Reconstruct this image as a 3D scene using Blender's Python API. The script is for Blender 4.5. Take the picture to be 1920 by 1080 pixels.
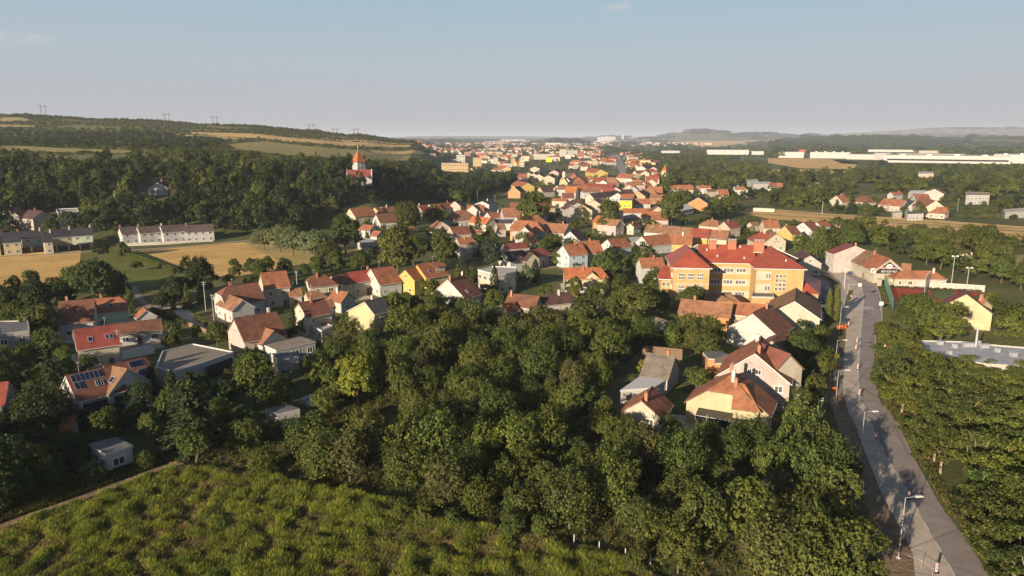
import bpy, bmesh, math, random
import numpy as np
from mathutils import Vector, Matrix
from math import radians, sin, cos, tan, pi

random.seed(7)
RNG = np.random.default_rng(11)
for o in list(bpy.data.objects):
    bpy.data.objects.remove(o)
S = bpy.context.scene
COL = S.collection

# ------------------------------------------------------------------ camera
F, CX, CY, PITCH, HCAM = 1350.0, 960.0, 540.0, math.atan(282 / 1350.0), 50.0
cam = bpy.data.cameras.new('camera')
cam.sensor_width = 36.0
cam.lens = 36.0 * F / 1920.0
cam.clip_start, cam.clip_end = 1.0, 90000.0
camo = bpy.data.objects.new('camera', cam)
COL.objects.link(camo)
camo.location = (0, 0, HCAM)
camo.rotation_euler = (pi / 2 - PITCH, 0, 0)
S.camera = camo

# ------------------------------------------------------------------ light
SUN_EL, SUN_AZ = radians(14.2), radians(36.0)      # light travels SUN_AZ right of straight ahead
sun = bpy.data.lights.new('sun', 'SUN')
sun.energy, sun.angle, sun.color = 5.0, radians(0.6), (1.0, 0.83, 0.62)
suno = bpy.data.objects.new('sun', sun)
COL.objects.link(suno)
suno.location = (-300, -400, 300)
suno.rotation_euler = Vector((sin(SUN_AZ) * cos(SUN_EL), cos(SUN_AZ) * cos(SUN_EL), -sin(SUN_EL))).to_track_quat('-Z', 'Y').to_euler()

W = bpy.data.worlds.new('World')
S.world = W
W.use_nodes = True
nt = W.node_tree
nt.nodes.clear()
out = nt.nodes.new('ShaderNodeOutputWorld')
bg = nt.nodes.new('ShaderNodeBackground')
sky = nt.nodes.new('ShaderNodeTexSky')
sky.sky_type = 'NISHITA'
sky.sun_disc = False
sky.sun_elevation = SUN_EL
sky.sun_rotation = SUN_AZ + pi
sky.altitude = 250
sky.air_density, sky.dust_density, sky.ozone_density = 1.0, 2.2, 1.2
SKY_STRENGTH = 0.06
bg.inputs['Strength'].default_value = SKY_STRENGTH
nt.links.new(bg.outputs[0], out.inputs[0])
# three thin wisps of evening cloud, part of the sky itself
tc = nt.nodes.new('ShaderNodeTexCoord')
mp = nt.nodes.new('ShaderNodeMapping')
mp.inputs['Scale'].default_value = (1.0, 1.0, 3.2)
ns = nt.nodes.new('ShaderNodeTexNoise')
ns.inputs['Scale'].default_value = 26.0
ns.inputs['Detail'].default_value = 7
ns.inputs['Roughness'].default_value = 0.62
nt.links.new(tc.outputs['Generated'], mp.inputs[0])
nt.links.new(mp.outputs[0], ns.inputs['Vector'])
def sky_dir(x, y):
    d = Vector(((x - 960) / F, cos(PITCH) + sin(PITCH) * (540 - y) / F, -sin(PITCH) + cos(PITCH) * (540 - y) / F))
    return d.normalized()
cloud = None
for x_, y_, w_, h_ in ((30, 68, 0.045, 0.009), (1156, 14, 0.028, 0.016), (978, 20, 0.012, 0.004)):
    d_ = sky_dir(x_, y_)
    sb_ = nt.nodes.new('ShaderNodeVectorMath'); sb_.operation = 'SUBTRACT'; sb_.inputs[1].default_value = d_
    sc_ = nt.nodes.new('ShaderNodeVectorMath'); sc_.operation = 'MULTIPLY'; sc_.inputs[1].default_value = (1 / w_, 1 / w_, 1 / h_)
    ln_ = nt.nodes.new('ShaderNodeVectorMath'); ln_.operation = 'LENGTH'
    mr_ = nt.nodes.new('ShaderNodeMapRange'); mr_.inputs['From Min'].default_value = 1.0; mr_.inputs['From Max'].default_value = 0.1
    mr_.interpolation_type = 'SMOOTHSTEP'
    nt.links.new(tc.outputs['Generated'], sb_.inputs[0]); nt.links.new(sb_.outputs[0], sc_.inputs[0]); nt.links.new(sc_.outputs[0], ln_.inputs[0]); nt.links.new(ln_.outputs['Value'], mr_.inputs[0])
    if cloud is None: cloud = mr_.outputs[0]
    else:
        ad_ = nt.nodes.new('ShaderNodeMath'); ad_.operation = 'MAXIMUM'
        nt.links.new(cloud, ad_.inputs[0]); nt.links.new(mr_.outputs[0], ad_.inputs[1]); cloud = ad_.outputs[0]
ns2 = nt.nodes.new('ShaderNodeMapRange'); ns2.inputs['From Min'].default_value = 0.42; ns2.inputs['From Max'].default_value = 0.72
nt.links.new(ns.outputs[0], ns2.inputs[0])
cm = nt.nodes.new('ShaderNodeMath'); cm.operation = 'MULTIPLY'
nt.links.new(cloud, cm.inputs[0]); nt.links.new(ns2.outputs[0], cm.inputs[1])
mx = nt.nodes.new('ShaderNodeMix')
mx.data_type = 'RGBA'
ck_ = 1.0 / (SKY_STRENGTH * 2 ** 0.92)
mx.inputs[7].default_value = (0.72 * ck_, 0.63 * ck_, 0.62 * ck_, 1)
nt.links.new(cm.outputs[0], mx.inputs[0])
# the pale band of haze that lies all round the horizon on such an evening
sx = nt.nodes.new('ShaderNodeSeparateXYZ')
nt.links.new(tc.outputs['Generated'], sx.inputs[0])
hc = nt.nodes.new('ShaderNodeValToRGB')
SKYK = 1.0 / (SKY_STRENGTH * 2 ** 0.92)
for k, (p, c) in enumerate(((0.0, (0.485, 0.495, 0.535)), (0.045, (0.48, 0.505, 0.545)), (0.10, (0.455, 0.53, 0.585)), (0.175, (0.385, 0.52, 0.62)), (0.38, (0.13, 0.23, 0.36)), (1.0, (0.05, 0.10, 0.22)))):
    e = hc.color_ramp.elements
    if k > 1: e.new(p)
    e[k].position = p
    e[k].color = (*[v * 0.25 for v in c], 1)
hs = nt.nodes.new('ShaderNodeVectorMath'); hs.operation = 'SCALE'
hs.inputs['Scale'].default_value = 4 * SKYK
hf = nt.nodes.new('ShaderNodeMapRange')
hf.inputs['From Min'].default_value, hf.inputs['From Max'].default_value = 0.15, 0.8
hf.inputs['To Min'].default_value, hf.inputs['To Max'].default_value = 0.94, 0.3
hm = nt.nodes.new('ShaderNodeMix'); hm.data_type = 'RGBA'
nt.links.new(sx.outputs[2], hc.inputs[0]); nt.links.new(hc.outputs[0], hs.inputs[0])
nt.links.new(sx.outputs[2], hf.inputs[0]); nt.links.new(hf.outputs[0], hm.inputs[0])
nt.links.new(sky.outputs[0], hm.inputs[6]); nt.links.new(hs.outputs[0], hm.inputs[7])
nt.links.new(hm.outputs[2], mx.inputs[6])
nt.links.new(mx.outputs[2], bg.inputs['Color'])

S.view_settings.view_transform = 'Standard'
S.view_settings.look = 'None'
S.view_settings.exposure = 0.92
S.view_settings.gamma = 1.0
S.view_settings.use_curve_mapping = False
S.render.engine = 'CYCLES'
cy = S.cycles
cy.max_bounces, cy.diffuse_bounces, cy.glossy_bounces, cy.transmission_bounces, cy.transparent_max_bounces, cy.volume_bounces = 4, 2, 2, 3, 6, 0
cy.use_denoising = True
cy.use_adaptive_sampling = True
cy.adaptive_threshold = 0.015
cy.caustics_reflective = cy.caustics_refractive = False

# ------------------------------------------------------------------ pixel <-> place
_R, _FW, _UP = Vector((1, 0, 0)), Vector((0, cos(PITCH), -sin(PITCH))), Vector((0, sin(PITCH), cos(PITCH)))

def ray(x, y):
    return _FW + _R * ((x - CX) / F) + _UP * ((CY - y) / F)

def at(x, y, z=0.0):
    """the place on the level z that the photograph shows at x, y"""
    d = ray(x, y)
    if d.z > -1e-4:
        d.z = -1e-4
    t = (z - HCAM) / d.z
    return Vector((d.x * t, d.y * t, z))

def proj(p):
    v = Vector(p) - Vector((0, 0, HCAM))
    zc = v.dot(_FW)
    if zc < 1:
        return None
    return CX + F * v.x / zc, CY - F * v.dot(_UP) / zc, zc

# ------------------------------------------------------------------ the lie of the land
_COLS = [  # across-slope, profile (forward distance, height)
    (-0.711, [(335, 0), (430, 20), (520, 33.8), (700, 38.6), (1000, 47), (1500, 96), (1900, 100), (6500, 0)]),
    (-0.533, [(345, 0), (430, 18), (520, 33), (700, 39.6), (1000, 47), (1500, 84), (1900, 87), (6500, 0)]),
    (-0.363, [(365, 0), (440, 18), (530, 33), (750, 35), (1000, 41), (1500, 72), (1900, 73), (6500, 0)]),
    (-0.274, [(400, 0), (450, 14), (500, 25), (700, 29), (1000, 37), (1500, 62), (1900, 62), (6500, 0)]),
    (-0.215, [(420, 0), (450, 11), (484, 21.4), (600, 22.4), (800, 27), (1100, 36), (1500, 54), (1900, 52), (6500, 0)]),
    (-0.141, [(500, 0), (600, 9), (700, 14), (1000, 20), (1250, 32), (1500, 41), (1900, 38), (6500, 0)]),
    (-0.085, [(500, 0), (700, 2), (1000, 4), (1500, 6), (1900, 5), (6500, 0)]),
    (-0.055, [(500, 0), (6500, 0)]),
]
_CU = np.array([c[0] for c in _COLS])
_BUMPS = [  # far hills: centre px, distance, half width in px, depth, height
    (1360, 8000, 105, 700, 92), (1480, 9000, 60, 800, 70), (1265, 8600, 60, 700, 58),
    (1640, 13500, 190, 1500, 135), (1860, 12500, 170, 1500, 140), (2100, 12500, 200, 1500, 150), (1720, 9500, 140, 900, 75),
    (1525, 4700, 55, 320, 34), (1655, 4300, 85, 330, 35), (1800, 4600, 90, 400, 30), (1960, 4600, 120, 400, 32),
    (900, 15000, 120, 2000, 50), (1050, 16000, 140, 2000, 60), (1150, 11000, 60, 900, 52), (760, 14000, 150, 2000, 55),
]
_BB = [((px - CX) / F * d, d, w / F * d, dd, h) for px, d, w, dd, h in _BUMPS]

def hgt(X, Y):
    X = np.atleast_1d(np.asarray(X, float)); Y = np.atleast_1d(np.asarray(Y, float))
    u = np.clip(X / np.maximum(Y, 1.0), _CU[0], _CU[-1])
    P = np.array([np.interp(Y, [a for a, _ in c[1]], [b for _, b in c[1]]) for c in _COLS])
    k = np.clip(np.searchsorted(_CU, u, side='right') - 1, 0, len(_CU) - 2)
    f = np.clip((u - _CU[k]) / (_CU[k + 1] - _CU[k]), 0, 1)
    f = f * f * (3 - 2 * f)
    i = np.arange(len(u))
    z = P[k, i] * (1 - f) + P[k + 1, i] * f
    z[Y < 1] = 0
    for bx, by, sx, sy, h in _BB:
        q = ((X - bx) / sx) ** 2 + ((Y - by) / sy) ** 2
        z = z + h * np.exp(-(q ** 1.3))
    return z

def hz(X, Y):
    return float(hgt(X, Y)[0])

def ground_at(x, y):
    """where the line of sight through x, y first meets the ground"""
    d = ray(x, y)
    t, st = 40.0, 6.0
    prev = t
    while t < 40000:
        p = d * t
        if HCAM + p.z <= hz(p.x, p.y):
            lo, hi = prev, t
            for _ in range(24):
                m = (lo + hi) / 2
                q = d * m
                if HCAM + q.z <= hz(q.x, q.y):
                    hi = m
                else:
                    lo = m
            q = d * hi
            return Vector((q.x, q.y, hz(q.x, q.y)))
        prev = t
        st = max(4.0, t * 0.02)
        t += st
    q = d * 30000
    return Vector((q.x, q.y, 0))

# ------------------------------------------------------------------ objects and labels
NAMES_OF = {}

def link(o):
    COL.objects.link(o)
    return o

def tag(o, label=None, cat=None, group=None, kind=None):
    if label: o['label'] = label
    if cat: o['category'] = cat
    if group: o['group'] = group
    if kind: o['kind'] = kind
    return o

def empty(name, loc, rotz=0.0):
    o = bpy.data.objects.new(name, None)
    o.empty_display_size = 0.5
    o.location = loc
    o.rotation_euler = (0, 0, rotz)
    return link(o)

def mesh_obj(name, me, parent=None, mat=None, loc=(0, 0, 0), color=None):
    o = bpy.data.objects.new(name, me)
    o.location = loc
    if parent: o.parent = parent
    if mat and not me.materials: me.materials.append(mat)
    if color: o.color = (*color[:3], 1)
    return link(o)

class MB:
    """collects polygons (with metre UVs) for one mesh"""
    def __init__(s):
        s.v, s.f, s.m, s.uv = [], [], [], []
    def poly(s, pts, mi=0, uv=None):
        b = len(s.v)
        s.v += [tuple(p) for p in pts]
        s.f.append(tuple(range(b, b + len(pts))))
        s.m.append(mi)
        if uv is None:
            P = [Vector(p) for p in pts]
            n = Vector((0, 0, 0))
            for i in range(len(P)):
                a, c = P[i], P[(i + 1) % len(P)]
                n += a.cross(c)
            n = n.normalized() if n.length > 1e-9 else Vector((0, 0, 1))
            t = Vector((0, 0, 1)).cross(n)
            t = t.normalized() if t.length > 1e-3 else Vector((1, 0, 0))
            w = n.cross(t)
            uv = [(p.dot(t), p.dot(w)) for p in P]
        s.uv += [tuple(q) for q in uv]
    def box(s, c, d, rot=0.0, mi=0, top=True, bottom=True):
        x, y, z = d[0] / 2, d[1] / 2, d[2] / 2
        ca, sa = cos(rot), sin(rot)
        q = lambda a, b, e: (c[0] + a * ca - b * sa, c[1] + a * sa + b * ca, c[2] + e)
        v = [q(a, b, e) for e in (-z, z) for a, b in ((-x, -y), (x, -y), (x, y), (-x, y))]
        for i in range(4):
            j = (i + 1) % 4
            s.poly([v[i], v[j], v[j + 4], v[i + 4]], mi)
        if top: s.poly(v[4:], mi)
        if bottom: s.poly(v[3::-1], mi)
    def tube(s, pts, rads, n=6, mi=0, cap=True):
        pts = [Vector(p) for p in pts]
        rings = []
        for i, p in enumerate(pts):
            a = pts[max(i - 1, 0)]; b = pts[min(i + 1, len(pts) - 1)]
            d = (b - a).normalized()
            t = d.orthogonal().normalized() if abs(d.z) < 0.95 else Vector((1, 0, 0))
            t = (t - d * t.dot(d)).normalized()
            w = d.cross(t)
            rings.append([p + (t * cos(2 * pi * k / n) + w * sin(2 * pi * k / n)) * rads[i] for k in range(n)])
        for i in range(len(rings) - 1):
            for k in range(n):
                m = (k + 1) % n
                s.poly([rings[i][k], rings[i][m], rings[i + 1][m], rings[i + 1][k]], mi)
        if cap:
            s.poly(rings[-1], mi)
            s.poly(rings[0][::-1], mi)
    def slab(s, pts, th, mi=0, mside=None):
        """polygon pts (upper face) with thickness th straight down"""
        lo = [(p[0], p[1], p[2] - th) for p in pts]
        s.poly(pts, mi)
        s.poly(lo[::-1], mi if mside is None else mside)
        for i in range(len(pts)):
            j = (i + 1) % len(pts)
            s.poly([lo[i], lo[j], pts[j], pts[i]], mi if mside is None else mside)
    def prism(s, pts2, z0, z1, mi=0, mtop=None):
        if sum(pts2[i][0] * pts2[(i + 1) % len(pts2)][1] - pts2[(i + 1) % len(pts2)][0] * pts2[i][1] for i in range(len(pts2))) < 0:
            pts2 = pts2[::-1]
        n = len(pts2)
        for i in range(n):
            a, b = pts2[i], pts2[(i + 1) % n]
            s.poly([(a[0], a[1], z0), (b[0], b[1], z0), (b[0], b[1], z1), (a[0], a[1], z1)], mi)
        s.poly([(p[0], p[1], z1) for p in pts2], mi if mtop is None else mtop)
    def mesh(s, name, mats):
        me = bpy.data.meshes.new(name)
        me.from_pydata(s.v, [], s.f)
        for m in (mats if isinstance(mats, (list, tuple)) else [mats]):
            me.materials.append(m)
        me.polygons.foreach_set('material_index', s.m)
        l = me.uv_layers.new(name='UVMap')
        l.data.foreach_set('uv', np.array(s.uv, dtype=np.float32).ravel())
        me.update()
        return me
    def obj(s, name, mats, parent=None, color=None, loc=(0, 0, 0)):
        return mesh_obj(name, s.mesh(name, mats), parent, None, loc, color)
# ------------------------------------------------------------------ materials
class NB:
    def __init__(s, name, rough=0.85, spec=0.2):
        s.m = bpy.data.materials.new(name)
        s.m.use_nodes = True
        s.t = s.m.node_tree
        s.b = s.t.nodes['Principled BSDF']
        s.b.inputs['Roughness'].default_value = rough
        s.b.inputs['Specular IOR Level'].default_value = spec
    def n(s, typ, **kw):
        x = s.t.nodes.new(typ)
        for k, v in kw.items():
            if k in x.inputs.keys():
                x.inputs[k].default_value = v
            else:
                setattr(x, k, v)
        return x
    def l(s, a, b):
        s.t.links.new(a, b)
    def noise(s, scale, detail=4, vec=None, rough=0.55):
        x = s.n('ShaderNodeTexNoise')
        x.inputs['Scale'].default_value = scale
        x.inputs['Detail'].default_value = detail
        x.inputs['Roughness'].default_value = rough
        if vec is not None: s.l(vec, x.inputs['Vector'])
        return x.outputs['Fac']
    def ramp(s, fac, stops):
        x = s.n('ShaderNodeValToRGB')
        e = x.color_ramp.elements
        while len(e) < len(stops): e.new(0.5)
        for k, (p, c) in enumerate(stops):
            e[k].position = p
            e[k].color = (*c, 1) if isinstance(c, tuple) else (c, c, c, 1)
        s.l(fac, x.inputs[0])
        return x.outputs[0]
    def mul(s, a, b, fac=1.0):
        x = s.n('ShaderNodeMix', data_type='RGBA', blend_type='MULTIPLY')
        x.inputs[0].default_value = fac
        for v, i in ((a, 6), (b, 7)):
            if isinstance(v, tuple): x.inputs[i].default_value = (*v, 1)
            else: s.l(v, x.inputs[i])
        return x.outputs[2]
    def mix(s, fac, a, b):
        x = s.n('ShaderNodeMix', data_type='RGBA')
        if isinstance(fac, float): x.inputs[0].default_value = fac
        else: s.l(fac, x.inputs[0])
        for v, i in ((a, 6), (b, 7)):
            if isinstance(v, tuple): x.inputs[i].default_value = (*v, 1)
            else: s.l(v, x.inputs[i])
        return x.outputs[2]
    def math(s, op, a, b=0.0):
        x = s.n('ShaderNodeMath', operation=op)
        for v, i in ((a, 0), (b, 1)):
            if isinstance(v, (int, float)): x.inputs[i].default_value = v
            else: s.l(v, x.inputs[i])
        return x.outputs[0]
    def out(s, col):
        if isinstance(col, tuple): s.b.inputs['Base Color'].default_value = (*col, 1)
        else: s.l(col, s.b.inputs['Base Color'])
        return s.m
    def bump(s, h, strength=0.4, dist=0.05):
        x = s.n('ShaderNodeBump')
        x.inputs['Strength'].default_value = strength
        x.inputs['Distance'].default_value = dist
        s.l(h, x.inputs['Height'])
        s.l(x.outputs[0], s.b.inputs['Normal'])
    def objcol(s):
        return s.n('ShaderNodeObjectInfo').outputs['Color']
    def objrnd(s):
        return s.n('ShaderNodeObjectInfo').outputs['Random']
    def pos(s):
        return s.n('ShaderNodeNewGeometry').outputs['Position']
    def uv(s):
        return s.n('ShaderNodeTexCoord').outputs['UV']

def m_roof():
    b = NB('roof_tiles', 0.8, 0.25)
    uv = b.uv()
    br = b.n('ShaderNodeTexBrick')
    br.inputs['Scale'].default_value = 1.0
    br.inputs['Brick Width'].default_value = 0.42
    br.inputs['Row Height'].default_value = 0.38
    br.inputs['Mortar Size'].default_value = 0.045
    br.inputs['Color1'].default_value = (1, 1, 1, 1)
    br.inputs['Color2'].default_value = (0.72, 0.72, 0.72, 1)
    br.inputs['Mortar'].default_value = (0.5, 0.5, 0.5, 1)
    b.l(uv, br.inputs['Vector'])
    pat = b.ramp(b.noise(0.55, 5, b.pos(), 0.65), [(0.28, (0.5, 0.5, 0.52)), (0.5, (0.92, 0.92, 0.92)), (0.72, (1.28, 1.24, 1.15))])
    c = b.mul(b.mul(b.objcol(), br.outputs[0], 0.55), pat)
    lich = b.ramp(b.noise(2.3, 5, b.pos(), 0.7), [(0.5, 0.0), (0.72, 0.6)])
    c = b.mix(lich, c, (0.14, 0.12, 0.085))
    b.bump(br.outputs['Fac'], -0.5, 0.06)
    return b.out(c)

def m_metal_roof():
    b = NB('sheet_metal_roof', 0.45, 0.4)
    w = b.n('ShaderNodeTexWave', bands_direction='X')
    w.inputs['Scale'].default_value = 0.55
    b.l(b.uv(), w.inputs['Vector'])
    pat = b.ramp(b.noise(0.35, 5, b.pos(), 0.6), [(0.3, (0.72, 0.72, 0.72)), (0.7, (1.12, 1.12, 1.12))])
    c = b.mul(b.objcol(), pat)
    b.bump(b.ramp(w.outputs['Fac'], [(0.85, 0.0), (0.95, 1.0)]), 0.5, 0.05)
    return b.out(c)

def m_plaster():
    b = NB('wall_plaster', 0.9, 0.15)
    p = b.pos()
    pat = b.ramp(b.noise(0.45, 6, p, 0.65), [(0.3, (0.8, 0.79, 0.77)), (0.55, (1, 1, 1)), (0.8, (1.06, 1.05, 1.03))])
    st = b.n('ShaderNodeMapping')
    st.inputs['Scale'].default_value = (2.5, 2.5, 0.25)
    b.l(p, st.inputs[0])
    streak = b.ramp(b.noise(1.0, 5, st.outputs[0], 0.7), [(0.35, (0.86, 0.84, 0.81)), (0.6, (1, 1, 1))])
    return b.out(b.mul(b.mul(b.objcol(), pat), streak, 0.7))

def m_glass():
    b = NB('window_glass', 0.12, 0.6)
    return b.out(b.ramp(b.objrnd(), [(0.0, (0.012, 0.014, 0.018)), (0.6, (0.03, 0.034, 0.04)), (1.0, (0.10, 0.10, 0.095))]))

def m_flat(name, col, rough=0.8, var=0.25, scale=1.5, spec=0.2, metal=0.0):
    b = NB(name, rough, spec)
    b.b.inputs['Metallic'].default_value = metal
    lo, hi = 1 - var, 1 + var
    pat = b.ramp(b.noise(scale, 5, b.pos(), 0.6), [(0.3, (lo, lo, lo)), (0.7, (hi, hi, hi))])
    return b.out(b.mul(col, pat))

def m_tint(name, rough=0.6, spec=0.3):
    b = NB(name, rough, spec)
    pat = b.ramp(b.noise(1.5, 3, b.pos(), 0.6), [(0.3, (0.85, 0.85, 0.85)), (0.7, (1.1, 1.1, 1.1))])
    return b.out(b.mul(b.objcol(), pat))

def m_leaf(name, instanced=False, trans=0.3):
    b = NB(name, 0.65, 0.2)
    if instanced:
        a = b.n('ShaderNodeAttribute', attribute_type='INSTANCER', attribute_name='tint')
        col = a.outputs['Color']
    else:
        col = b.objcol()
    isl = b.n('ShaderNodeNewGeometry').outputs['Random Per Island']
    v = b.ramp(isl, [(0.0, (0.58, 0.62, 0.58)), (0.5, (1, 1, 1)), (0.85, (1.25, 1.22, 1.1)), (1.0, (1.6, 1.5, 1.3))])
    big = b.ramp(b.noise(0.28, 3, b.pos(), 0.6), [(0.3, (0.8, 0.86, 0.85)), (0.7, (1.2, 1.12, 1.0))])
    c = b.mul(b.mul(col, v), big)
    tr = b.n('ShaderNodeBsdfTranslucent')
    b.l(b.mul(c, (1.25, 1.3, 0.55)), tr.inputs['Color'])
    ms = b.n('ShaderNodeMixShader')
    ms.inputs[0].default_value = trans
    b.l(b.b.outputs[0], ms.inputs[1]); b.l(tr.outputs[0], ms.inputs[2])
    b.l(ms.outputs[0], b.t.nodes['Material Output'].inputs['Surface'])
    return b.out(c)

def m_ground():
    b = NB('meadow_ground', 0.95, 0.1)
    p = b.pos()
    fine = b.noise(1.3, 6, p, 0.7)
    mid = b.noise(0.09, 5, p, 0.6)
    far = b.noise(0.012, 5, p, 0.55)
    g = b.ramp(fine, [(0.3, (0.05, 0.062, 0.022)), (0.5, (0.085, 0.10, 0.033)), (0.7, (0.14, 0.14, 0.055))])
    d = b.ramp(fine, [(0.3, (0.07, 0.05, 0.03)), (0.7, (0.17, 0.13, 0.075))])
    c = b.mix(b.ramp(mid, [(0.5, 0.0), (0.66, 0.75)]), g, d)
    y = b.ramp(far, [(0.48, 0.0), (0.62, 0.55)])
    c = b.mix(y, c, (0.24, 0.2, 0.09))
    b.bump(fine, 0.6, 0.2)
    return b.out(c)

def m_crop(name, lo, hi, tram=0.0, ang=0.0, scale=0.8):
    b = NB(name, 0.95, 0.1)
    p = b.pos()
    c = b.ramp(b.noise(scale, 6, p, 0.7), [(0.3, lo), (0.7, hi)])
    pat = b.ramp(b.noise(0.05, 4, p, 0.6), [(0.35, (0.85, 0.84, 0.82)), (0.65, (1.1, 1.1, 1.08))])
    c = b.mul(c, pat)
    if tram:
        mp_ = b.n('ShaderNodeMapping'); mp_.inputs['Rotation'].default_value = (0, 0, ang)
        b.l(p, mp_.inputs[0])
        w = b.n('ShaderNodeTexWave', bands_direction='X')
        w.inputs['Scale'].default_value = tram
        w.inputs['Distortion'].default_value = 0.6
        b.l(mp_.outputs[0], w.inputs['Vector'])
        c = b.mul(c, b.ramp(w.outputs['Fac'], [(0.03, (0.62, 0.58, 0.52)), (0.16, (1, 1, 1))]))
    b.bump(b.noise(2.0, 4, p), 0.5, 0.25)
    return b.out(c)

def m_asphalt(name, lo, hi):
    b = NB(name, 0.85, 0.25)
    p = b.pos()
    c = b.ramp(b.noise(0.35, 6, p, 0.65), [(0.3, lo), (0.7, hi)])
    c = b.mul(c, b.ramp(b.noise(9.0, 3, p, 0.7), [(0.3, (0.8, 0.8, 0.8)), (0.7, (1.2, 1.2, 1.2))]))
    cr = b.n('ShaderNodeTexVoronoi', feature='DISTANCE_TO_EDGE')
    cr.inputs['Scale'].default_value = 0.09
    b.l(p, cr.inputs['Vector'])
    c = b.mul(c, b.ramp(cr.outputs[0], [(0.004, (0.55, 0.55, 0.55)), (0.012, (1, 1, 1))]), 0.7)
    return b.out(c)

M = dict(
    roof=m_roof(), metal_roof=m_metal_roof(), plaster=m_plaster(), glass=m_glass(),
    frame=m_flat('window_frame', (0.62, 0.6, 0.57), 0.5, 0.08), wood=m_flat('weathered_wood', (0.19, 0.13, 0.085), 0.85, 0.35, 3),
    brick=m_flat('red_brick', (0.36, 0.15, 0.09), 0.9, 0.25, 4), bark=m_flat('bark', (0.12, 0.09, 0.06), 0.95, 0.35, 3),
    bark_pale=m_flat('pale_bark', (0.26, 0.2, 0.13), 0.95, 0.3, 3),
    gravel=m_flat('gravel_roof', (0.24, 0.2, 0.16), 0.95, 0.25, 3), felt_pale=m_flat('pale_roofing_felt', (0.36, 0.36, 0.38), 0.8, 0.25, 0.5), felt=m_flat('roofing_felt', (0.15, 0.148, 0.15), 0.8, 0.3, 0.8),
    concrete=m_flat('concrete', (0.42, 0.39, 0.34), 0.9, 0.15, 1.2), corrugated=m_flat('corrugated_sheet', (0.27, 0.22, 0.17), 0.8, 0.3, 1.1),
    steel=m_flat('galvanised_steel', (0.5, 0.5, 0.5), 0.45, 0.1, 2, 0.5, 0.5), white=m_flat('white_paint', (0.52, 0.51, 0.50), 0.6, 0.08, 2),
    dark=m_flat('dark_plastic', (0.03, 0.03, 0.032), 0.6, 0.2, 3), rubber=m_flat('rubber', (0.02, 0.02, 0.02), 0.8, 0.2, 3),
    tint=m_tint('paint'), red=m_flat('red_paint', (0.5, 0.03, 0.03), 0.5, 0.1, 2), solar=m_flat('solar_cells', (0.008, 0.012, 0.03), 0.15, 0.2, 2, 0.6),
    alu=m_flat('aluminium_edge', (0.6, 0.6, 0.6), 0.4, 0.05, 2, 0.5, 0.6),
    leaf=m_leaf('leaves'), leaf_far=m_leaf('far_leaves', True), needle=m_leaf('needles', False, 0.08), grass=m_leaf('grass_blades', True, 0.35),
    ground=m_ground(),
    wheat=m_crop('ripe_wheat', (0.56, 0.34, 0.115), (0.72, 0.475, 0.185), 0.085, radians(52)),
    stubble=m_crop('stubble', (0.56, 0.35, 0.14), (0.70, 0.47, 0.21), 0.03, radians(85), 0.3),
    dry=m_crop('dry_grass', (0.28, 0.21, 0.075), (0.52, 0.41, 0.18)),
    lawn=m_crop('mown_lawn', (0.10, 0.125, 0.032), (0.2, 0.2, 0.055), 0.2, radians(60)),
    meadow=m_crop('summer_meadow', (0.21, 0.185, 0.06), (0.36, 0.29, 0.115), 0, 0, 0.25),
    hillgrass=m_crop('rough_hill_grass', (0.115, 0.125, 0.042), (0.21, 0.19, 0.075), 0, 0, 0.12), greenfield=m_crop('green_crop', (0.05, 0.07, 0.02), (0.10, 0.11, 0.035), 0, 0, 0.2),
    weeds=m_crop('weedy_soil', (0.035, 0.038, 0.016), (0.12, 0.1, 0.05)),
    earth=m_crop('dug_earth', (0.17, 0.115, 0.075), (0.32, 0.23, 0.155)),
    path=m_crop('gravel_path', (0.24, 0.19, 0.14), (0.38, 0.31, 0.24)),
    asphalt=m_asphalt('asphalt', (0.22, 0.186, 0.176), (0.315, 0.268, 0.25)), milled=m_asphalt('milled_road_bed', (0.39, 0.325, 0.255), (0.56, 0.47, 0.375)),
    tartan=m_crop('red_court', (0.34, 0.06, 0.04), (0.45, 0.1, 0.06)), turf=m_crop('court_turf', (0.09, 0.12, 0.045), (0.14, 0.16, 0.07)),
)
C = dict(  # colours things themselves have
    orange=(0.36, 0.138, 0.072), red=(0.31, 0.072, 0.052), brown=(0.21, 0.085, 0.055), dbrown=(0.10, 0.052, 0.05), grey=(0.085, 0.08, 0.085),
    tan=(0.27, 0.15, 0.085), salmon=(0.32, 0.155, 0.088), navy=(0.05, 0.048, 0.055), maroon=(0.24, 0.065, 0.06), bright=(0.44, 0.148, 0.055), pale=(0.45, 0.42, 0.38),
    white=(0.46, 0.45, 0.435), cream=(0.45, 0.40, 0.315), yellow=(0.48, 0.36, 0.12), ochre=(0.46, 0.305, 0.155), pink=(0.46, 0.355, 0.32), wgrey=(0.36, 0.35, 0.34),
    blue=(0.40, 0.49, 0.53), green=(0.42, 0.55, 0.38), wbrick=(0.45, 0.24, 0.11), lemon=(0.46, 0.405, 0.245), stone=(0.42, 0.355, 0.27), mint=(0.44, 0.49, 0.36), dirty=(0.42, 0.39, 0.36),
)

def m_far(name, wall):
    b = NB(name, 0.9, 0.1)
    if wall: c = b.ramp(b.objrnd(), [(0.0, (0.42, 0.37, 0.29)), (0.4, (0.45, 0.43, 0.41)), (0.75, (0.46, 0.36, 0.2)), (1.0, (0.4, 0.3, 0.26))])
    else: c = b.n('ShaderNodeAttribute', attribute_type='INSTANCER', attribute_name='tint').outputs['Color']
    return b.out(c)
M['far_wall'] = m_far('far_house_wall', True); M['far_roof'] = m_far('far_house_roof', False)
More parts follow.
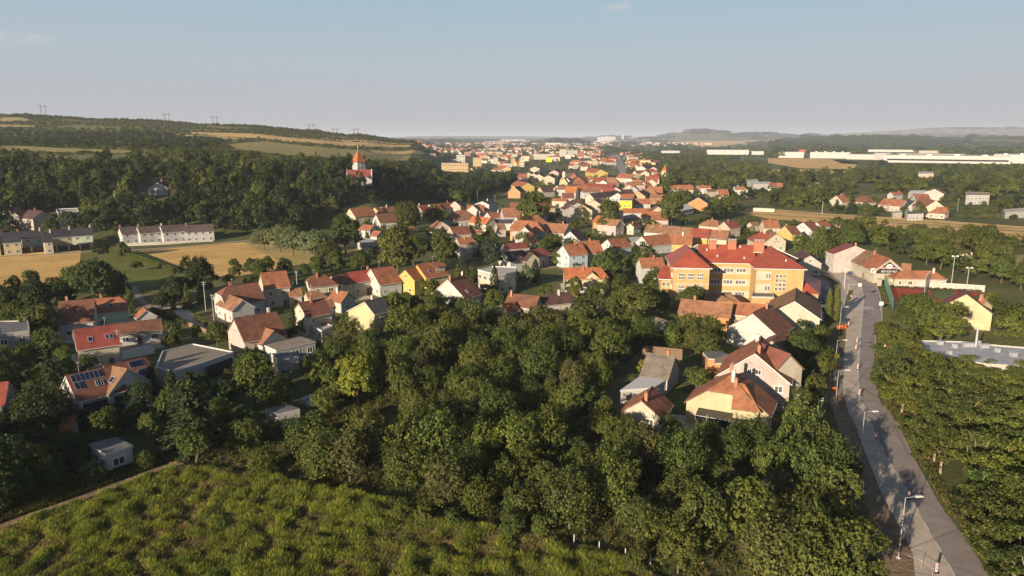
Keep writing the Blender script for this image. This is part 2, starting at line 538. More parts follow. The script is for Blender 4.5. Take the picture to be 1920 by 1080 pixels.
# ------------------------------------------------------------------ builders for buildings
FOOT = []        # (x, y, radius) no tree grows here
MARKS = []       # (phrase, px, py) landmarks for labels
AUTO = []        # (object, description, px, py) that still want a label
QUIET = []
PROT = []        # (x0, y0, x1, y1, distance): roofs the photograph shows unhidden

def cached(key, fn, _c={}):
    if key not in _c: _c[key] = fn()
    return _c[key]

def _win_frame():
    m = MB()
    t = 0.1
    m.box((0, -0.02, 0.5 - t / 2), (1, 0.08, t)); m.box((0, -0.035, -0.5 + t / 2), (1.08, 0.13, t))
    m.box((-0.5 + t / 2, -0.021, 0), (t, 0.078, 1 - 2 * t)); m.box((0.5 - t / 2, -0.021, 0), (t, 0.078, 1 - 2 * t))
    m.box((0, -0.019, 0), (0.07, 0.07, 1 - 2 * t))
    return m.mesh('window', M['frame'])
def _win_pane():
    m = MB()
    m.poly([(-0.45, -0.012, -0.45), (0.45, -0.012, -0.45), (0.45, -0.012, 0.45), (-0.45, -0.012, 0.45)])
    return m.mesh('pane', M['glass'])
def _door():
    m = MB()
    m.box((0, -0.03, 0), (1, 0.06, 1))
    m.box((0.36, -0.075, -0.03), (0.08, 0.03, 0.04))
    return m.mesh('door', M['tint'])
def _chim():
    m = MB()
    m.box((0, 0, 0), (0.55, 0.55, 2.0)); m.box((0, 0, 1.05), (0.7, 0.7, 0.14)); m.box((0, 0, 1.2), (0.25, 0.25, 0.3))
    return m.mesh('chimney', M['tint'])
def _skyl():
    m = MB()
    m.box((0, 0, 0.05), (0.95, 1.3, 0.1), mi=0, top=False)
    m.poly([(-0.38, -0.55, 0.11), (0.38, -0.55, 0.11), (0.38, 0.55, 0.11), (-0.38, 0.55, 0.11)], 1)
    for sx in (-1, 1): m.box((sx * 0.43, 0, 0.1), (0.1, 1.3, 0.06))
    for sy in (-1, 1): m.box((0, sy * 0.6, 0.1), (0.76, 0.1, 0.06))
    return m.mesh('skylight', [M['alu'], M['solar']])

def window(parent, p, yaw, w, h, pane=True, name='window'):
    o = mesh_obj(name, cached('win', _win_frame), parent)
    o.location = p; o.rotation_euler = (0, 0, yaw); o.scale = (w, 1, h)
    q = mesh_obj('pane', cached('pane', _win_pane), o)
    return o

def wall_windows(root, a, b, nrm, z0, zs, w=1.15, h=1.35, pane=True, gap=2.9, n=None, door=False, dcol=(0.2, 0.1, 0.06)):
    """windows in rows at heights zs along the wall from a to b (local), outward normal nrm"""
    a, b = Vector(a), Vector(b)
    L = (b - a).length
    if L < 2.2: return
    n = n or max(1, int(L / gap))
    yaw = math.atan2(nrm[1], nrm[0]) + pi / 2
    for r, z in enumerate(zs):
        for k in range(n):
            p = a + (b - a) * ((k + 0.5 + random.uniform(-0.08, 0.08)) / n)
            if door and r == 0 and k == n // 2:
                o = mesh_obj('door', cached('door', _door), root, color=dcol)
                o.location = (p.x, p.y, z0 + 1.06); o.rotation_euler = (0, 0, yaw); o.scale = (1.0, 1, 2.1)
                continue
            ww = w * random.choice((0.85, 1, 1, 1.35))
            window(root, (p.x, p.y, z0 + z), yaw, min(ww, L / n * 0.75), h, pane)

def roof_pitch_obj(root, polys, mat, color, th=0.17, ridge=None, verge=None):
    m = MB()
    for p in polys:
        m.slab([(q[0], q[1], q[2] + 0.2) for q in p], th, 0, 1)
    if ridge:
        a, b = ridge
        m.tube([(a[0], a[1], a[2] + 0.2), (b[0], b[1], b[2] + 0.2)], [0.14, 0.14], 5, 0)
    return m.obj('roof', [M[mat], verge or M['wood']], root, color)

def jit(c, k=0.08):
    f = 1 + random.uniform(-k, k)
    return tuple(min(0.9, v * f * (1 + random.uniform(-k, k) * 0.4)) for v in c)

def house(label, ridge, hr, he, eave=None, roof='orange', wall='white', w=None, wb=None, A='gable', B='gable', name='house', cat='house', group=None,
          blind='', chim=(0.6,), sky=(), over=0.4, mat='roof', hip=None, heb=None, nowin=False, z0=None, wmax=8.5, pitch=0.78, door=True, verge=None, ov=0.3, desc=None, mark=None, z0_random=False):
    x1, y1, x2, y2 = ridge
    base = 0.0 if z0 is None else z0
    if z0 == 'terrain':
        base = 0.0
        for _ in range(8):
            q = at((x1 + x2) / 2, (y1 + y2) / 2, base + hr)
            base = 0.5 * base + 0.5 * hz(q.x, q.y)
    def frame(hr_):
        a, b = at(x1, y1, base + hr_), at(x2, y2, base + hr_)
        d = (b - a); d.z = 0
        n = Vector((d.y, -d.x, 0)).normalized()
        mid = (a + b) / 2
        sw = n.dot(Vector((-mid.x, -mid.y, 0))) < 0
        if sw: a, b, d, n = b, a, -d, -n
        return a, b, d, n, (a + b) / 2, sw
    if w is None and eave is not None:
        # half width at which the eave, seen from the camera, passes through the given point
        best = None
        for k in range(80):
            wf = 2.0 + (wmax - 2.0) * k / 79
            a, b, d, n, mid, sw = frame(he + pitch * wf)
            off_ = n * wf - Vector((0, 0, pitch * wf))
            p, q = proj(a + off_), proj(b + off_)
            dx, dy = q[0] - p[0], q[1] - p[1]
            e = abs((eave[0] - p[0]) * dy - (eave[1] - p[1]) * dx) / (math.hypot(dx, dy) + 1e-6)
            if best is None or e < best[0]: best = (e, wf)
        wf = best[1]
        if best[0] > 1.5: QUIET.append(f'{label}: eave off by {best[0]:.1f} px at {wf:.1f}')
        hr = he + pitch * wf
    else:
        wf = w or 4.5
    a, b, d, n, mid, sw = frame(hr)
    if sw:
        A, B = B, A
        blind = blind.translate(str.maketrans('AB', 'BA'))
        chim = [1 - t for t in chim]; sky = [(1 - t, v) for t, v in sky]
    L = max(d.length, 1.5)
    d = d.normalized()
    wb = wb or wf
    heb = he if heb is None else heb
    yaw = math.atan2(d.y, d.x)
    root = empty(name, (mid.x, mid.y, base), yaw)
    dist = math.hypot(mid.x, mid.y)
    xa, xb = -L / 2, L / 2
    hip = hip or min(wf, wb) * 0.9
    XA = xa - hip if A == 'hip' else xa
    XB = xb + hip if B == 'hip' else xb
    sf, sb = (hr - he) / wf, (hr - heb) / wb
    zc = he + 0.5 * (hr - he)
    yc1, yc2 = -(hr - zc) / sf, (hr - zc) / sb
    # walls
    m = MB()
    m.poly([(XA, -wf, -0.5), (XB, -wf, -0.5), (XB, -wf, he), (XA, -wf, he)])
    m.poly([(XB, wb, -0.5), (XA, wb, -0.5), (XA, wb, heb), (XB, wb, heb)])
    for X, e, s in ((XA, A, -1), (XB, B, 1)):
        if e == 'hip': pts = [(-wf, -0.5), (wb, -0.5), (wb, heb), (-wf, he)]
        elif e == 'half': pts = [(-wf, -0.5), (wb, -0.5), (wb, heb), (yc2, zc), (yc1, zc), (-wf, he)]
        else: pts = [(-wf, -0.5), (wb, -0.5), (wb, heb), (0, hr), (-wf, he)]
        P = [(X, y, z) for y, z in pts]
        m.poly(P if s > 0 else P[::-1])
    m.obj('wall', M['plaster'], root, jit(C[wall] if isinstance(wall, str) else wall, 0.05))
    # roof
    ov_ = ov
    yf, yb = -(wf + over), wb + over
    zf, zb = he - over * sf, heb - over * sb
    front, back, hips = [], [], []
    ra, rb = xa, xb
    def end(X, xr, e, s):
        """points from the eave to the ridge at one end: front list, back list, hip polygon"""
        if e == 'hip':
            E = X + s * over
            ze = min(zf, zb)
            return [(E, yf, zf)], [(E, yb, zb)], (xr, 0, hr), [(E, yf, zf), (E, yb, zb), (xr, 0, hr)]
        if e == 'half':
            E = X + s * ov_
            r = min(abs(yc1), abs(yc2)) * 0.8
            R = (X - s * r, 0, hr)
            return [(E, yf, zf), (E, yc1, zc)], [(E, yb, zb), (E, yc2, zc)], R, [(E, yc1, zc), (E, yc2, zc), R]
        E = X + s * ov_
        return [(E, yf, zf)], [(E, yb, zb)], (E, 0, hr), None
    fa, ba, Ra, ha = end(XA, xa, A, -1)
    fb, bb, Rb, hb = end(XB, xb, B, 1)
    front = fa[:1] + fb + [Rb, Ra] + fa[1:][::-1]
    back = bb[:1] + ba + [Ra, Rb] + bb[1:][::-1]
    polys = [front, back]
    if ha: polys.append([ha[1], ha[0], ha[2]])
    if hb: polys.append(hb)
    rc = jit(C[roof] if isinstance(roof, str) else roof, 0.07)
    ro = roof_pitch_obj(root, polys, mat, rc, ridge=(Ra, Rb) if dist < 330 else None, verge=verge or (M['frame'] if random.random() < 0.4 else M['wood']))
    for t in chim:
        x = xa + t * (xb - xa)
        y = 0.5 * random.choice((-1, 1))
        c = mesh_obj('chimney', cached('chim', _chim), ro, color=random.choice(((0.36, 0.15, 0.09), (0.55, 0.5, 0.45), (0.42, 0.2, 0.12))))
        c.location = (x, y, hr + 0.1)
    for t, v in sky:
        x = xa + t * (xb - xa)
        y = -wf * v
        k = mesh_obj('skylight', cached('skyl', _skyl), ro)
        k.location = (x, y, hr - sf * wf * v + 0.2)
        k.rotation_euler = (math.atan(sf), 0, 0)
    if dist < 300 and not nowin:
        m = MB()
        m.tube([(XA - 0.2, -(wf + over + 0.06), he - over * sf + 0.12), (XB + 0.2, -(wf + over + 0.06), he - over * sf + 0.12)], [0.08, 0.08], 5)
        m.tube([(XB - 0.15, -(wf + over), he - over * sf + 0.05), (XB - 0.15, -wf - 0.08, he - 0.5), (XB - 0.15, -wf - 0.08, 0)], [0.05] * 3, 5)
        m.obj('gutter', M['concrete'], ro)
        if random.random() < 0.55:
            ax_ = random.uniform(xa * 0.6, xb * 0.6)
            m = MB(); m.tube([(ax_, 0, hr), (ax_, 0, hr + 2.2)], [0.025, 0.02], 4); m.box((ax_, 0, hr + 2.1), (0.9, 0.03, 0.03), 0.6)
            for q_ in (-0.3, 0, 0.3): m.box((ax_ + q_ * cos(0.6), q_ * sin(0.6), hr + 2.1), (0.03, 0.5, 0.02), 0.6)
            m.obj('aerial', M['steel'], ro)
    # openings
    if not nowin and dist < 640:
        Rz = Matrix.Rotation(yaw, 3, 'Z')
        rows = [1.45 + 2.8 * k for k in range(max(1, int((he + 0.35) / 2.75)))]
        camd = (Vector((0, 0, 0)) - mid); camd.z = 0; camd.normalize()
        near = dist < 300
        if 'F' not in blind:
            wall_windows(root, (XA, -wf, 0), (XB, -wf, 0), (0, -1), 0, rows, pane=near, door=door and near, dcol=random.choice(((0.2, 0.1, 0.06), (0.09, 0.06, 0.05), (0.4, 0.38, 0.35))))
        for X, e, s, k in ((XA, A, -1, 'A'), (XB, B, 1, 'B')):
            if k in blind or (Rz @ Vector((s, 0, 0))).dot(camd) < 0.12: continue
            wall_windows(root, (X, -wf, 0), (X, wb, 0), (s, 0), 0, rows, pane=near, gap=3.4)
            if e != 'hip' and hr - he > 2.6:
                wall_windows(root, (X, -1.6, 0), (X, 1.6, 0), (s, 0), 0, [he + (hr - he) * 0.3], w=0.8, h=1.0, n=2 if wf > 4.5 else 1, pane=near)
    if label and not z0_random:
        xs, ys = [x1, x2], [y1, y2]
        if eave is not None: xs.append(eave[0]); ys.append(eave[1])
        else: ys.append(max(ys) + 8)
        PROT.append((min(xs), min(ys), max(xs), max(max(ys), min(ys) + 5), dist))
    FOOT.append((mid.x, mid.y, max(L / 2 + (hip if 'hip' in (A, B) else 0), wf)))
    tag(root, label, cat, group)
    pp = proj((mid.x, mid.y, base + he))
    if label and pp:
        MARKS.append((mark or 'the ' + label.split(' with ')[0].split(' beside ')[0].split(' behind ')[0], pp[0], pp[1])) if dist < 330 or mark else None
    elif pp:
        AUTO.append((root, desc or 'house', pp[0], pp[1]))
    root['_L'] = L
    return root, dict(L=L, wf=wf, wb=wb, he=he, hr=hr, sf=sf, xa=xa, xb=xb, roof=ro, yaw=yaw)

def flat(label, pts, h, wall='white', roof='gravel', name='flat_roofed_house', cat='house', group=None, parapet=0.25, nowin=False, z0=0.0, win=None, over=0.0, blind=(), desc=None, mark=None, roofcol=None, prot=True):
    P = [at(x, y, z0 + h) for x, y in pts]
    c = sum(P, Vector()) / len(P)
    root = empty(name, (c.x, c.y, z0))
    q = [(p.x - c.x, p.y - c.y) for p in P]
    if sum(q[i][0] * q[(i + 1) % len(q)][1] - q[(i + 1) % len(q)][0] * q[i][1] for i in range(len(q))) < 0:
        q = q[::-1]
    m = MB()
    m.prism(q, -0.5, h - 0.3, 0)
    m.obj('wall', M['plaster'], root, jit(C[wall] if isinstance(wall, str) else wall, 0.05))
    m = MB()
    k = 1 + over / max(1.0, max(Vector(v).length for v in q))
    m.slab([(x * k, y * k, h) for x, y in q], 0.29, 0, 1)
    if parapet:
        for i in range(len(q)):
            a, b = Vector(q[i]), Vector(q[(i + 1) % len(q)])
            e = b - a
            m.box((*((a + b) / 2 * 0.995), h + parapet / 2 + 0.003), (e.length * 0.99, 0.22, parapet), math.atan2(e.y, e.x), 1)
    m.obj('roof', [M[roof], M['white'] if wall in ('white', 'cream') else M['concrete']], root, roofcol)
    dist = math.hypot(c.x, c.y)
    if not nowin and dist < 700:
        rows = win or [1.45 + 2.9 * k for k in range(max(1, int((h + 0.2) / 2.9)))]
        for i in range(len(q)):
            a, b = Vector((*q[i], 0)), Vector((*q[(i + 1) % len(q)], 0))
            e = b - a
            nn = Vector((e.y, -e.x, 0)).normalized()
            if nn.dot(Vector((-c.x, -c.y, 0)).normalized()) > 0.15 and i not in blind:
                wall_windows(root, a, b, (nn.x, nn.y), 0, rows, w=1.5, pane=dist < 300)
    if label and prot: PROT.append((min(p[0] for p in pts), min(p[1] for p in pts), max(p[0] for p in pts), max(p[1] for p in pts) + 4, dist))
    FOOT.append((c.x, c.y, max(Vector(v).length for v in q) * 0.95))
    tag(root, label, cat, group)
    pp = proj((c.x, c.y, z0 + h * 0.6))
    if not label: AUTO.append((root, desc or cat, pp[0], pp[1]))
    elif dist < 330 or mark: MARKS.append((mark or 'the ' + label.split(' with ')[0].split(' beside ')[0].split(' behind ')[0], pp[0], pp[1]))
    return root

def block(label, x1, x2, ytop, ybase, depth=12, wall='white', roof='felt', name='apartment_building', cat='building', group=None, rows=0, cols=0, turn=0.0, desc=None, mark=None, stripe=None, big=False):
    """a box-shaped building far off, its front between x1 and x2"""
    g = ground_at((x1 + x2) / 2, ybase)
    zc = (g - Vector((0, 0, HCAM))).dot(_FW)
    wdt = (x2 - x1) / F * zc
    h = max(3.0, (ybase - ytop) / F * zc)
    yaw = -math.atan2(g.x, g.y) + turn
    root = empty(name, (g.x, g.y, g.z), yaw)
    m = MB()
    m.box((0, depth / 2, h / 2 - 0.5), (wdt, depth, h + 1), bottom=False, top=False)
    m.obj('wall', M['plaster'], root, jit(C[wall] if isinstance(wall, str) else wall, 0.04))
    m = MB()
    m.box((0, depth / 2, h + 0.2), (wdt + 0.4, depth + 0.4, 0.4))
    m.obj('roof', M[roof], root, C.get(roof))
    if big:
        for k in range(4):
            v = MB(); v.box((wdt * (-0.35 + 0.22 * k), depth * 0.4, h + 1.0), (wdt * 0.04, depth * 0.2, 1.2)); v.obj('roof_unit', M['alu'], root)
    if rows and cols:
        for r in range(rows):
            for c in range(cols):
                o = window(root, (wdt * ((c + 0.5) / cols - 0.5), -0.02, h * (r + 0.5) / rows), 0, wdt / cols * 0.5, h / rows * 0.5)
    if stripe:
        m = MB(); u0, u1, v0, v1 = stripe
        m.box((wdt * ((u0 + u1) / 2 - 0.5), -0.15, h * (v0 + v1) / 2), (wdt * (u1 - u0), 0.3, h * (v1 - v0)))
        m.obj('window_band', M['glass'], root)
    PROT.append((x1, ytop, x2, ybase + (ybase - ytop) * 0.2, math.hypot(g.x, g.y)))
    FOOT.append((g.x, g.y + depth / 2, max(wdt, depth) * 0.55))
    tag(root, label, cat, group)
    pp = proj((g.x, g.y, g.z + h / 2))
    if not label: AUTO.append((root, desc or cat, pp[0], pp[1]))
    elif mark: MARKS.append((mark, pp[0], pp[1]))
    return root

# ------------------------------------------------------------------ ground sheets
def sheet(name, pts, mat, dz=0.02, step=None, world=False, kind='structure'):
    P = [Vector((*p, 0)) for p in pts] if world else [ground_at(x, y) for x, y in pts]
    bm = bmesh.new()
    bm.faces.new([bm.verts.new((p.x, p.y, 0)) for p in P])
    if step:
        xs = [p.x for p in P]; ys = [p.y for p in P]
        for ax, lo, hi in ((0, min(xs), max(xs)), (1, min(ys), max(ys))):
            k = lo + step
            while k < hi:
                co = (k, 0, 0) if ax == 0 else (0, k, 0)
                no = (1, 0, 0) if ax == 0 else (0, 1, 0)
                bmesh.ops.bisect_plane(bm, geom=bm.verts[:] + bm.edges[:] + bm.faces[:], plane_co=co, plane_no=no)
                k += step
    bmesh.ops.triangulate(bm, faces=bm.faces[:])
    co = np.array([v.co[:2] for v in bm.verts])
    z = hgt(co[:, 0], co[:, 1])
    for v, q in zip(bm.verts, z): v.co.z = q + dz
    for f in bm.faces:
        if f.normal.z < 0: f.normal_flip()
    bm.normal_update()
    for f in bm.faces:
        if f.normal.z < 0: f.normal_flip()
    me = bpy.data.meshes.new(name)
    bm.to_mesh(me); bm.free()
    me.materials.append(M[mat])
    o = mesh_obj(name, me)
    o['kind'] = kind
    return o

def ribbon_pts(pts, width):
    """left and right edges of a strip of the given width along world points"""
    P = [Vector((p[0], p[1], 0)) for p in pts]
    l, r = [], []
    for i, p in enumerate(P):
        d = (P[min(i + 1, len(P) - 1)] - P[max(i - 1, 0)]).normalized()
        n = Vector((-d.y, d.x, 0)) * width / 2
        l.append(p + n); r.append(p - n)
    return l, r

def smooth(P, n=6):
    P = [Vector((p[0], p[1], 0)) for p in P]
    out = []
    for i in range(len(P) - 1):
        p0, p1, p2, p3 = P[max(i - 1, 0)], P[i], P[i + 1], P[min(i + 2, len(P) - 1)]
        for k in range(n):
            t = k / n
            out.append(0.5 * ((2 * p1) + (p2 - p0) * t + (2 * p0 - 5 * p1 + 4 * p2 - p3) * t * t + (3 * p1 - p0 - 3 * p2 + p3) * t ** 3))
    out.append(P[-1])
    return out

def ribbon(name, pts, width, mat, dz=0.03, parent=None, kind='structure', world=False):
    P = pts if world else smooth([ground_at(*p) for p in pts])
    l, r = ribbon_pts(P, width)
    m = MB()
    zz = lambda p: (p.x, p.y, hz(p.x, p.y) + dz)
    for i in range(len(P) - 1):
        m.poly([zz(r[i]), zz(r[i + 1]), zz(l[i + 1]), zz(l[i])])
    o = m.obj(name, M[mat], parent)
    if kind: o['kind'] = kind
    return o
# ------------------------------------------------------------------ vegetation
def quads_mesh(name, c, nrm, size, asp, mat, rng, updown=None):
    """one small diamond-shaped leaf cluster per point"""
    n = len(c)
    nrm = nrm / (np.linalg.norm(nrm, axis=1, keepdims=True) + 1e-9)
    r = rng.normal(size=(n, 3))
    if updown is not None: r = r * 0.35 + updown
    t = r - nrm * np.sum(r * nrm, axis=1, keepdims=True)
    t /= np.linalg.norm(t, axis=1, keepdims=True) + 1e-9
    b = np.cross(nrm, t)
    s = size[:, None]
    a = (asp * size)[:, None]
    bend = nrm * s * 0.18
    v = np.empty((n, 4, 3))
    v[:, 0] = c - t * s - bend
    v[:, 1] = c - b * a + bend * 0.5
    v[:, 2] = c + t * s - bend
    v[:, 3] = c + b * a + bend * 0.5
    me = bpy.data.meshes.new(name)
    me.vertices.add(n * 4); me.loops.add(n * 4); me.polygons.add(n)
    me.vertices.foreach_set('co', v.astype(np.float32).ravel())
    me.loops.foreach_set('vertex_index', np.arange(n * 4, dtype=np.int32))
    me.polygons.foreach_set('loop_start', np.arange(0, n * 4, 4, dtype=np.int32))
    me.polygons.foreach_set('loop_total', np.full(n, 4, dtype=np.int32))
    me.materials.append(mat)
    me.update(calc_edges=True)
    return me

def sph(rng, n):
    d = rng.normal(size=(n, 3))
    return d / np.linalg.norm(d, axis=1, keepdims=True)

def crown_round(seed, H=8.0, R=3.4, z0=0.9, lobes=11, per_lobe=26, per=14, ls=0.2, flat=1.0, mat=None, name='crown', rc=0.55, dark=0.0):
    """leafy crown: lobes carry clumps, clumps carry leaves"""
    rng = np.random.default_rng(seed)
    cz, hh = (H + z0) / 2, (H - z0) / 2
    L = sph(rng, lobes) * rng.uniform(0.45, 0.72, (lobes, 1))
    L[0] = (0, 0, 0.45)
    lr = rng.uniform(0.34, 0.5, lobes)
    C_, N_ = [], []
    for k in range(lobes):
        d = sph(rng, per_lobe)
        d[:, 2] = np.abs(d[:, 2]) * 0.7 + d[:, 2] * 0.3
        q = L[k] + d * lr[k] * rng.uniform(0.75, 1.08, (per_lobe, 1))
        # keep what lies outside the other lobes
        keep = np.ones(per_lobe, bool)
        for j in range(lobes):
            if j != k: keep &= np.linalg.norm(q - L[j], axis=1) > lr[j] * 0.72
        C_.append(q[keep]); N_.append(d[keep])
    q = np.concatenate(C_); d = np.concatenate(N_)
    q = q * np.array([R, R, hh]) ; q[:, 2] += cz
    m = len(q)
    off = sph(rng, m * per) * (rng.uniform(0.2, 1.0, (m * per, 1)) ** 0.6) * rc
    off[:, 2] *= flat
    c = np.repeat(q, per, axis=0) + off
    out = c - np.array([0, 0, cz])
    out /= np.linalg.norm(out, axis=1, keepdims=True) + 1e-9
    n = off / rc * 0.6 + out * 0.55 + np.array([0, 0, 0.35]) + rng.normal(size=c.shape) * 0.4
    c[:, 2] = np.maximum(c[:, 2], 0.25)
    return quads_mesh(name, c, n, ls * rng.uniform(0.6, 1.35, len(c)), rng.uniform(0.55, 0.85, len(c)), mat or M['leaf'], rng)

def crown_acacia(seed, H=9.0, R=4.6, mat=None):
    rng = np.random.default_rng(seed)
    pads = 34
    a = rng.uniform(0, 2 * pi, pads); r = np.sqrt(rng.uniform(0.02, 1, pads)) * R * 0.85
    z = H * (0.9 - 0.42 * (r / R) ** 1.6) - rng.uniform(0, 2.6, pads)
    P = np.stack([r * np.cos(a), r * np.sin(a), z], 1)
    per = 170
    c, n = [], []
    for p in P:
        pr = rng.uniform(0.9, 1.7)
        d = sph(rng, per) * (rng.uniform(0.1, 1, (per, 1)) ** 0.5)
        c.append(p + d * np.array([pr, pr, 0.42])); n.append(d * 0.35 + np.array([0, 0, 0.75]))
    c = np.concatenate(c); n = np.concatenate(n) + rng.normal(size=c.shape) * 0.38
    return quads_mesh('crown', c, n, 0.19 * rng.uniform(0.6, 1.3, len(c)), rng.uniform(0.5, 0.8, len(c)), mat or M['leaf'], rng), P

def crown_conifer(seed, H=11.0, R=2.4, droop=0.25, mat=None, tiers=22):
    rng = np.random.default_rng(seed)
    c, n, ud = [], [], []
    for k in range(tiers):
        f = k / tiers
        z = 0.6 + f * (H - 0.9)
        rr = R * (1 - f) ** 0.85 * rng.uniform(0.85, 1.12) + 0.12
        nb = int(7 + 5 * (1 - f))
        for b in range(nb):
            a = rng.uniform(0, 2 * pi)
            m = int(5 + 13 * rr / R)
            s = rng.uniform(0.15, 1, m) ** 0.8
            L = rr * rng.uniform(0.75, 1.1)
            x = np.stack([np.cos(a) * s * L, np.sin(a) * s * L, z - droop * s * s * L + 0.1 * rng.normal(size=m)], 1)
            x[:, :2] += rng.normal(size=(m, 2)) * 0.12 * (0.4 + s[:, None])
            c.append(x)
            n.append(np.array([np.cos(a) * 0.45, np.sin(a) * 0.45, 0.8]) + rng.normal(size=(m, 3)) * 0.3)
            ud.append(np.tile([np.cos(a), np.sin(a), -droop * 1.2], (m, 1)))
    c = np.concatenate(c); n = np.concatenate(n); ud = np.concatenate(ud)
    c[:, 2] = np.maximum(c[:, 2], 0.3)
    return quads_mesh('crown', c, n, 0.27 * rng.uniform(0.7, 1.3, len(c)), np.full(len(c), 0.42), mat or M['needle'], rng, ud)

def crown_column(seed, H=11.0, R=1.1, mat=None, n_=2200, ls=0.17):
    rng = np.random.default_rng(seed)
    z = rng.uniform(0.02, 1, n_)
    prof = np.minimum(1, z * 6 + 0.3) * (1 - z ** 3.2) ** 0.8
    a = rng.uniform(0, 2 * pi, n_)
    lob = 1 + 0.16 * np.sin(a * 3 + z * 17 + seed) + 0.1 * np.sin(z * 40 + a * 2)
    r = R * prof * lob * rng.uniform(0.72, 1.03, n_)
    c = np.stack([r * np.cos(a), r * np.sin(a), z * H + 0.15], 1)
    n = np.stack([np.cos(a), np.sin(a), np.full(n_, 0.35)], 1) + rng.normal(size=(n_, 3)) * 0.4
    return quads_mesh('crown', c, n, ls * rng.uniform(0.7, 1.4, n_), np.full(n_, 0.5), mat or M['leaf'], rng, np.tile([0, 0, 1.0], (n_, 1)))

def crown_willow(seed, H=8.0, R=3.0, mat=None):
    rng = np.random.default_rng(seed)
    c, n = [], []
    for k in range(150):
        a = rng.uniform(0, 2 * pi); r = R * math.sqrt(rng.uniform(0.03, 1))
        zt = H * (0.98 - 0.32 * (r / R) ** 2) - rng.uniform(0, 0.8)
        ln = rng.uniform(0.35, 0.8) * zt
        m = 22
        s = rng.uniform(0, 1, m)
        x = np.stack([np.cos(a) * (r + 0.5 * s ** 0.5), np.sin(a) * (r + 0.5 * s ** 0.5), zt - s * ln], 1) + rng.normal(size=(m, 3)) * 0.16
        c.append(x); n.append(np.array([np.cos(a), np.sin(a), 0.4]) + rng.normal(size=(m, 3)) * 0.4)
    c = np.concatenate(c); n = np.concatenate(n)
    c[:, 2] = np.maximum(c[:, 2], 0.3)
    return quads_mesh('crown', c, n, 0.2 * rng.uniform(0.7, 1.4, len(c)), np.full(len(c), 0.45), mat or M['leaf'], rng, np.tile([0, 0, -1.0], (len(c), 1)))

def trunk_mesh(seed, h=5.0, r=0.17, limbs=5, spread=2.0, mat='bark', tips=None):
    rng = random.Random(seed)
    m = MB()
    lean = (rng.uniform(-0.4, 0.4), rng.uniform(-0.4, 0.4))
    f = h * 0.42
    m.tube([(0, 0, -0.3), (lean[0] * 0.3, lean[1] * 0.3, f * 0.5), (lean[0], lean[1], f)], [r * 1.25, r, r * 0.8], 6)
    for k in range(limbs):
        if tips is not None:
            e = Vector(tips[k])
        else:
            a = 2 * pi * k / limbs + rng.uniform(-0.4, 0.4)
            e = Vector((cos(a) * spread * rng.uniform(0.5, 1), sin(a) * spread * rng.uniform(0.5, 1), h * rng.uniform(0.75, 1.05)))
        s = Vector((lean[0], lean[1], f * rng.uniform(0.75, 0.98)))
        mid = s.lerp(e, 0.5) + Vector((rng.uniform(-0.3, 0.3), rng.uniform(-0.3, 0.3), 0.35))
        m.tube([s, mid, e], [r * 0.55, r * 0.38, r * 0.13], 4, cap=False)
    return m.mesh('trunk', M[mat])

def crown_brush(seed, H=7.5, R=3.4, z0=0.2, n_=330, per=13, ls=0.175, mat=None):
    """crown made of upright leafy sprays with dark gaps between them"""
    rng = np.random.default_rng(seed)
    d = sph(rng, n_)
    lob = 1 + 0.2 * np.sin(d[:, 0] * 5 + seed) * np.cos(d[:, 1] * 5 + seed * 2) + 0.12 * np.sin(d[:, 2] * 9 + d[:, 0] * 7)
    rad = (rng.uniform(0.25, 1, n_) ** 0.4) * lob
    cz, hh = (H + z0) / 2, (H - z0) / 2
    p = d * rad[:, None] * np.array([R, R, hh]) * 0.92 + np.array([0, 0, cz])
    ax = d * 0.45 + np.array([0, 0, 0.8]) + rng.normal(size=(n_, 3)) * 0.25
    ax /= np.linalg.norm(ax, axis=1, keepdims=True)
    ln = rng.uniform(0.5, 1.15, n_)
    s = rng.uniform(-0.5, 0.6, (n_, per))
    c = p[:, None, :] + ax[:, None, :] * (s * ln[:, None])[:, :, None] + rng.normal(size=(n_, per, 3)) * (0.24 * (1.0 - s * 0.7))[:, :, None]
    n = d[:, None, :] * 0.7 + np.array([0, 0, 0.3]) + rng.normal(size=(n_, per, 3)) * 0.5
    ud = np.repeat(ax, per, axis=0)
    c = c.reshape(-1, 3); n = n.reshape(-1, 3)
    c[:, 2] = np.maximum(c[:, 2], 0.2)
    return quads_mesh('crown', c, n, ls * rng.uniform(0.65, 1.35, len(c)), rng.uniform(0.5, 0.75, len(c)), mat or M['leaf'], rng, ud)

# unit trees: (crown mesh, trunk mesh, height, crown radius)
KIND = {}
KIND['broad'] = [(crown_round(100 + k, 8, 3.5, 0.15, 14, 46, 14, 0.185, rc=0.42), trunk_mesh(k, 5.0), 8, 3.5) for k in range(6)]
KIND['orch'] = [(crown_brush(150 + k), trunk_mesh(10 + k, 4.5), 7.5, 3.4) for k in range(7)]
KIND['loose'] = [(crown_round(200 + k, 8, 3.3, 0.3, 19, 26, 13, 0.18, rc=0.42), trunk_mesh(20 + k, 6.0, 0.15, 7, 2.3), 8, 3.3) for k in range(4)]
KIND['big'] = [(crown_round(300 + k, 14, 6.0, 0.8, 24, 50, 16, 0.28, rc=0.72), trunk_mesh(40 + k, 9.0, 0.3, 6, 3.6), 14, 6.0) for k in range(3)]
KIND['shrub'] = [(crown_round(400 + k, 2.4, 1.5, 0.1, 8, 14, 12, 0.14, rc=0.35), trunk_mesh(60 + k, 1.6, 0.05, 5, 0.8), 2.4, 1.5) for k in range(3)]
KIND['acacia'] = []
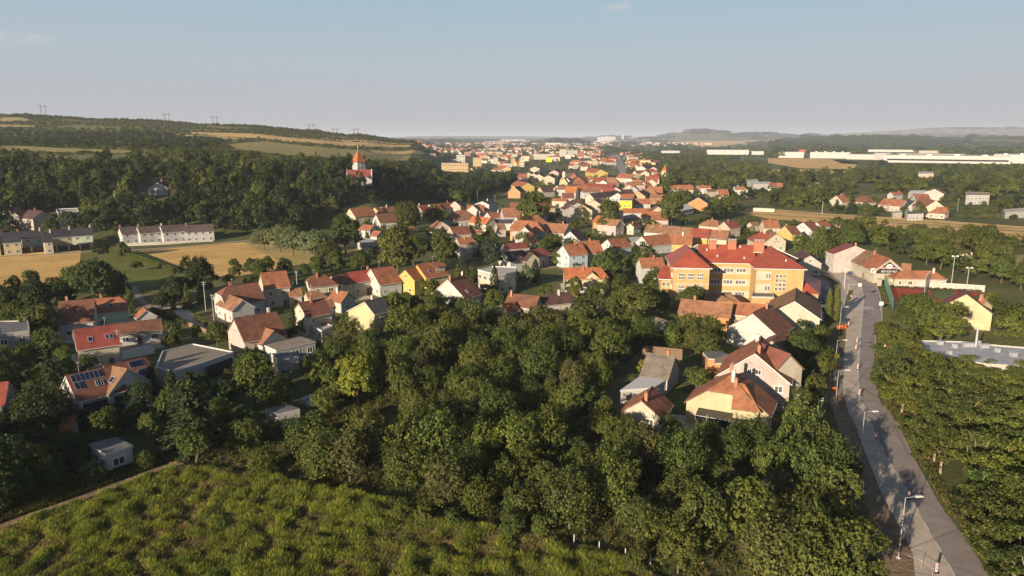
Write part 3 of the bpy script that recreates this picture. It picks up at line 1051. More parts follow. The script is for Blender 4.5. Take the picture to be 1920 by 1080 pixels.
for k in range(4):
    cm_, P_ = crown_acacia(500 + k)
    o_ = np.argsort(-P_[:, 2])[::2][:9]
    KIND['acacia'].append((cm_, trunk_mesh(80 + k, 6.4, 0.2, 9, mat='bark_pale', tips=[P_[i] for i in o_]), 9.0, 4.6))
KIND['conifer'] = [(crown_conifer(600 + k, 11, 2.5, 0.22 + 0.14 * k), trunk_mesh(90 + k, 9, 0.17, 0), 11, 2.5) for k in range(3)]
KIND['pine'] = [(crown_round(650 + k, 12, 3.6, 2.2, 16, 24, 18, 0.24, 0.5, M['needle'], rc=0.7), trunk_mesh(95 + k, 10, 0.2, 5, 2.2), 12, 3.6) for k in range(2)]
KIND['column'] = [(crown_column(700 + k), trunk_mesh(100 + k, 4, 0.1, 0), 11, 1.1) for k in range(2)]
KIND['willow'] = [(crown_willow(750 + k), trunk_mesh(110 + k, 5, 0.16, 5, 1.6), 8, 3.0) for k in range(2)]
NAME = dict(orch='orchard_tree', broad='broadleaf_tree', loose='fruit_tree', big='broadleaf_tree', shrub='garden_shrub', acacia='acacia_tree', conifer='conifer_tree', pine='pine_tree', column='column_cypress', willow='willow_tree')
WORD = dict(orch='bushy orchard tree', broad='round broadleaf tree', loose='loose-crowned fruit tree', big='great spreading broadleaf tree', shrub='low garden shrub', acacia='flat-topped acacia', conifer='pointed conifer', pine='dark ragged pine',
            column='slim upright column tree', willow='drooping willow')
TINT = dict(olive=(0.104, 0.124, 0.031), green=(0.082, 0.108, 0.030), dark=(0.047, 0.070, 0.027), light=(0.136, 0.158, 0.038), yellow=(0.185, 0.195, 0.034), silver=(0.15, 0.17, 0.095), brownish=(0.105, 0.108, 0.038), rust=(0.16, 0.09, 0.035),
            pine=(0.034, 0.05, 0.024), spruce=(0.042, 0.058, 0.026), lime=(0.11, 0.14, 0.025))
TWORD = dict(olive='olive', green='mid-green', dark='dark green', light='pale green', yellow='yellowing', silver='silvery', brownish='brownish', rust='rusty', pine='dark green', spruce='deep green', lime='bright green')
TREES = []

def tree(kind, x, y, h, r=None, tint='olive', z=None, label=None, rot=None):
    """one tree of height h and crown radius r standing at world x, y"""
    cm, tm, H, R = random.choice(KIND[kind])
    z = hz(x, y) if z is None else z
    r = r or R * h / H
    root = empty(NAME[kind], (x, y, z), random.uniform(0, 6.28) if rot is None else rot)
    root.scale = (r / R, r / R, h / H)
    c = mesh_obj('crown', cm, root, color=jit(TINT[tint], 0.16))
    mesh_obj('trunk', tm, root)
    tag(root, label, 'shrub' if kind == 'shrub' else 'tree')
    p = proj((x, y, z + h * 0.6))
    if not label and p:
        size = ''
        AUTO.append((root, f'{TWORD[tint]} {WORD[kind]}', p[0], p[1]))
    TREES.append((x, y, r))
    return root

def tree_px(kind, x, ytop, wpx, tint='olive', k=None, label=None, base=None):
    """tree whose crown top shows at x, ytop and whose crown is wpx wide in the photograph"""
    cm, tm, H, R = KIND[kind][0]
    k = k or H / (2 * R)
    g = Vector((0, 200, 0)); h = 8.0; z = 0.0
    for _ in range(25):
        p = at(x, ytop, min(z + h, HCAM - 4))
        zc = (p - Vector((0, 0, HCAM))).dot(_FW)
        wm = wpx / F * zc
        h = 0.5 * h + 0.5 * max(1.2, wm * k)
        z = hz(p.x, p.y)
    return tree(kind, p.x, p.y, h, wm / 2, tint, z, label)

def inside(px, py, poly):
    r = False
    j = len(poly) - 1
    for i in range(len(poly)):
        xi, yi = poly[i]; xj, yj = poly[j]
        if (yi > py) != (yj > py) and px < (xj - xi) * (py - yi) / (yj - yi) + xi: r = not r
        j = i
    return r

def free(x, y, r, k=0.75):
    for fx, fy, fr in FOOT:
        if (x - fx) ** 2 + (y - fy) ** 2 < (fr + r * 0.5) ** 2: return False
    for fx, fy, fr in TREES:
        if (x - fx) ** 2 + (y - fy) ** 2 < ((fr + r) * k) ** 2: return False
    return True

def hides(x, y, z, r, h):
    """would a tree here stand in front of a roof that the photograph shows?"""
    a, b = proj((x, y, z + h)), proj((x, y, z))
    if not a: return False
    w = r / a[2] * F * 0.8
    D = math.hypot(x, y)
    for x0, y0, x1, y1, d in PROT:
        if D < d and a[0] + w > x0 + 1 and a[0] - w < x1 - 1 and a[1] < y1 - 0.25 * (y1 - y0) and b[1] > y0: return True
    return False

KEEP_OUT = []   # pixel polygons of roads and open ground
def region_points(poly, n, seed, rmin, rmax, k=0.75, keep=True, register=True, ybias=0.0):
    """random standing places inside a ground region outlined in photograph pixels"""
    rng = random.Random(seed)
    W_ = [ground_at(*p) for p in poly]
    x0, x1 = min(p.x for p in W_), max(p.x for p in W_)
    y0, y1 = min(p.y for p in W_), max(p.y for p in W_)
    wp = [(p.x, p.y) for p in W_]
    out = []
    for _ in range(n * 30):
        x, y = rng.uniform(x0, x1), rng.uniform(y0, y1)
        if not inside(x, y, wp): continue
        r = rng.uniform(rmin, rmax)
        if keep and any(inside(x, y, q) for q in KEEP_OUT): continue
        if not free(x, y, r, k): continue
        if register: TREES.append((x, y, r))
        out.append((x, y, r))
        if len(out) >= n: break
    return out

# far and massed growth: one object per mass, scattered by geometry nodes
def far_proto(seed, H, R, lobes, per_lobe, per, ls, rc=0.6):
    return crown_round(seed, H, R, 0.3, lobes, per_lobe, per, ls, mat=M['leaf_far'], name='far_crown', rc=rc)
def proto_collection(name, meshes):
    c = bpy.data.collections.new(name)
    for k, me in enumerate(meshes):
        c.objects.link(bpy.data.objects.new(f'{name}_{k:02d}', me))
    return c

def scatter(name, pts, cols, label, coll, cat=None, nproto=1, seed=0, tilt=0.0):
    """pts: (x, y, z, sx, sz); one object of kind stuff"""
    rng = np.random.default_rng(seed)
    P = np.array(pts, dtype=np.float32)
    n = len(P)
    me = bpy.data.meshes.new(name)
    me.vertices.add(n)
    me.vertices.foreach_set('co', P[:, :3].ravel())
    def attr(nm, typ, data, key):
        a = me.attributes.new(nm, typ, 'POINT')
        a.data.foreach_set(key, np.asarray(data, dtype=np.float32 if typ != 'INT' else np.int32).ravel())
    attr('sc', 'FLOAT_VECTOR', np.stack([P[:, 3], P[:, 3], P[:, 4]], 1), 'vector')
    r = rng.uniform(0, 2 * pi, n)
    attr('rt', 'FLOAT_VECTOR', np.stack([rng.normal(size=n) * tilt, rng.normal(size=n) * tilt, r], 1), 'vector')
    attr('ix', 'INT', rng.integers(0, nproto, n), 'value')
    cc = np.array([(*c, 1) for c in cols], dtype=np.float32)
    cc[:, :3] *= rng.uniform(0.72, 1.28, (n, 1))
    attr('tint', 'FLOAT_COLOR', cc, 'color')
    o = mesh_obj(name, me)
    g = bpy.data.node_groups.new(name + '_scatter', 'GeometryNodeTree')
    g.interface.new_socket('Geometry', in_out='INPUT', socket_type='NodeSocketGeometry')
    g.interface.new_socket('Geometry', in_out='OUTPUT', socket_type='NodeSocketGeometry')
    N = g.nodes.new
    gi, go = N('NodeGroupInput'), N('NodeGroupOutput')
    ip = N('GeometryNodeInstanceOnPoints')
    ci = N('GeometryNodeCollectionInfo')
    ci.inputs['Collection'].default_value = coll
    ci.inputs['Separate Children'].default_value = True
    ci.inputs['Reset Children'].default_value = True
    def na(nm, typ):
        x = N('GeometryNodeInputNamedAttribute'); x.data_type = typ
        x.inputs['Name'].default_value = nm
        return x.outputs['Attribute']
    er = N('FunctionNodeEulerToRotation')
    L = g.links.new
    L(gi.outputs[0], ip.inputs['Points']); L(ci.outputs[0], ip.inputs['Instance'])
    ip.inputs['Pick Instance'].default_value = True
    L(na('ix', 'INT'), ip.inputs['Instance Index'])
    L(na('rt', 'FLOAT_VECTOR'), er.inputs[0]); L(er.outputs[0], ip.inputs['Rotation'])
    L(na('sc', 'FLOAT_VECTOR'), ip.inputs['Scale'])
    L(ip.outputs[0], go.inputs[0])
    md = o.modifiers.new('growth', 'NODES')
    md.node_group = g
    tag(o, label, cat, None, 'stuff')
    return o

FAR = proto_collection('far_tree', [far_proto(800 + k, 9, 3.6, 10, 16, 9, 0.34, 0.7) for k in range(5)] + [crown_conifer(850, 10, 2.2, 0.2, M['leaf_far'], 12)])
WOOD = proto_collection('wood_clump', [far_proto(900 + k, 11, 9, 14, 16, 5, 0.95, 1.6) for k in range(3)])
def tuft(seed, n=26, h=0.9, sp=0.28):
    rng = np.random.default_rng(seed)
    m = MB()
    for k in range(n):
        a = rng.uniform(0, 2 * pi); r = sp * math.sqrt(rng.uniform(0, 1))
        x, y = r * cos(a), r * sin(a)
        hh = h * rng.uniform(0.55, 1.1); w = 0.035 * rng.uniform(0.7, 1.5)
        b = rng.uniform(0, 2 * pi)
        lx, ly = 0.28 * hh * cos(a) + rng.normal() * 0.08, 0.28 * hh * sin(a) + rng.normal() * 0.08
        dx, dy = w * cos(b), w * sin(b)
        m.poly([(x - dx, y - dy, 0), (x + dx, y + dy, 0), (x + dx * 0.9 + lx * 0.4, y + dy * 0.9 + ly * 0.4, hh * 0.6), (x + lx, y + ly, hh), (x - dx * 0.9 + lx * 0.4, y - dy * 0.9 + ly * 0.4, hh * 0.6)])
    return m.mesh('tuft', M['grass'])
TUFT = proto_collection('grass_tuft', [tuft(k) for k in range(5)])
# ------------------------------------------------------------------ ground, roads, fields
def build_ground():
    ang = np.concatenate([np.linspace(-0.95, 0.95, 231), np.linspace(1.1, 2 * pi - 1.1, 24)])
    rad = np.concatenate([[4, 20, 40, 60], 75 * 1.028 ** np.arange(0, 214)])
    A, R = np.meshgrid(ang, rad)
    X, Y = R * np.sin(A), R * np.cos(A)
    Z = hgt(X.ravel(), Y.ravel())
    nr, na = X.shape
    v = np.stack([X.ravel(), Y.ravel(), Z], 1)
    i = np.arange(nr * na).reshape(nr, na)
    q = np.stack([i[:-1], i[1:], np.roll(i, -1, 1)[1:], np.roll(i, -1, 1)[:-1]], -1).reshape(-1, 4)
    me = bpy.data.meshes.new('ground')
    me.from_pydata(v.tolist(), [], q.tolist() + [tuple(range(na))[::-1]])
    me.materials.append(M['ground'])
    me.update()
    if me.polygons[0].normal.z < 0:
        me.flip_normals()
    for p in me.polygons: p.use_smooth = True
    o = mesh_obj('ground', me)
    o['kind'] = 'structure'
build_ground()

sheet('wheat_field', [(-60, 479), (0, 477), (60, 474), (120, 471), (152, 470), (150, 490), (140, 515), (152, 533), (95, 541), (0, 546), (-60, 550)], 'wheat', 0.05)
sheet('wheat_field', [(262, 471), (350, 463), (457, 454), (480, 468), (540, 498), (505, 513), (400, 520), (345, 505), (300, 485)], 'wheat', 0.05)
sheet('dry_meadow', [(457, 454), (500, 452), (560, 458), (605, 488), (555, 512), (540, 498), (480, 468)], 'dry', 0.05)
sheet('lawn', [(152, 472), (190, 469), (250, 470), (262, 473), (300, 487), (330, 500), (318, 530), (240, 532), (170, 520), (150, 495)], 'lawn', 0.05)
sheet('orchard_meadow', [(600, 446), (670, 449), (715, 470), (690, 486), (640, 480), (606, 470)], 'meadow', 0.05)
sheet('dry_meadow', [(600, 446), (640, 448), (690, 468), (660, 471), (620, 458)], 'dry', 0.09)
fld = [(1380, 397), (1460, 393), (1560, 401), (1760, 413), (1960, 428), (1960, 452), (1840, 446), (1700, 433), (1560, 420), (1440, 410)]
sheet('harvested_field', fld, 'stubble', 0.05)
for a in ([(1392, 400), (1600, 412), (1960, 436), (1960, 438), (1600, 413.5), (1392, 401)], [(1480, 398), (1700, 414), (1960, 431), (1960, 432.5), (1700, 415.5), (1480, 399)]):
    sheet('grass_strip', a, 'meadow', 0.12)
sheet('allotment', [(1620, 430), (1700, 434), (1730, 444), (1650, 444)], 'meadow', 0.05)
sheet('pasture', [(1860, 480), (1960, 476), (1960, 502), (1890, 500)], 'meadow', 0.05)
# far fields on the plain
for nm, mt, p in (
    ('far_field', 'stubble', [(1440, 297), (1500, 297), (1560, 299), (1610, 305), (1600, 318), (1500, 316), (1440, 306)]),
    ('far_field', 'stubble', [(1450, 318), (1530, 319), (1620, 323), (1620, 327), (1500, 325), (1440, 323)]),
    ('far_field', 'greenfield', [(1330, 300), (1420, 299), (1450, 310), (1380, 314)]),
    ('far_field', 'stubble', [(1245, 268), (1300, 264), (1420, 263), (1480, 265), (1400, 271), (1300, 273)]),
    ('far_field', 'stubble', [(1290, 272), (1360, 271), (1380, 276), (1310, 277)]),
    ('far_field', 'stubble', [(1180, 272), (1240, 270.5), (1250, 273), (1190, 276)]),
    ('far_field', 'stubble', [(1760, 320), (1840, 321), (1840, 324), (1760, 324)]),
    ('far_field', 'greenfield', [(1560, 300), (1640, 302), (1640, 309), (1580, 307)])):
    sheet(nm, p, mt, 0.4)
sheet('hill_grass', [((x - CX) / F * D, D) for x, D in ((-330, 470), (560, 500), (760, 640), (790, 1000), (790, 1600), (-330, 1600))], 'hillgrass', 0.4, step=30, world=True)
# fields on the long hill
for nm, mt, p in (
    ('hill_field', 'stubble', [(352, 248), (430, 250), (520, 256), (600, 263.5), (700, 269), (768, 272), (770, 276), (690, 276), (600, 271), (500, 262), (420, 256), (360, 252)]),
    ('hill_field', 'stubble', [(600, 259.5), (680, 264), (775, 270), (775, 271.5), (680, 267), (600, 262)]),
    ('hill_meadow', 'meadow', [(430, 271), (500, 266), (590, 276), (680, 283), (770, 293), (772, 302), (690, 302), (600, 296), (520, 292), (440, 284)]),
    ('hill_meadow', 'meadow', [(0, 274), (60, 276), (130, 280), (250, 284), (240, 289), (120, 288), (0, 282)]),
    ('hill_meadow', 'dry', [(0, 221), (40, 221), (60, 227), (0, 229)]),
    ('hill_meadow', 'dry', [(0, 235), (60, 236), (70, 239), (0, 239)]),
    ('hill_meadow', 'dry', [(330, 252), (420, 256), (470, 262), (400, 262), (330, 257)]),
    ('hill_field', 'stubble', [(690, 281), (760, 284), (800, 288), (790, 291), (700, 287)])):
    sheet(nm, p, mt, 0.8, step=25)

# the road: asphalt lane, milled bed beside it, markings
right = [(1885, 1120), (1855, 1080), (1815, 1017), (1762, 945), (1740, 905), (1712, 855), (1705, 837), (1680, 790), (1652, 755), (1641, 712), (1640, 662), (1640.5, 628), (1650, 610), (1652, 578), (1648, 553), (1641, 537), (1631, 526), (1615, 517), (1600, 510), (1588, 505), (1562, 495), (1537, 486), (1518, 479)]
mid_ = [(1812, 1120), (1790, 1080), (1772, 1047), (1737, 987), (1695, 910), (1665, 860), (1646, 822), (1629, 785), (1614, 747), (1609, 710), (1612, 650), (1614.5, 612), (1618.5, 572), (1618.5, 551), (1614, 537), (1607, 529), (1594, 520), (1580, 513), (1570, 509), (1545, 499), (1522, 489), (1506, 482)]
left = [(1727, 1120), (1716, 1080), (1709, 1035), (1685, 985), (1655, 930), (1620, 842), (1604, 800), (1590, 772), (1580, 735), (1580, 712), (1582, 670), (1585, 640), (1586, 610), (1577, 592), (1577, 570), (1577, 550), (1578, 533), (1566, 521), (1555, 514), (1540, 508), (1520, 498), (1504, 489)]
def strip(name, A, B, mat, dz):
    a = smooth([ground_at(*p) for p in A], 5); b = smooth([ground_at(*p) for p in B], 5)
    # resample both edges to the same count
    def rs(P, n):
        s = [0]
        for i in range(1, len(P)): s.append(s[-1] + (P[i] - P[i - 1]).length)
        t = np.linspace(0, s[-1], n)
        return [Vector((np.interp(q, s, [p.x for p in P]), np.interp(q, s, [p.y for p in P]), dz)) for q in t]
    n = 110
    a, b = rs(a, n), rs(b, n)
    m = MB()
    for i in range(n - 1):
        m.poly([b[i], b[i + 1], a[i + 1], a[i]])
    o = m.obj(name, M[mat])
    o['kind'] = 'structure'
    return o
strip('road_bed', left, right, 'milled', 0.016)
road = strip('road', mid_, right, 'asphalt', 0.028)
def marking(name, pts, width, parent=road, dz=0.036, solid=True, dash=3.0, gap=3.0):
    P = smooth([ground_at(*p) for p in pts], 8)
    if solid:
        l, r = ribbon_pts(P, width)
        m = MB()
        for i in range(len(P) - 1):
            m.poly([(r[i].x, r[i].y, dz), (r[i + 1].x, r[i + 1].y, dz), (l[i + 1].x, l[i + 1].y, dz), (l[i].x, l[i].y, dz)])
        return m.obj(name, M['white'], parent)
    s = [0]
    for i in range(1, len(P)): s.append(s[-1] + (P[i] - P[i - 1]).length)
    f = lambda q: Vector((np.interp(q, s, [p.x for p in P]), np.interp(q, s, [p.y for p in P]), 0))
    q = 0
    while q + dash < s[-1]:
        a, b = f(q), f(q + dash)
        d = (b - a).normalized(); n = Vector((-d.y, d.x, 0)) * width / 2
        m = MB()
        m.poly([(a - n).to_tuple()[:2] + (dz,), (b - n).to_tuple()[:2] + (dz,), (b + n).to_tuple()[:2] + (dz,), (a + n).to_tuple()[:2] + (dz,)])
        m.obj(name, M['white'], parent)
        q += dash + gap
off = lambda pts, d: [(x + d, y) for x, y in pts]
marking('dashed_line', mid_[1:9], 0.2, solid=False, dash=2.6, gap=2.4)
marking('centre_line', mid_[8:17], 0.2)
for x in (1601.3, 1607.4, 1613.2, 1620.4, 1627, 1633.8):
    a = ground_at(x, 577.6); m = MB()
    m.box((a.x, a.y, 0.037), (0.55, 3.6, 0.004), 0.05, bottom=False)
    m.obj('crossing_stripe', M['white'], road)
# kerb along the right edge of the lane
kp = smooth([ground_at(*p) for p in right[10:18]], 5)
l_, r_ = ribbon_pts(kp, 0.3)
m = MB()
for i in range(len(kp) - 1):
    a, b, c, d = [(q.x + 0.25, q.y, 0.13) for q in (r_[i], r_[i + 1], l_[i + 1], l_[i])]
    m.slab([a, b, c, d], 0.13)
ko = m.obj('kerb', M['concrete']); ko['kind'] = 'structure'
sheet('verge', [(1615, 518), (1645, 520), (1659, 522), (1668, 560), (1674, 580), (1656, 580), (1653, 556), (1644, 537)], 'lawn', 0.022)
sheet('verge', [(1655, 586), (1674, 585), (1676, 608), (1654, 607)], 'lawn', 0.022)
sheet('verge', [(1590, 545), (1600, 544), (1598, 556), (1588, 570), (1583, 572)], 'lawn', 0.034)
sheet('pavement', [(1540, 515), (1560, 524), (1574, 536), (1571, 560), (1570, 596), (1586, 598), (1577, 560), (1578, 533), (1563, 520), (1545, 511)], 'path', 0.024)
sheet('driveway', [(1641, 616), (1652, 612), (1682, 612), (1682, 622), (1641, 626)], 'path', 0.022)
sheet('driveway', [(1642, 684), (1684, 684), (1684, 694), (1642, 693)], 'path', 0.022)
sheet('driveway', [(1642, 711), (1680, 710), (1676, 716), (1646, 722)], 'path', 0.022)
sheet('driveway', [(1653, 760), (1668, 760), (1672, 778), (1662, 776)], 'path', 0.022)
sheet('roadworks_earth', [(1560, 650), (1584, 640), (1582, 690), (1580, 735), (1592, 775), (1606, 802), (1620, 842), (1656, 932), (1688, 990), (1712, 1040), (1716, 1085), (1650, 1085), (1640, 1000), (1610, 900), (1580, 840), (1566, 780), (1548, 740), (1556, 690)], 'earth', 0.02)
sheet('sandy_footway', [(1566, 668), (1580, 665), (1581, 712), (1578, 740), (1566, 742), (1562, 700)], 'path', 0.026)
sheet('school_yard', [(1530, 520), (1552, 528), (1562, 545), (1552, 600), (1520, 612), (1512, 590), (1530, 560)], 'asphalt', 0.02)
sheet('school_yard', [(1340, 556), (1410, 560), (1440, 575), (1350, 570)], 'path', 0.02)
sheet('street', [(1040, 408), (1075, 404), (1090, 396), (1100, 386), (1112, 386), (1104, 396), (1092, 410), (1066, 420), (1050, 420)], 'asphalt', 0.03)
sheet('street', [(1150, 452), (1200, 444), (1205, 452), (1170, 462), (1190, 474), (1170, 470)], 'asphalt', 0.03)
sheet('street', [(1140, 296), (1150, 290), (1162, 290), (1171, 312), (1176, 330), (1168, 352), (1160, 350), (1163, 328), (1156, 312)], 'asphalt', 0.04)
sheet('street_verge', [(1146, 298), (1149, 295), (1158, 318), (1154, 320)], 'lawn', 0.1)
ribbon('garden_path', [(250, 537), (256, 550), (266, 564), (284, 578)], 2.0, 'path', 0.03)
ribbon('lane', [(284, 577), (312, 576), (334, 578), (350, 592), (372, 602), (396, 612), (412, 622)], 4.0, 'milled', 0.034)
ribbon('field_track', [(-40, 1006), (0, 990), (60, 970), (130, 945), (200, 920), (260, 897), (316, 876), (350, 862)], 2.6, 'earth', 0.05)
ribbon('hill_lane', [(-40, 484), (0, 481), (60, 478.5), (130, 474.5), (190, 470.5), (240, 469.5), (300, 465.5), (380, 459.5), (455, 452), (470, 450)], 3.6, 'path', 0.06)
ribbon('garden_path', [(1385, 795), (1420, 795), (1455, 800), (1490, 812), (1520, 825)], 1.6, 'path', 0.03)
# sports ground
sheet('sports_court', [(1665, 532), (1728, 533), (1737, 546), (1726, 552), (1700, 553), (1684, 566), (1674, 560)], 'tartan', 0.02)
sheet('sports_court', [(1738, 533), (1842, 540), (1842, 548), (1800, 570), (1742, 567)], 'tartan', 0.024)
sheet('court_turf', [(1743, 541), (1786, 544), (1792, 556), (1782, 563), (1746, 560)], 'turf', 0.034)
KEEP_OUT += [[p for p in left] + right[::-1], [(1655, 515), (1850, 525), (1850, 570), (1670, 575)], fld,
             [(-60, 479), (152, 470), (250, 470), (457, 454), (605, 488), (505, 520), (345, 507), (300, 530), (170, 520), (152, 536), (0, 550), (-60, 552)],
             [(600, 446), (670, 449), (715, 470), (690, 484), (606, 470)],
             [(1040, 408), (1075, 404), (1112, 386), (1092, 410), (1066, 420)],
             [(1560, 650), (1584, 640), (1592, 775), (1688, 990), (1716, 1085), (1660, 1085), (1612, 900), (1548, 740)],
             [(330, 570), (350, 585), (415, 615), (400, 625), (330, 585)], [(1140, 290), (1165, 290), (1180, 350), (1155, 350)]]

# evening haze over the plain
m = MB()
m.box((0, 14000, 84.0), (60000, 58000, 172.0))
hzo = m.obj('haze', (lambda: None)() or bpy.data.materials.new('haze_air'))
hzo['kind'] = 'stuff'
hm_ = hzo.data.materials[0]
hm_.use_nodes = True
t_ = hm_.node_tree
t_.nodes.clear()
ho_ = t_.nodes.new('ShaderNodeOutputMaterial')
hv_ = t_.nodes.new('ShaderNodeVolumePrincipled')
hv_.inputs['Density'].default_value = 7.5e-5
hv_.inputs['Color'].default_value = (0.80, 0.86, 1.0, 1)
hv_.inputs['Anisotropy'].default_value = 0.0
t_.links.new(hv_.outputs[0], ho_.inputs['Volume'])
# ------------------------------------------------------------------ houses, nearest first
H, FL, BL = house, flat, block

# left of the thicket
_, h5 = H('brown-tiled house with solar panels and dark deep porch on the shaded left', (126, 706, 215, 687), 8, 4.5, (155, 750), 'brown', 'white', chim=(), sky=((0.52, 0.55), (0.57, 0.55)), blind='F', mark='the solar-panelled house')
H('cross wing with sunlit orange-brown slope on the solar-panelled house', (211, 689, 237, 693), 7.9, 4.5, (211, 741), 'tan', 'white', chim=(), sky=((0.6, 0.5),), nowin=True, w=4.2, name='house_wing', cat='house wing')
H('brown-roofed rear wing carrying a second row of solar panels', (197, 688, 270, 672), 6.5, 3.6, None, 'brown', 'cream', w=4.0, chim=())
H('red-tiled house with three skylights and brown shutters', (139.5, 620, 215, 610), 8, 5, (147, 656), 'red', 'cream', chim=(), sky=((0.33, 0.6), (0.76, 0.6), (0.84, 0.6)), mark='the red house with skylights')
H('old brown-roofed house with white chimney beside the copper-orange one', (112, 567, 175.5, 562), 7, 4, (118, 607), 'brown', 'white', chim=(0.2,))
H('orange-roofed house with green back walls and two skylights', (176.5, 562, 237, 557), 7, 4.2, (213, 584), 'orange', 'green', B='half', chim=(0.2,), sky=((0.5, 0.6), (0.85, 0.6)))
H('little white shed with a single sunlit orange roof slope', (274, 582.5, 268.5, 577.5), 5, 3, (261, 601), 'orange', 'white', chim=(), name='shed', cat='shed', nowin=True)
H('long low brown-roofed outbuilding with white garage front', (215, 609, 300, 599), 5, 3, (221, 627), 'brown', 'white', chim=(), name='outbuilding')
FL('grey modern flat-roofed house with white sun awning on its terrace', [(-12, 604), (52, 602), (55, 621), (-8, 629)], 6.2, 'wgrey', 'felt', mark='the grey modern flat house')
FL('wide white bungalow with flat gravel roof and dark recessed garage', [(305, 660), (362, 646), (438, 661), (382, 681), (325, 698), (293, 690)], 3.6, 'white', 'gravel', name='bungalow', nowin=True, mark='the flat gravel-roofed bungalow')
FL('whitewashed garden hut with dark felt roof and stub chimney', [(168, 832), (218, 820), (247, 835), (199, 851)], 3.2, 'white', 'felt', name='garden_hut', cat='hut', parapet=0, win=[1.4], over=0.25, mark='the whitewashed garden hut')
H('small orange-tiled shed in the shade below the solar-panelled house', (118, 786, 138, 784), 3.6, 2.5, (112, 796), 'bright', 'wgrey', chim=(), name='shed', cat='shed', nowin=True)
H('red-roofed house cut by the left picture edge', (-26, 722, 13, 718), 6.5, 4, (6, 760), 'red', 'cream', chim=(), mark='the red roof at the picture edge')
H('pink-walled house with brown roof and tall gable', (440, 598, 516, 586), 8, 4.2, (464, 640), 'brown', 'pink', chim=(0.85,), mark='the pink house')
H('low orange-roofed wing with white gable in front of the pink house', (479, 611, 513, 621), 6, 3.4, (496, 647), 'salmon', 'white', chim=(), nowin=True, name='house_wing', cat='house wing')
FL('patched tan flat-roofed sheds in a row below the white gable', [(497, 647), (562, 631), (591, 640), (518, 656)], 3.2, 'white', 'corrugated', name='shed', cat='shed', parapet=0, over=0.2)
FL('maroon flat-roofed garage beside the parked car', [(508, 662), (556, 660), (560, 668), (520, 674)], 2.8, 'dirty', 'felt', name='garage', cat='garage', parapet=0, nowin=True)
H('long white farmhouse with weathered brown roof and clipped gable', (410, 540, 482, 531), 7.5, 4, (470, 567), 'brown', 'white', A='half', chim=(0.3,), mark='the long white farmhouse')
H('white front gable of the farmhouse under a sunlit brown slope', (425, 552, 455, 563), 6.5, 3.8, (412, 573), 'salmon', 'white', chim=(), name='house_wing', cat='house wing')
H('tall cream house with red-orange roof and wide balcony', (489, 513, 535, 509), 9.5, 6, (503, 541), 'orange', 'cream', chim=(), mark='the tall cream balcony house')
H('low tiled porch in front of the balcony house', (540, 543, 563, 541), 4.4, 3.2, (538, 556), 'salmon', 'pink', chim=(), name='porch', cat='porch')
H('cream villa with brown hipped roof and rows of white windows', (576, 520, 611, 517), 8.6, 5.6, (592, 537), 'brown', 'cream', A='half', B='hip', chim=(0.5,), mark='the cream hipped villa')
H('single-storey annexe with orange hip in front of the cream villa', (574, 549, 597, 546), 4.6, 3, (580, 556), 'salmon', 'cream', B='hip', chim=(), nowin=False)
H('low orange-roofed cottage with tall brick chimney', (626, 545.5, 652, 549), 5.6, 3.2, (646, 568), 'orange', 'white', chim=(0.35,))
H('shaded brown-roofed house left of the bright red one', (622, 518, 647, 513), 7.4, 4.4, (634, 537), 'brown', 'cream', chim=())
H('house with bright red metal roof and bare cream yard wall', (650, 512, 693, 507), 8, 4.5, (662, 530), 'red', 'cream', chim=(0.95,), mat='metal_roof', mark='the bright red metal roof')
H('brown-orange house with white dormer beside the red metal roof', (696, 505, 736, 500), 8, 4, (750, 529), 'orange', 'white', chim=())
_, h17 = H('orange house with broad dormer and two joined roofs', (783, 497, 823, 491), 8.6, 5.2, (798, 522), 'orange', 'yellow', chim=(), sky=((0.3, 0.6),), mark='the orange dormer house')
H('lower orange wing with yellow gable on the dormer house', (760, 506, 783, 501), 7, 5, (779, 525), 'bright', 'yellow', chim=(), name='house_wing', cat='house wing')
H('white house with blank sunlit gable and brown roof', (840, 525, 871, 517), 8.5, 4, (868, 561), 'brown', 'white', chim=(0.05, 0.95), blind='AB', sky=((0.4, 0.75),), mark='the blank white gable')
H('cream house with blank side wall and dark slate roof', (685, 567, 716, 560), 7.8, 6, (717, 585), 'grey', 'lemon', chim=(0.5,), blind='A', wb=7, heb=5.2, verge=M['white'], mark='the blank cream wall house')
_, h20 = H('two-storey cream house with brown roof and wooden balcony', (561, 569, 606, 561), 8.2, 5.6, (583, 593), 'brown', 'cream', chim=(0.45,), mark='the wooden balcony house')
FL('flat-roofed cream annexe below the wooden balcony', [(584, 611), (607, 606), (624, 612), (603, 621)], 3.0, 'cream', 'concrete', name='annexe', cat='annexe')
H('narrow brown-roofed outbuilding beside the wooden balcony house', (607, 565, 622, 563), 5.5, 4.4, (616, 577), 'tan', 'cream', chim=(), nowin=True, name='outbuilding')
H('wide low brown-roofed house among the middle trees', (955, 552, 1010, 557), 6, 3.5, (950, 573), 'brown', 'cream', chim=(0.1,))
H('maroon-roofed bungalow behind the brick wall with pillars', (1026, 553, 1066, 549), 6, 3.4, (1030, 571), 'dbrown', 'cream', A='hip', B='hip', chim=(0.5,))
H('small orange roof at the edge of the thicket', (941, 572, 962, 567), 5, 3, (946, 588), 'bright', 'cream', chim=(), nowin=True)
FL('white-roofed cream house of two storeys behind the garden conifer', [(896, 506), (922, 500), (969, 502), (966, 511), (932, 516)], 6.4, 'cream', 'concrete', name='flat_roofed_house', mark='the pale flat-roofed house')
H('pale blue house with orange roof and blue lean-to', (1056, 460, 1090, 457), 8.5, 5.4, (1058, 480), 'orange', 'blue', chim=(0.6,), mark='the pale blue house')
H('orange-roofed house joined to the pale blue one', (1082, 454, 1122, 452), 8.5, 5, (1093, 476), 'orange', 'cream', chim=(0.6,), blind='')
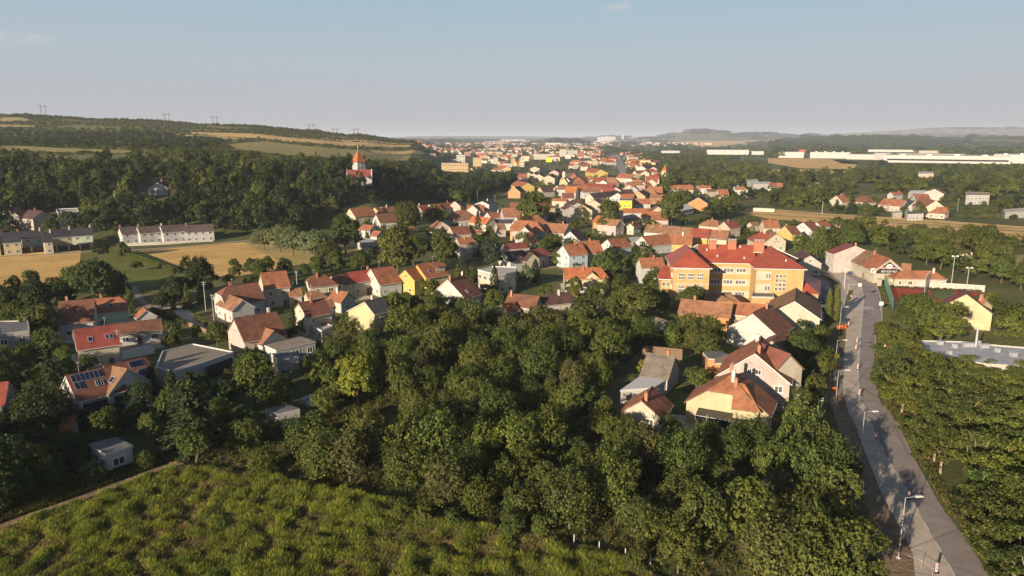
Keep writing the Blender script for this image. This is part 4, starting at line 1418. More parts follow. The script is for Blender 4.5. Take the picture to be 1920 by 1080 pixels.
H('maroon-roofed white house beside the orange timber gable house', (990, 470, 1017, 466), 7, 4, (1006, 482), 'maroon', 'white', B='hip', chim=())
H('dark brown roof with white dormers in the middle of town', (946, 474, 979, 470), 7, 4.2, (955, 491), 'dbrown', 'white', chim=(), sky=((0.3, 0.6), (0.7, 0.6)))
H('brown-roofed house next to the dormers', (981, 471, 998, 475), 6.5, 4, (1000, 493), 'dbrown', 'cream', chim=())
H('white gabled house with sunlit orange roof in the middle', (1139, 450, 1171, 446), 7.5, 4, (1152, 466), 'orange', 'white', chim=())
H('bright orange house with a timbered cream gable', (1058, 503, 1127, 503), 8.2, 5, (1058, 523), 'bright', 'cream', chim=(0.5,), B='hip', hip=2.2, mark='the bright orange house')
H('timbered cream front gable of the bright orange house', (1110, 511, 1107, 503), 7.6, 4.4, (1090, 528), 'bright', 'lemon', chim=(), name='house_wing', cat='house wing')
H('plain white two-storey house left of the school', (1199, 485, 1241, 484), 8.6, 5.8, (1206, 502), 'orange', 'white', chim=(0.6,), mark='the plain white house by the school')
# farm range and houses right of the orchard
H('long farm range with mottled tiles and orange brick gable', (1279, 562, 1373, 571), 7, 3.8, (1303, 588), 'salmon', 'wbrick', chim=(0.25,), nowin=True, name='barn', cat='barn', mark='the long farm range')
H('second half of the farm range with cream wall', (1375, 567, 1441, 573), 7, 3.8, (1374, 589), 'orange', 'stone', chim=(), nowin=True, name='barn', cat='barn')
H('brown pyramid-roofed building behind the farm range', (1319, 544, 1325, 544), 7.5, 3.6, (1285, 563), 'tan', 'wbrick', A='hip', B='hip', hip=6.5, chim=(), nowin=True)
H('white house with blank gable and wide brown roof', (1412, 588, 1441, 573), 8.5, 4, (1372, 621), 'brown', 'white', chim=(0.75,), blind='AB', w=6.2, mark='the wide blank-gabled white house')
H('brown-tiled house with cream gable next to the red school hall', (1490, 566, 1493, 541), 8.6, 4.6, (1449, 573), 'tan', 'cream', chim=(), w=6.3, blind='AB', mark='the brown house next to the school hall')
H('small orange-gabled house with solar panels between brown roofs', (1484, 583, 1482, 577), 6, 4, (1468, 598), 'orange', 'ochre', chim=(), w=3.0, nowin=True)
H('brown lean-to roof behind the tall pinkish house', (1448, 640, 1474, 621), 5.4, 3.4, None, 'brown', 'cream', w=3.5, chim=(), nowin=True)
_, hA = H('tall pinkish house with broad shaded gable and ribbed orange roof', (1416, 664, 1427, 632), 10.5, 5.6, (1352, 704), 'orange', 'pink', chim=(0.15, 0.8), w=6.4, mark='the tall pinkish house')
_, hB = H('cream house with clipped gable and glazed conservatory', (1366, 712, 1381, 690), 9.2, 4.0, (1287, 776), 'orange', 'lemon', A='half', B='half', chim=(0.25, 0.7), w=7.0, blind='A', mark='the cream conservatory house')
H('little summer house with red-orange roof and cream gable', (1203, 752, 1223, 727), 5.2, 2.6, (1171, 778), 'orange', 'cream', chim=(0.15,), w=3.6, name='summer_house', mark='the little summer house')
H('grey-roofed shed with pale gable beside the white lean-to', (1216, 664, 1264, 671), 6, 3.2, (1200, 702), 'tan', 'dirty', roof=(0.2, 0.17, 0.14), chim=(0.75,), name='outbuilding', mat='roof', nowin=True, mark='the grey-roofed shed') if False else H('grey-roofed shed with pale gable beside the white lean-to', (1216, 664, 1264, 671), 6, 3.2, (1200, 702), (0.2, 0.17, 0.14), 'dirty', chim=(0.75,), name='outbuilding', nowin=True, mark='the grey-roofed shed')
FL('white sheet-roofed lean-to below the grey shed', [(1199, 706), (1258, 706), (1226, 726), (1164, 731)], 3.0, 'white', 'white', name='outbuilding', parapet=0, over=0.2, win=[1.4])
FL('flat grey shed roof beside the tall pinkish house', [(1317, 659), (1345, 656), (1366, 664), (1360, 674), (1328, 672)], 3.0, 'wbrick', 'felt', name='shed', cat='shed', parapet=0, nowin=True)
FL('second flat shed roof against the orange slope', [(1340, 672), (1364, 664), (1362, 681), (1340, 681)], 3.4, 'wbrick', 'corrugated', name='shed', cat='shed', parapet=0, nowin=True)
# right of the road
_, hY = H('yellow gable-ended house with pinkish roof right of the road', (1812, 552, 1809, 544), 9.2, 4.6, (1776, 576), 'maroon', 'lemon', chim=(), w=6.3, blind='AB', mark='the yellow gable-ended house')
H('orange-hipped rear wing of the yellow house', (1838, 561, 1848, 563), 7.4, 5.4, None, 'orange', 'lemon', w=3.2, chim=(0.1, 0.4), nowin=True, name='house_wing', cat='house wing')
_, hS = H('cream workshop with black billboard gable and half-renewed roof', (1625, 470, 1669, 486), 9, 4.6, (1601, 491.5), 'orange', 'cream', chim=(0.4,), blind='AB', name='workshop', cat='workshop', wmax=10.5, mark='the workshop with the black sign')
H('tall grey house with maroon roof at the bend', (1587, 457, 1603, 462), 10, 7, (1554, 480), 'maroon', 'dirty', chim=(0.9,), blind='B', w=7.5, mark='the tall grey house at the bend')
H('small brown-roofed house behind the workshop', (1692, 495, 1707, 496), 6.5, 4, (1700, 506), 'salmon', 'cream', chim=(), nowin=True)
H('long low club house with brown roof behind the court fence', (1690, 508.5, 1752, 509.5), 5.4, 3.0, (1692, 522), 'orange', 'cream', chim=(0.95,), A='hip', B='hip', hip=3, name='club_house', cat='club house', mark='the low club house')
FL('wide industrial hall with curved grey felt roof behind the acacias', [(1728, 640), (1800, 642), (1880, 650), (1960, 656), (1990, 692), (1850, 684), (1738, 668)], 4.6, 'dirty', 'felt_pale', name='hall', cat='hall', parapet=0.3, prot=False, nowin=True, mark='the grey-roofed hall')
hl_ = [o for o in COL.objects if o.get('label', '').startswith('wide industrial hall')][0]
for x_, y_, w_ in ((1762, 646, 1.2), (1790, 652, 0.8), (1815, 650, 2.2), (1834, 646, 0.7), (1846, 652, 1.6), (1870, 660, 0.7), (1780, 664, 0.8), (1900, 668, 1.2)):
    q_ = at(x_, y_, 4.6) - hl_.location; m = MB(); m.box((q_.x, q_.y, 5.0), (w_, 0.9, 0.8)); m.box((q_.x, q_.y, 5.45), (w_ * 1.2, 1.1, 0.1)); m.obj('roof_vent', M['alu'], hl_)
q_ = at(1829, 650, 4.6) - hl_.location; m = MB(); m.tube([(q_.x, q_.y, 4.6), (q_.x, q_.y, 9.0)], [0.25, 0.2], 8); m.obj('flue', M['steel'], hl_)
FL('small flat pavilion by the sports ground', [(1793, 467), (1824, 468), (1824, 473), (1793, 472)], 3.5, 'cream', 'concrete', name='pavilion', cat='pavilion')

# terraces at the foot of the hill
for k, (rg, ev, wl) in enumerate((((-36, 438, 2, 436.5), (-20, 457), 'cream'), ((3, 437, 36, 435), (6, 456), 'lemon'), ((38, 434, 78, 431.5), (40, 448), 'mint'), ((79, 436, 95, 435), (80, 454), 'cream'), ((96, 431.5, 133, 429), (97, 446), 'lemon'), ((134, 429, 172, 427), (140, 443), 'mint'))):
    H(['cream terrace house cut by the picture edge', 'pale yellow terrace house second along the hill row', 'mint terrace house with a lean-to roof', 'narrow cream link house set back in the hill row', 'lemon terrace house with patio below the wood', 'mint end terrace house nearest the lawn'][k],
      rg, 8, 5.4, ev, 'navy', wl, chim=(0.9,), name='terrace_house', group='terrace houses at the foot of the hill', mat='metal_roof', wmax=6)
for k, (rg, ev) in enumerate((((224, 427, 257, 424.5), (226, 439)), ((258, 426, 300, 423), (260, 438)), ((301, 424, 344, 421), (303, 436.5)), ((346, 423, 399, 420.5), (348, 435)))):
    H(['first white terrace house below the wood beside the dark trees', 'second white terrace house with a chimney at each end', 'third white terrace house with a dark garden canopy', 'last white terrace house at the end of the hill lane'][k],
      rg, 7.6, 5.2, ev, (0.12, 0.09, 0.085), 'white', chim=(0.05,), name='terrace_house', group='terrace houses at the foot of the hill', wmax=6)
H('cream villa with two attic windows above the left terraces', (14, 391, 32, 388), 10, 6, (33, 404), 'orange', 'cream', chim=(0.5,), z0=5, w=5.4)
H('pale pink house above the terraces with brown roof', (54, 394, 80, 396), 9, 5.6, (94, 405), 'dbrown', 'pink', chim=(0.4,), z0=5, w=5.2)
FL('white flat-roofed house half hidden by trees under the wood', [(105, 392), (145, 391), (148, 398), (110, 401)], 6, 'white', 'concrete', z0=6)
gv_ = ground_at(286, 376)
zv_ = HCAM - (342 - 258) / F * (gv_ - Vector((0, 0, HCAM))).dot(_FW)
H('white villa standing alone in the hillside wood', (295, 342, 305, 339.5), zv_ - gv_.z, (zv_ - gv_.z) * 0.66, None, 'brown', 'white', chim=(0.6,), z0=gv_.z, w=5.2, mark='the white villa in the wood')
PROT.append((258, 340, 314, 374, 900.0))
PROT += [(1445, 299, 1605, 314, 1200.0), (1450, 319, 1610, 325, 1000.0), (1420, 398, 1720, 428, 330.0), (1600, 405, 1740, 440, 330.0)]

# middle distance: label, ridge, ridge height, eave height, eave point, roof, wall, options
MID = [
 ('big two-storey house under the church wood', (656, 391, 695, 388), 9.5, 6.5, (700, 404), 'orange', 'cream', dict(chim=())),
 ('yellow-gabled house behind the two-storey one', (703, 390, 713, 389), 9, 6.5, (708, 400), 'orange', 'yellow', dict(chim=())),
 ('second yellow-gabled house with orange roof', (715, 388.5, 737, 386.5), 9, 6.5, (722, 398), 'orange', 'yellow', dict(chim=(0.4,))),
 ('white house with great weathered roof below the yellow gables', (705, 402, 737, 400), 8, 4, (706, 418), 'brown', 'white', dict(chim=())),
 ('white gabled house above the sheds', (681, 421.5, 702, 423), 8, 6, (680, 431), 'orange', 'white', dict(chim=(), w=3.6)),
 ('small orange roof beside the sheds', (702, 433, 714, 434), 6, 4, (700, 442), 'orange', 'white', dict(chim=(), w=3)),
 ('orange-roofed house behind the tall middle tree', (752, 426, 774, 425), 7, 3.6, (765, 446), 'orange', 'white', dict(chim=())),
 ('red end house of the hillside row', (783, 386, 804, 384), 8, 5, (787, 395.5), 'red', 'cream', dict(chim=(0.2,), group='row of houses below the wood')),
 ('middle house of the hillside row', (805, 384, 821, 382.5), 8, 5, (812, 394), 'bright', 'cream', dict(chim=(), group='row of houses below the wood')),
 ('long house of the hillside row', (822, 382, 852, 378.5), 8, 5, (831, 391.5), 'orange', 'cream', dict(chim=(0.6,), group='row of houses below the wood')),
 ('brown end house of the hillside row', (853, 378, 862, 376), 9, 6, (858, 388), 'brown', 'pink', dict(chim=())),
 ('white hipped house with steep brown-orange roof', (857, 395, 873, 394), 8.5, 4, (866, 412), 'salmon', 'white', dict(chim=(), A='hip', B='hip')),
 ('pink-gabled cottage among the trees', (820, 414, 829, 417), 7, 4, (814, 424), 'salmon', 'pink', dict(chim=(), w=4.5)),
 ('long brown-roofed house across the middle', (844, 426, 876, 424), 7, 3.6, (850, 441), 'brown', 'cream', dict(chim=(0.6,))),
 ('low orange range continuing the long house', (878, 431, 900, 430), 5.6, 3.4, (884, 437.5), 'orange', 'cream', dict(chim=())),
 ('cream two-storey house with orange hip above the conifers', (857, 448, 884, 446), 9, 6.5, (860, 459), 'orange', 'cream', dict(chim=(0.5,), B='hip', hip=2)),
 ('red and orange roofed house behind the long house', (888, 405, 921, 409), 7.5, 4, (884, 417), 'bright', 'cream', dict(chim=())),
 ('white gabled house with orange roof on the upper street', (914, 399, 941, 397), 7.5, 4.5, (921, 409), 'orange', 'white', dict(chim=(0.7,))),
 ('orange-roofed house beyond the upper street', (943, 390, 966, 390), 7.5, 4.5, (945, 405), 'orange', 'white', dict(chim=())),
 ('tall white house below the wood', (904, 378, 921, 375), 9, 7, (923, 387), 'grey', 'white', dict(chim=(0.5,), blind='A', w=5)),
 ('dark-roofed modern white house', (925, 412, 962, 412), 6.5, 4, (930, 418), 'navy', 'white', dict(chim=(), mat='metal_roof')),
 ('low tan-roofed garage house by the white wall', (931, 420, 945, 419.5), 6, 3.6, (938, 431), 'tan', 'pink', dict(chim=())),
 ('maroon-roofed house behind the dark pine', (945, 458, 985, 455), 7, 4, (951, 468), 'maroon', 'cream', dict(chim=())),
 ('orange hipped house by the tall street lamp', (968, 406, 1007, 404), 7.5, 4, (974, 422), 'orange', 'white', dict(chim=(0.3, 0.7), B='hip')),
 ('orange roof at the edge of the great round tree', (952, 391, 969, 391), 8, 5, (960, 401), 'bright', 'white', dict(chim=())),
 ('broad tan-roofed house with white double-window gable', (1023, 418, 1066, 421), 8.6, 4.2, (1011, 434.5), 'salmon', 'white', dict(chim=(0.75,), wmax=8)),
 ('orange roof hidden by the pale poplar', (984, 437, 996, 436), 7.5, 4, (1006, 455), 'orange', 'white', dict(chim=())),
 ('pink hall with tan roof and tall windows', (1129, 409, 1163, 412), 9, 5, (1120, 421), 'salmon', 'pink', dict(chim=())),
 ('orange turret roof beside the pink hall', (1121, 404, 1123, 404), 9, 6, (1119, 411), 'bright', 'ochre', dict(A='hip', B='hip', hip=2, w=2.2, chim=())),
 ('small brown-roofed house right of the pink hall', (1182, 420, 1196, 417.5), 6.5, 4, (1178, 427), 'brown', 'cream', dict(chim=(0.2,))),
 ('long orange-roofed range behind the two small conifers', (1168, 391, 1232, 391), 6.5, 3.6, (1172, 398.5), 'orange', 'white', dict(chim=(), B='hip', hip=3)),
 ('red-roofed house with a white A-shaped dormer', (1190, 373, 1218, 373), 7.5, 4.5, (1195, 382), 'orange', 'white', dict(chim=())),
 ('cream gabled house left of the poplar', (1114, 376, 1121, 371), 8, 5.4, (1102, 382), 'salmon', 'cream', dict(chim=(), w=4.5)),
 ('long tan farmhouse at the open yard', (1214, 421, 1266, 424.5), 8, 4.2, (1208, 434.5), 'tan', 'white', dict(chim=(0.2, 0.5))),
 ('second length of the tan farmhouse', (1267, 425, 1301, 428), 8, 4.2, (1262, 440), 'tan', 'cream', dict(chim=())),
 ('white-gabled house with wide orange roof by the yard', (1204, 444, 1253, 439), 7.6, 3.8, (1222, 461.5), 'orange', 'white', dict(chim=(), wmax=8)),
 ('orange roof joining the white-gabled house', (1254, 439.5, 1298, 441), 7.6, 3.8, (1256, 457), 'orange', 'yellow', dict(chim=(0.6,))),
 ('bright red roofed yellow house behind the school', (1299, 428, 1332, 430), 9, 5, (1293, 445), 'red', 'yellow', dict(chim=())),
 ('tan-roofed house with cream gable behind the school', (1333, 431, 1367, 433), 9, 5, (1325, 446.5), 'salmon', 'cream', dict(chim=(0.5,))),
 ('hipped house with faded red tiles behind the school', (1328, 412, 1345, 413.5), 8, 4, (1311, 422), 'salmon', 'cream', dict(chim=(0.5,), A='hip', B='hip')),
 ('maroon-roofed house with stone gable', (1358, 417, 1378, 415), 8, 4.4, (1367, 429), 'maroon', 'stone', dict(chim=(0.3,))),
 ('low house with grey-brown roof by the field', (1406, 417, 1421, 416), 5.6, 3.4, (1403, 420), 'tan', 'cream', dict(chim=())),
 ('red-tiled house by the harvested field', (1430, 413, 1458, 413), 7, 3.8, (1424, 427), 'orange', 'cream', dict(chim=(0.5,), wmax=8)),
 ('red hipped roof directly behind the school chimneys', (1424, 436, 1438, 436), 9, 4.6, (1395, 452), 'red', 'cream', dict(chim=(0.4, 0.6), A='hip', B='hip', wmax=9)),
 ('tan roofed house to the right behind the school', (1444, 434, 1456, 438), 8, 4.6, None, 'tan', 'cream', dict(chim=(), w=4.5)),
 ('mustard yellow house with brown roof by the field', (1472, 425, 1490, 424), 8, 4.6, (1487, 441), 'brown', 'yellow', dict(chim=(0.2,), w=5)),
 ('white-gabled house with brown roof by the field', (1506, 417, 1522, 415), 8, 4.4, (1520, 432), 'brown', 'white', dict(chim=(0.3,), w=5)),
 ('orange-roofed house before the brick shell', (1532, 417, 1551, 415), 7, 4, (1540, 424), 'orange', 'white', dict(chim=())),
 ('pale house right of the school hall', (1504, 469, 1519, 479), 7.5, 4.6, None, 'dbrown', 'dirty', dict(chim=(), w=4.2)),
 ('white-walled range by the poplars', (1257, 347, 1271, 347), 8, 4.5, (1258, 354.5), 'orange', 'white', dict(chim=(), group='row of houses behind the park')),
 ('cream-walled range by the poplars', (1272, 347, 1298, 347), 8, 4.5, (1273, 355.5), 'orange', 'cream', dict(chim=(0.8,), group='row of houses behind the park')),
 ('white house right of the dark tree', (1308, 348, 1332, 348), 8.5, 5, (1309, 353), 'orange', 'white', dict(chim=(0.4,), group='row of houses behind the park')),
 ('cream house with dark eaves', (1324, 355, 1340, 354.5), 7.5, 5, (1325, 358.5), 'brown', 'cream', dict(chim=(), group='row of houses behind the park')),
 ('orange-roofed house low among trees', (1345, 355, 1364, 355), 8, 3.5, (1346, 366), 'orange', 'cream', dict(chim=())),
 ('wide white house with orange hip', (1377, 350, 1394, 350), 9, 6, (1376, 356), 'salmon', 'white', dict(chim=(0.4,), B='hip')),
 ('barn with orange brick gable among the trees', (1309, 371, 1313, 367), 9, 5, (1291, 384), 'dbrown', 'wbrick', dict(chim=(), w=6.5, nowin=True)),
 # old town
 ('cream gabled house over the green slope', (1003, 313, 1017, 311.5), 9, 6.5, (1019, 319), 'brown', 'cream', dict(chim=(), w=7)),
 ('narrow cream house with lit gable', (991, 324, 996, 321), 8, 5.4, (984, 330), 'brown', 'cream', dict(chim=(), w=5)),
 ('narrow cream house next to its twin', (1000, 325, 1005, 322), 8, 5.4, (990, 333), 'brown', 'cream', dict(chim=(), w=5)),
 ('third narrow gabled cream house', (1010, 327, 1015, 324), 8, 5, (999, 338), 'brown', 'cream', dict(chim=(), w=5.5)),
 ('large cream gabled house with attic window', (1028, 329, 1035, 325), 10, 6.5, (1041, 336), 'salmon', 'cream', dict(chim=(0.6,), w=7)),
 ('pale gabled house in the second row', (1039, 319, 1045, 316), 9, 6, (1049, 325), 'brown', 'pink', dict(chim=(), w=6)),
 ('cream house with low brown roof', (1057, 321, 1076, 320), 8.5, 6.5, (1057, 324), 'brown', 'cream', dict(chim=(0.6,))),
 ('yellow gabled house with orange back roof', (989, 342.5, 969, 339), 9, 5, (979, 352), 'orange', 'yellow', dict(chim=(), w=7)),
 ('brick house with slate-blue solar roof', (964, 351, 974, 349), 8.5, 5, (984, 359), 'navy', 'wbrick', dict(chim=())),
 ('white cottage with three dark windows', (1045, 348, 1058, 346), 7.5, 4, (1054, 356), 'brown', 'white', dict(chim=(0.4,), w=4.5)),
 ('purple-brown roof in the old town', (1012, 351, 1033, 350), 7.5, 4.5, (1014, 360), 'dbrown', 'cream', dict(chim=())),
 ('big yellow gable facing the square', (1127, 318, 1110, 315), 10, 5.5, (1112, 327), 'bright', 'yellow', dict(chim=(), w=9, mark='the big yellow gable')),
 ('long pale green range with wide gable', (1147, 332, 1116, 334), 9, 5, (1136, 341), 'orange', 'green', dict(chim=(), w=9)),
 ('long red roof with cream gable', (1152, 346, 1100, 344), 9, 5, (1141, 357), 'red', 'cream', dict(chim=(), w=9)),
 ('first dark-roofed row house', (1105, 363, 1130, 360.5), 8.5, 5.5, (1106, 371), 'dbrown', 'cream', dict(chim=())),
 ('second dark-roofed row house', (1131, 360.5, 1158, 357.5), 8.5, 5.5, (1136, 368), 'dbrown', 'cream', dict(chim=())),
 ('pale stepped gable house', (1158, 362, 1168, 358.5), 9, 5.4, (1146, 368), 'brown', 'white', dict(chim=(), w=6)),
 ('orange roof around a courtyard', (1163, 325, 1191, 327), 8.5, 5, (1160, 333), 'orange', 'cream', dict(chim=())),
 ('blue-walled corner house on the square', (1181, 335, 1190, 333), 9, 6, (1177, 343), 'orange', 'blue', dict(chim=(), w=6)),
 ('orange-roofed house on the square', (1187, 337, 1205, 338), 8.5, 5, (1186, 343), 'bright', 'white', dict(chim=())),
 ('orange roof right of the square', (1207, 342, 1217, 341.5), 8, 4, (1207, 350), 'bright', 'cream', dict(chim=())),
 ('white gable beyond the square', (1202, 310.5, 1209, 308), 10, 6, (1194, 318), 'brown', 'white', dict(chim=(), w=7)),
 ('orange gable beyond the square', (1225, 313, 1232, 311), 9, 5, (1217, 320), 'salmon', 'pink', dict(chim=(), w=7)),
 ('brown-roofed range beyond the square', (1190, 320, 1210, 319.5), 8.5, 5, (1190, 325), 'brown', 'cream', dict(chim=())),
 ('purple-roofed house with cream side', (1197, 359, 1207, 356), 9, 5.4, (1195, 366), 'dbrown', 'ochre', dict(chim=(), w=5.5)),
 ('brick-walled range by the park trees', (1220, 365, 1247, 365), 8, 5.4, (1221, 370), 'orange', 'salmon', dict(chim=())),
 ('pale house on the main street', (1071, 375, 1087, 373), 8, 6, (1074, 380), 'orange', 'white', dict(chim=())),
 ('slate-roofed street house with lit gable', (1071, 376, 1083, 380), 8, 5.4, (1072, 388), 'dbrown', 'wgrey', dict(chim=(), w=5)),
 ('lower slate-roofed street house', (1062, 384, 1070, 387), 7, 5, (1062, 394), 'dbrown', 'wgrey', dict(chim=(), w=4)),
 ('orange range behind the street houses', (1037, 372, 1064, 373), 7.5, 5, (1035, 377), 'orange', 'cream', dict(chim=())),
 # hamlet beyond the field
 ('orange-roofed farmhouse at the left of the hamlet', (1568, 367, 1583, 366), 8, 4, (1560, 380), 'orange', 'cream', dict(chim=(0.5, 0.9), wmax=9)),
 ('hipped brown house in the hamlet', (1615, 368, 1626, 369), 7.5, 4, (1618, 379), 'brown', 'cream', dict(chim=(), A='hip', B='hip')),
 ('broad orange farm roof of the hamlet', (1658, 372, 1675, 373.5), 8, 3.8, (1650, 384), 'orange', 'cream', dict(chim=(), wmax=9)),
 ('orange farm roof joined to the broad one', (1676, 374, 1697, 375.5), 8, 3.8, (1672, 386), 'orange', 'cream', dict(chim=(), wmax=9)),
 ('dark blue solar-clad roof in the hamlet', (1702, 375, 1716, 377), 7.5, 3.6, (1692, 387), 'navy', 'white', dict(chim=(), wmax=9, mat='metal_roof')),
 ('white-gabled house with orange roof in the hamlet', (1714, 363.5, 1740, 364), 9, 5.5, (1700, 375), 'orange', 'white', dict(chim=(), w=8)),
 ('grey-roofed shed behind the hamlet', (1707, 357.5, 1743, 357.5), 8, 5, (1704, 363), (0.3, 0.3, 0.32), 'wgrey', dict(chim=(), mat='metal_roof')),
 ('pale gabled barn behind the hamlet', (1752, 355, 1757, 353), 9, 5.4, (1744, 362), 'salmon', 'dirty', dict(chim=(), w=7)),
 ('great cream-gabled house of the hamlet', (1755, 377, 1729, 369), 9.5, 5, (1714, 386), 'orange', 'cream', dict(chim=(), wmax=9)),
 ('front house of the hamlet with low hip', (1760, 388, 1777, 389), 7.5, 3.4, (1746, 399), 'orange', 'cream', dict(chim=(), A='hip', B='gable', wmax=9)),
 ('small orange-roofed house at the back of the hamlet', (1670, 360.5, 1688, 359.5), 8, 5, (1669, 366), 'orange', 'wgrey', dict(chim=(0.9,))),
]
for lb, rg, hr, he, ev, rf, wl, kw in MID:
    H(lb, rg, hr, he, ev, rf, wl, **kw)
for a in (('white sheds in front of the hamlet', [(1697, 396), (1728, 395), (1732, 401), (1702, 402)], 4, 'white', 'felt'), ('white yard building at the left of the hamlet front', [(1672, 396), (1690, 395), (1692, 399), (1675, 400)], 3.5, 'cream', 'concrete'),
          ('pale sheds with patched roofs on the meadow', [(662, 449), (680, 446), (706, 450), (702, 455), (676, 456)], 3.2, 'dirty', 'concrete'), ('white-roofed shed among the middle trees', [(1276, 384), (1286, 382), (1301, 391), (1280, 395)], 4, 'wgrey', 'white'),
          ('bare yellow cube house beside the poplar', [(1161, 376), (1163, 372), (1187, 372), (1185, 376)], 8, (0.8, 0.6, 0.05), 'felt'), ('cream-walled yard building by the bend', [(1178, 446), (1197, 444), (1200, 448), (1183, 450)], 3, 'cream', 'concrete'),
          ('long pink-roofed white hall on the right edge', [(1810, 360), (1855, 361), (1856, 366), (1812, 366)], 7, 'wgrey', 'corrugated'), ('low white shed at the right edge', [(1880, 393), (1920, 390), (1940, 396), (1885, 398)], 4, 'wgrey', 'concrete'),
          ('white house among the park trees', [(1722, 322), (1750, 322), (1751, 326), (1722, 326)], 6, 'cream', 'concrete'), ('white shed left of the church park', [(1400, 337), (1420, 336), (1422, 340), (1402, 341)], 5, 'white', 'concrete'),
          ('pale hall among the park trees', [(1410, 341), (1445, 341), (1447, 346), (1412, 346)], 5, 'wgrey', 'white')):
    FL(a[0], *a[1:], name='outbuilding', cat='building', parapet=0.1)

# ------------------------------------------------------------------ the school
def school():
    P0 = at(1262.5, 502.2, 12.0)
    yaw = radians(-7.0)
    root = empty('school', (P0.x, P0.y, 0), yaw)
    tag(root, 'large orange school with red hipped roofs and brick chimney stacks', 'school')
    FOOT.append((P0.x + 20, P0.y + 9, 21))
    MARKS.append(('the orange school', 1370, 520))
    wl, cr, rd = (0.47, 0.32, 0.14), (0.46, 0.415, 0.335), (0.33, 0.078, 0.046)
    def wallbox(x0, x1, y0, y1, z1, c, z0=-0.5):
        m = MB()
        m.box(((x0 + x1) / 2, (y0 + y1) / 2, (z0 + z1) / 2), (x1 - x0, y1 - y0, z1 - z0), top=False, bottom=False)
        return m.obj('wall', M['plaster'], root, c)
    he = 12.0
    wallbox(0, 10.6, 0, 20, he, wl)
    wallbox(10.6, 24.4, 10, 24, he, wl)
    wallbox(24.4, 38, 1.8, 24, he, wl)
    wallbox(-3, -0.01, 5, 17, 7.6, wl)
    def hiproof(pts, ridge, ov=0.7):
        """pts: four eave corners front-left, front-right, back-right, back-left"""
        a, b = ridge
        fl, fr, br, bl = pts
        polys = []
        if a == 'x': pass
        return polys
    def roof(polys):
        m = MB()
        for p in polys: m.slab([(x, y, z + 0.25) for x, y, z in p], 0.22, 0, 1)
        return m.obj('roof', [M['metal_roof'], M['frame']], root, rd)
    z0, zr, o = he - 0.1, 16.6, 0.7
    # main range: ridge along x
    r0 = roof([[(9, 10 - o, z0), (26, 10 - o, z0), (26, 17, zr), (9, 17, zr)], [(38 + o, 24 + o, z0), (4, 24 + o, z0), (9, 17, zr), (31, 17, zr)], [(38 + o, 12, z0 + 1.5), (38 + o, 24 + o, z0), (31, 17, zr)]])
    # left wing: hip to the front
    a, b = (5.3, 6.8, zr - 0.1), (5.3, 17, zr - 0.1)
    r1 = roof([[(-o, -o, z0), (10.6 + o, -o, z0), a], [(10.6 + o, -o, z0), (10.6 + o, 17, z0), b, a], [(-o, 21, z0), (-o, -o, z0), a, b], [(10.6 + o, 21, z0), (-o, 21, z0), b]])
    a = (31.2, 13.5, zr - 0.05)
    r2 = roof([[(24.4 - o, 1.8 - o, z0), (38 + o, 1.8 - o, z0), a], [(38 + o, 1.8 - o, z0), (38 + o, 24 + o, z0), (31.2, 17.02, zr), a], [(24.4 - o, 14, z0), (24.4 - o, 1.8 - o, z0), a, (31.2, 17.02, zr)]])
    roof([[(-3 - o, 5 - o, 7.4), (-0.01, 5 - o, 7.4), (-0.01, 11, 10.4), (-2.0, 11, 10.4)], [(-0.01, 17 + o, 7.4), (-3 - o, 17 + o, 7.4), (-2.0, 11, 10.4), (-0.01, 11, 10.4)], [(-3 - o, 17 + o, 7.4), (-3 - o, 5 - o, 7.4), (-2.0, 11, 10.4)]])
    # chimney stacks
    for x, w, y in ((13.4, 2.2, 15.6), (19.3, 2.5, 15.6), (27.4, 3.1, 15.0)):
        m = MB(); m.box((x, y, 16.4), (w, 1.2, 3.4)); m.box((x, y, 18.2), (w + 0.3, 1.5, 0.2))
        c = m.obj('chimney', M['brick'], r0)
        m = MB()
        for k in range(5): m.box((x - w / 2 + w * (k + 0.5) / 5, y, 18.55), (0.22, 0.5, 0.5))
        m.box((x, y, 18.85), (w + 0.2, 1.3, 0.1)); m.box((x, y - 0.9, 15.0), (w + 0.5, 0.9, 0.3))
        m.obj('chimney_cap', M['concrete'], c)
    for x, y, z in ((14.5, 12.0, 13.6), (22.5, 11.4, 13.2), (8.5, 4, 13.6), (33.5, 5.5, 13.6), (11.5, 14, 15.2), (21.9, 15.6, 16.1)):
        m = MB(); m.box((x, y, z + 0.3), (0.35, 0.35, 0.6)); m.box((x, y, z + 0.65), (0.5, 0.5, 0.1)); m.obj('roof_vent', M['white'], r0)
    for y in (8, 9.6):
        k = mesh_obj('skylight', cached('skyl', _skyl), r2); k.location = (36.2, y, 13.4); k.rotation_euler = (0, radians(30), 0)
    # cream bands, windows
    def band(x0, x1, y, z, h, c=cr, t=0.06):
        m = MB(); m.box(((x0 + x1) / 2, y - t / 2, z), (x1 - x0, t, h)); m.obj('wall_band', M['plaster'], root, c)
    for z in (3.5, 7.2): band(-0.03, 10.63, 0, z + 0.1, 0.35)
    band(-0.03, 10.63, 0, 11.7, 0.5)
    for z in (5.4 - 3.7, 5.4, 9.1):
        for x in (2.6, 5.3, 8.0):
            for dx in (-0.62, 0, 0.62):
                for dz in (-0.48, 0.48):
                    window(root, (x + dx, -0.03, z + 0.4 + dz), 0, 0.6, 0.92)
    for z in (2.2, 5.9, 9.6):
        band(10.6, 24.4, 10, z + 0.25, 1.9)
        band(10.6, 24.4, 10, z - 0.85, 0.28, (0.5, 0.48, 0.44), 0.12)
        for x0, n in ((13.0, 3), (16.8, 3), (20.6, 3)):
            for k in range(n): window(root, (x0 + k * 0.95, 9.93, z + 0.3), 0, 0.9, 1.35)
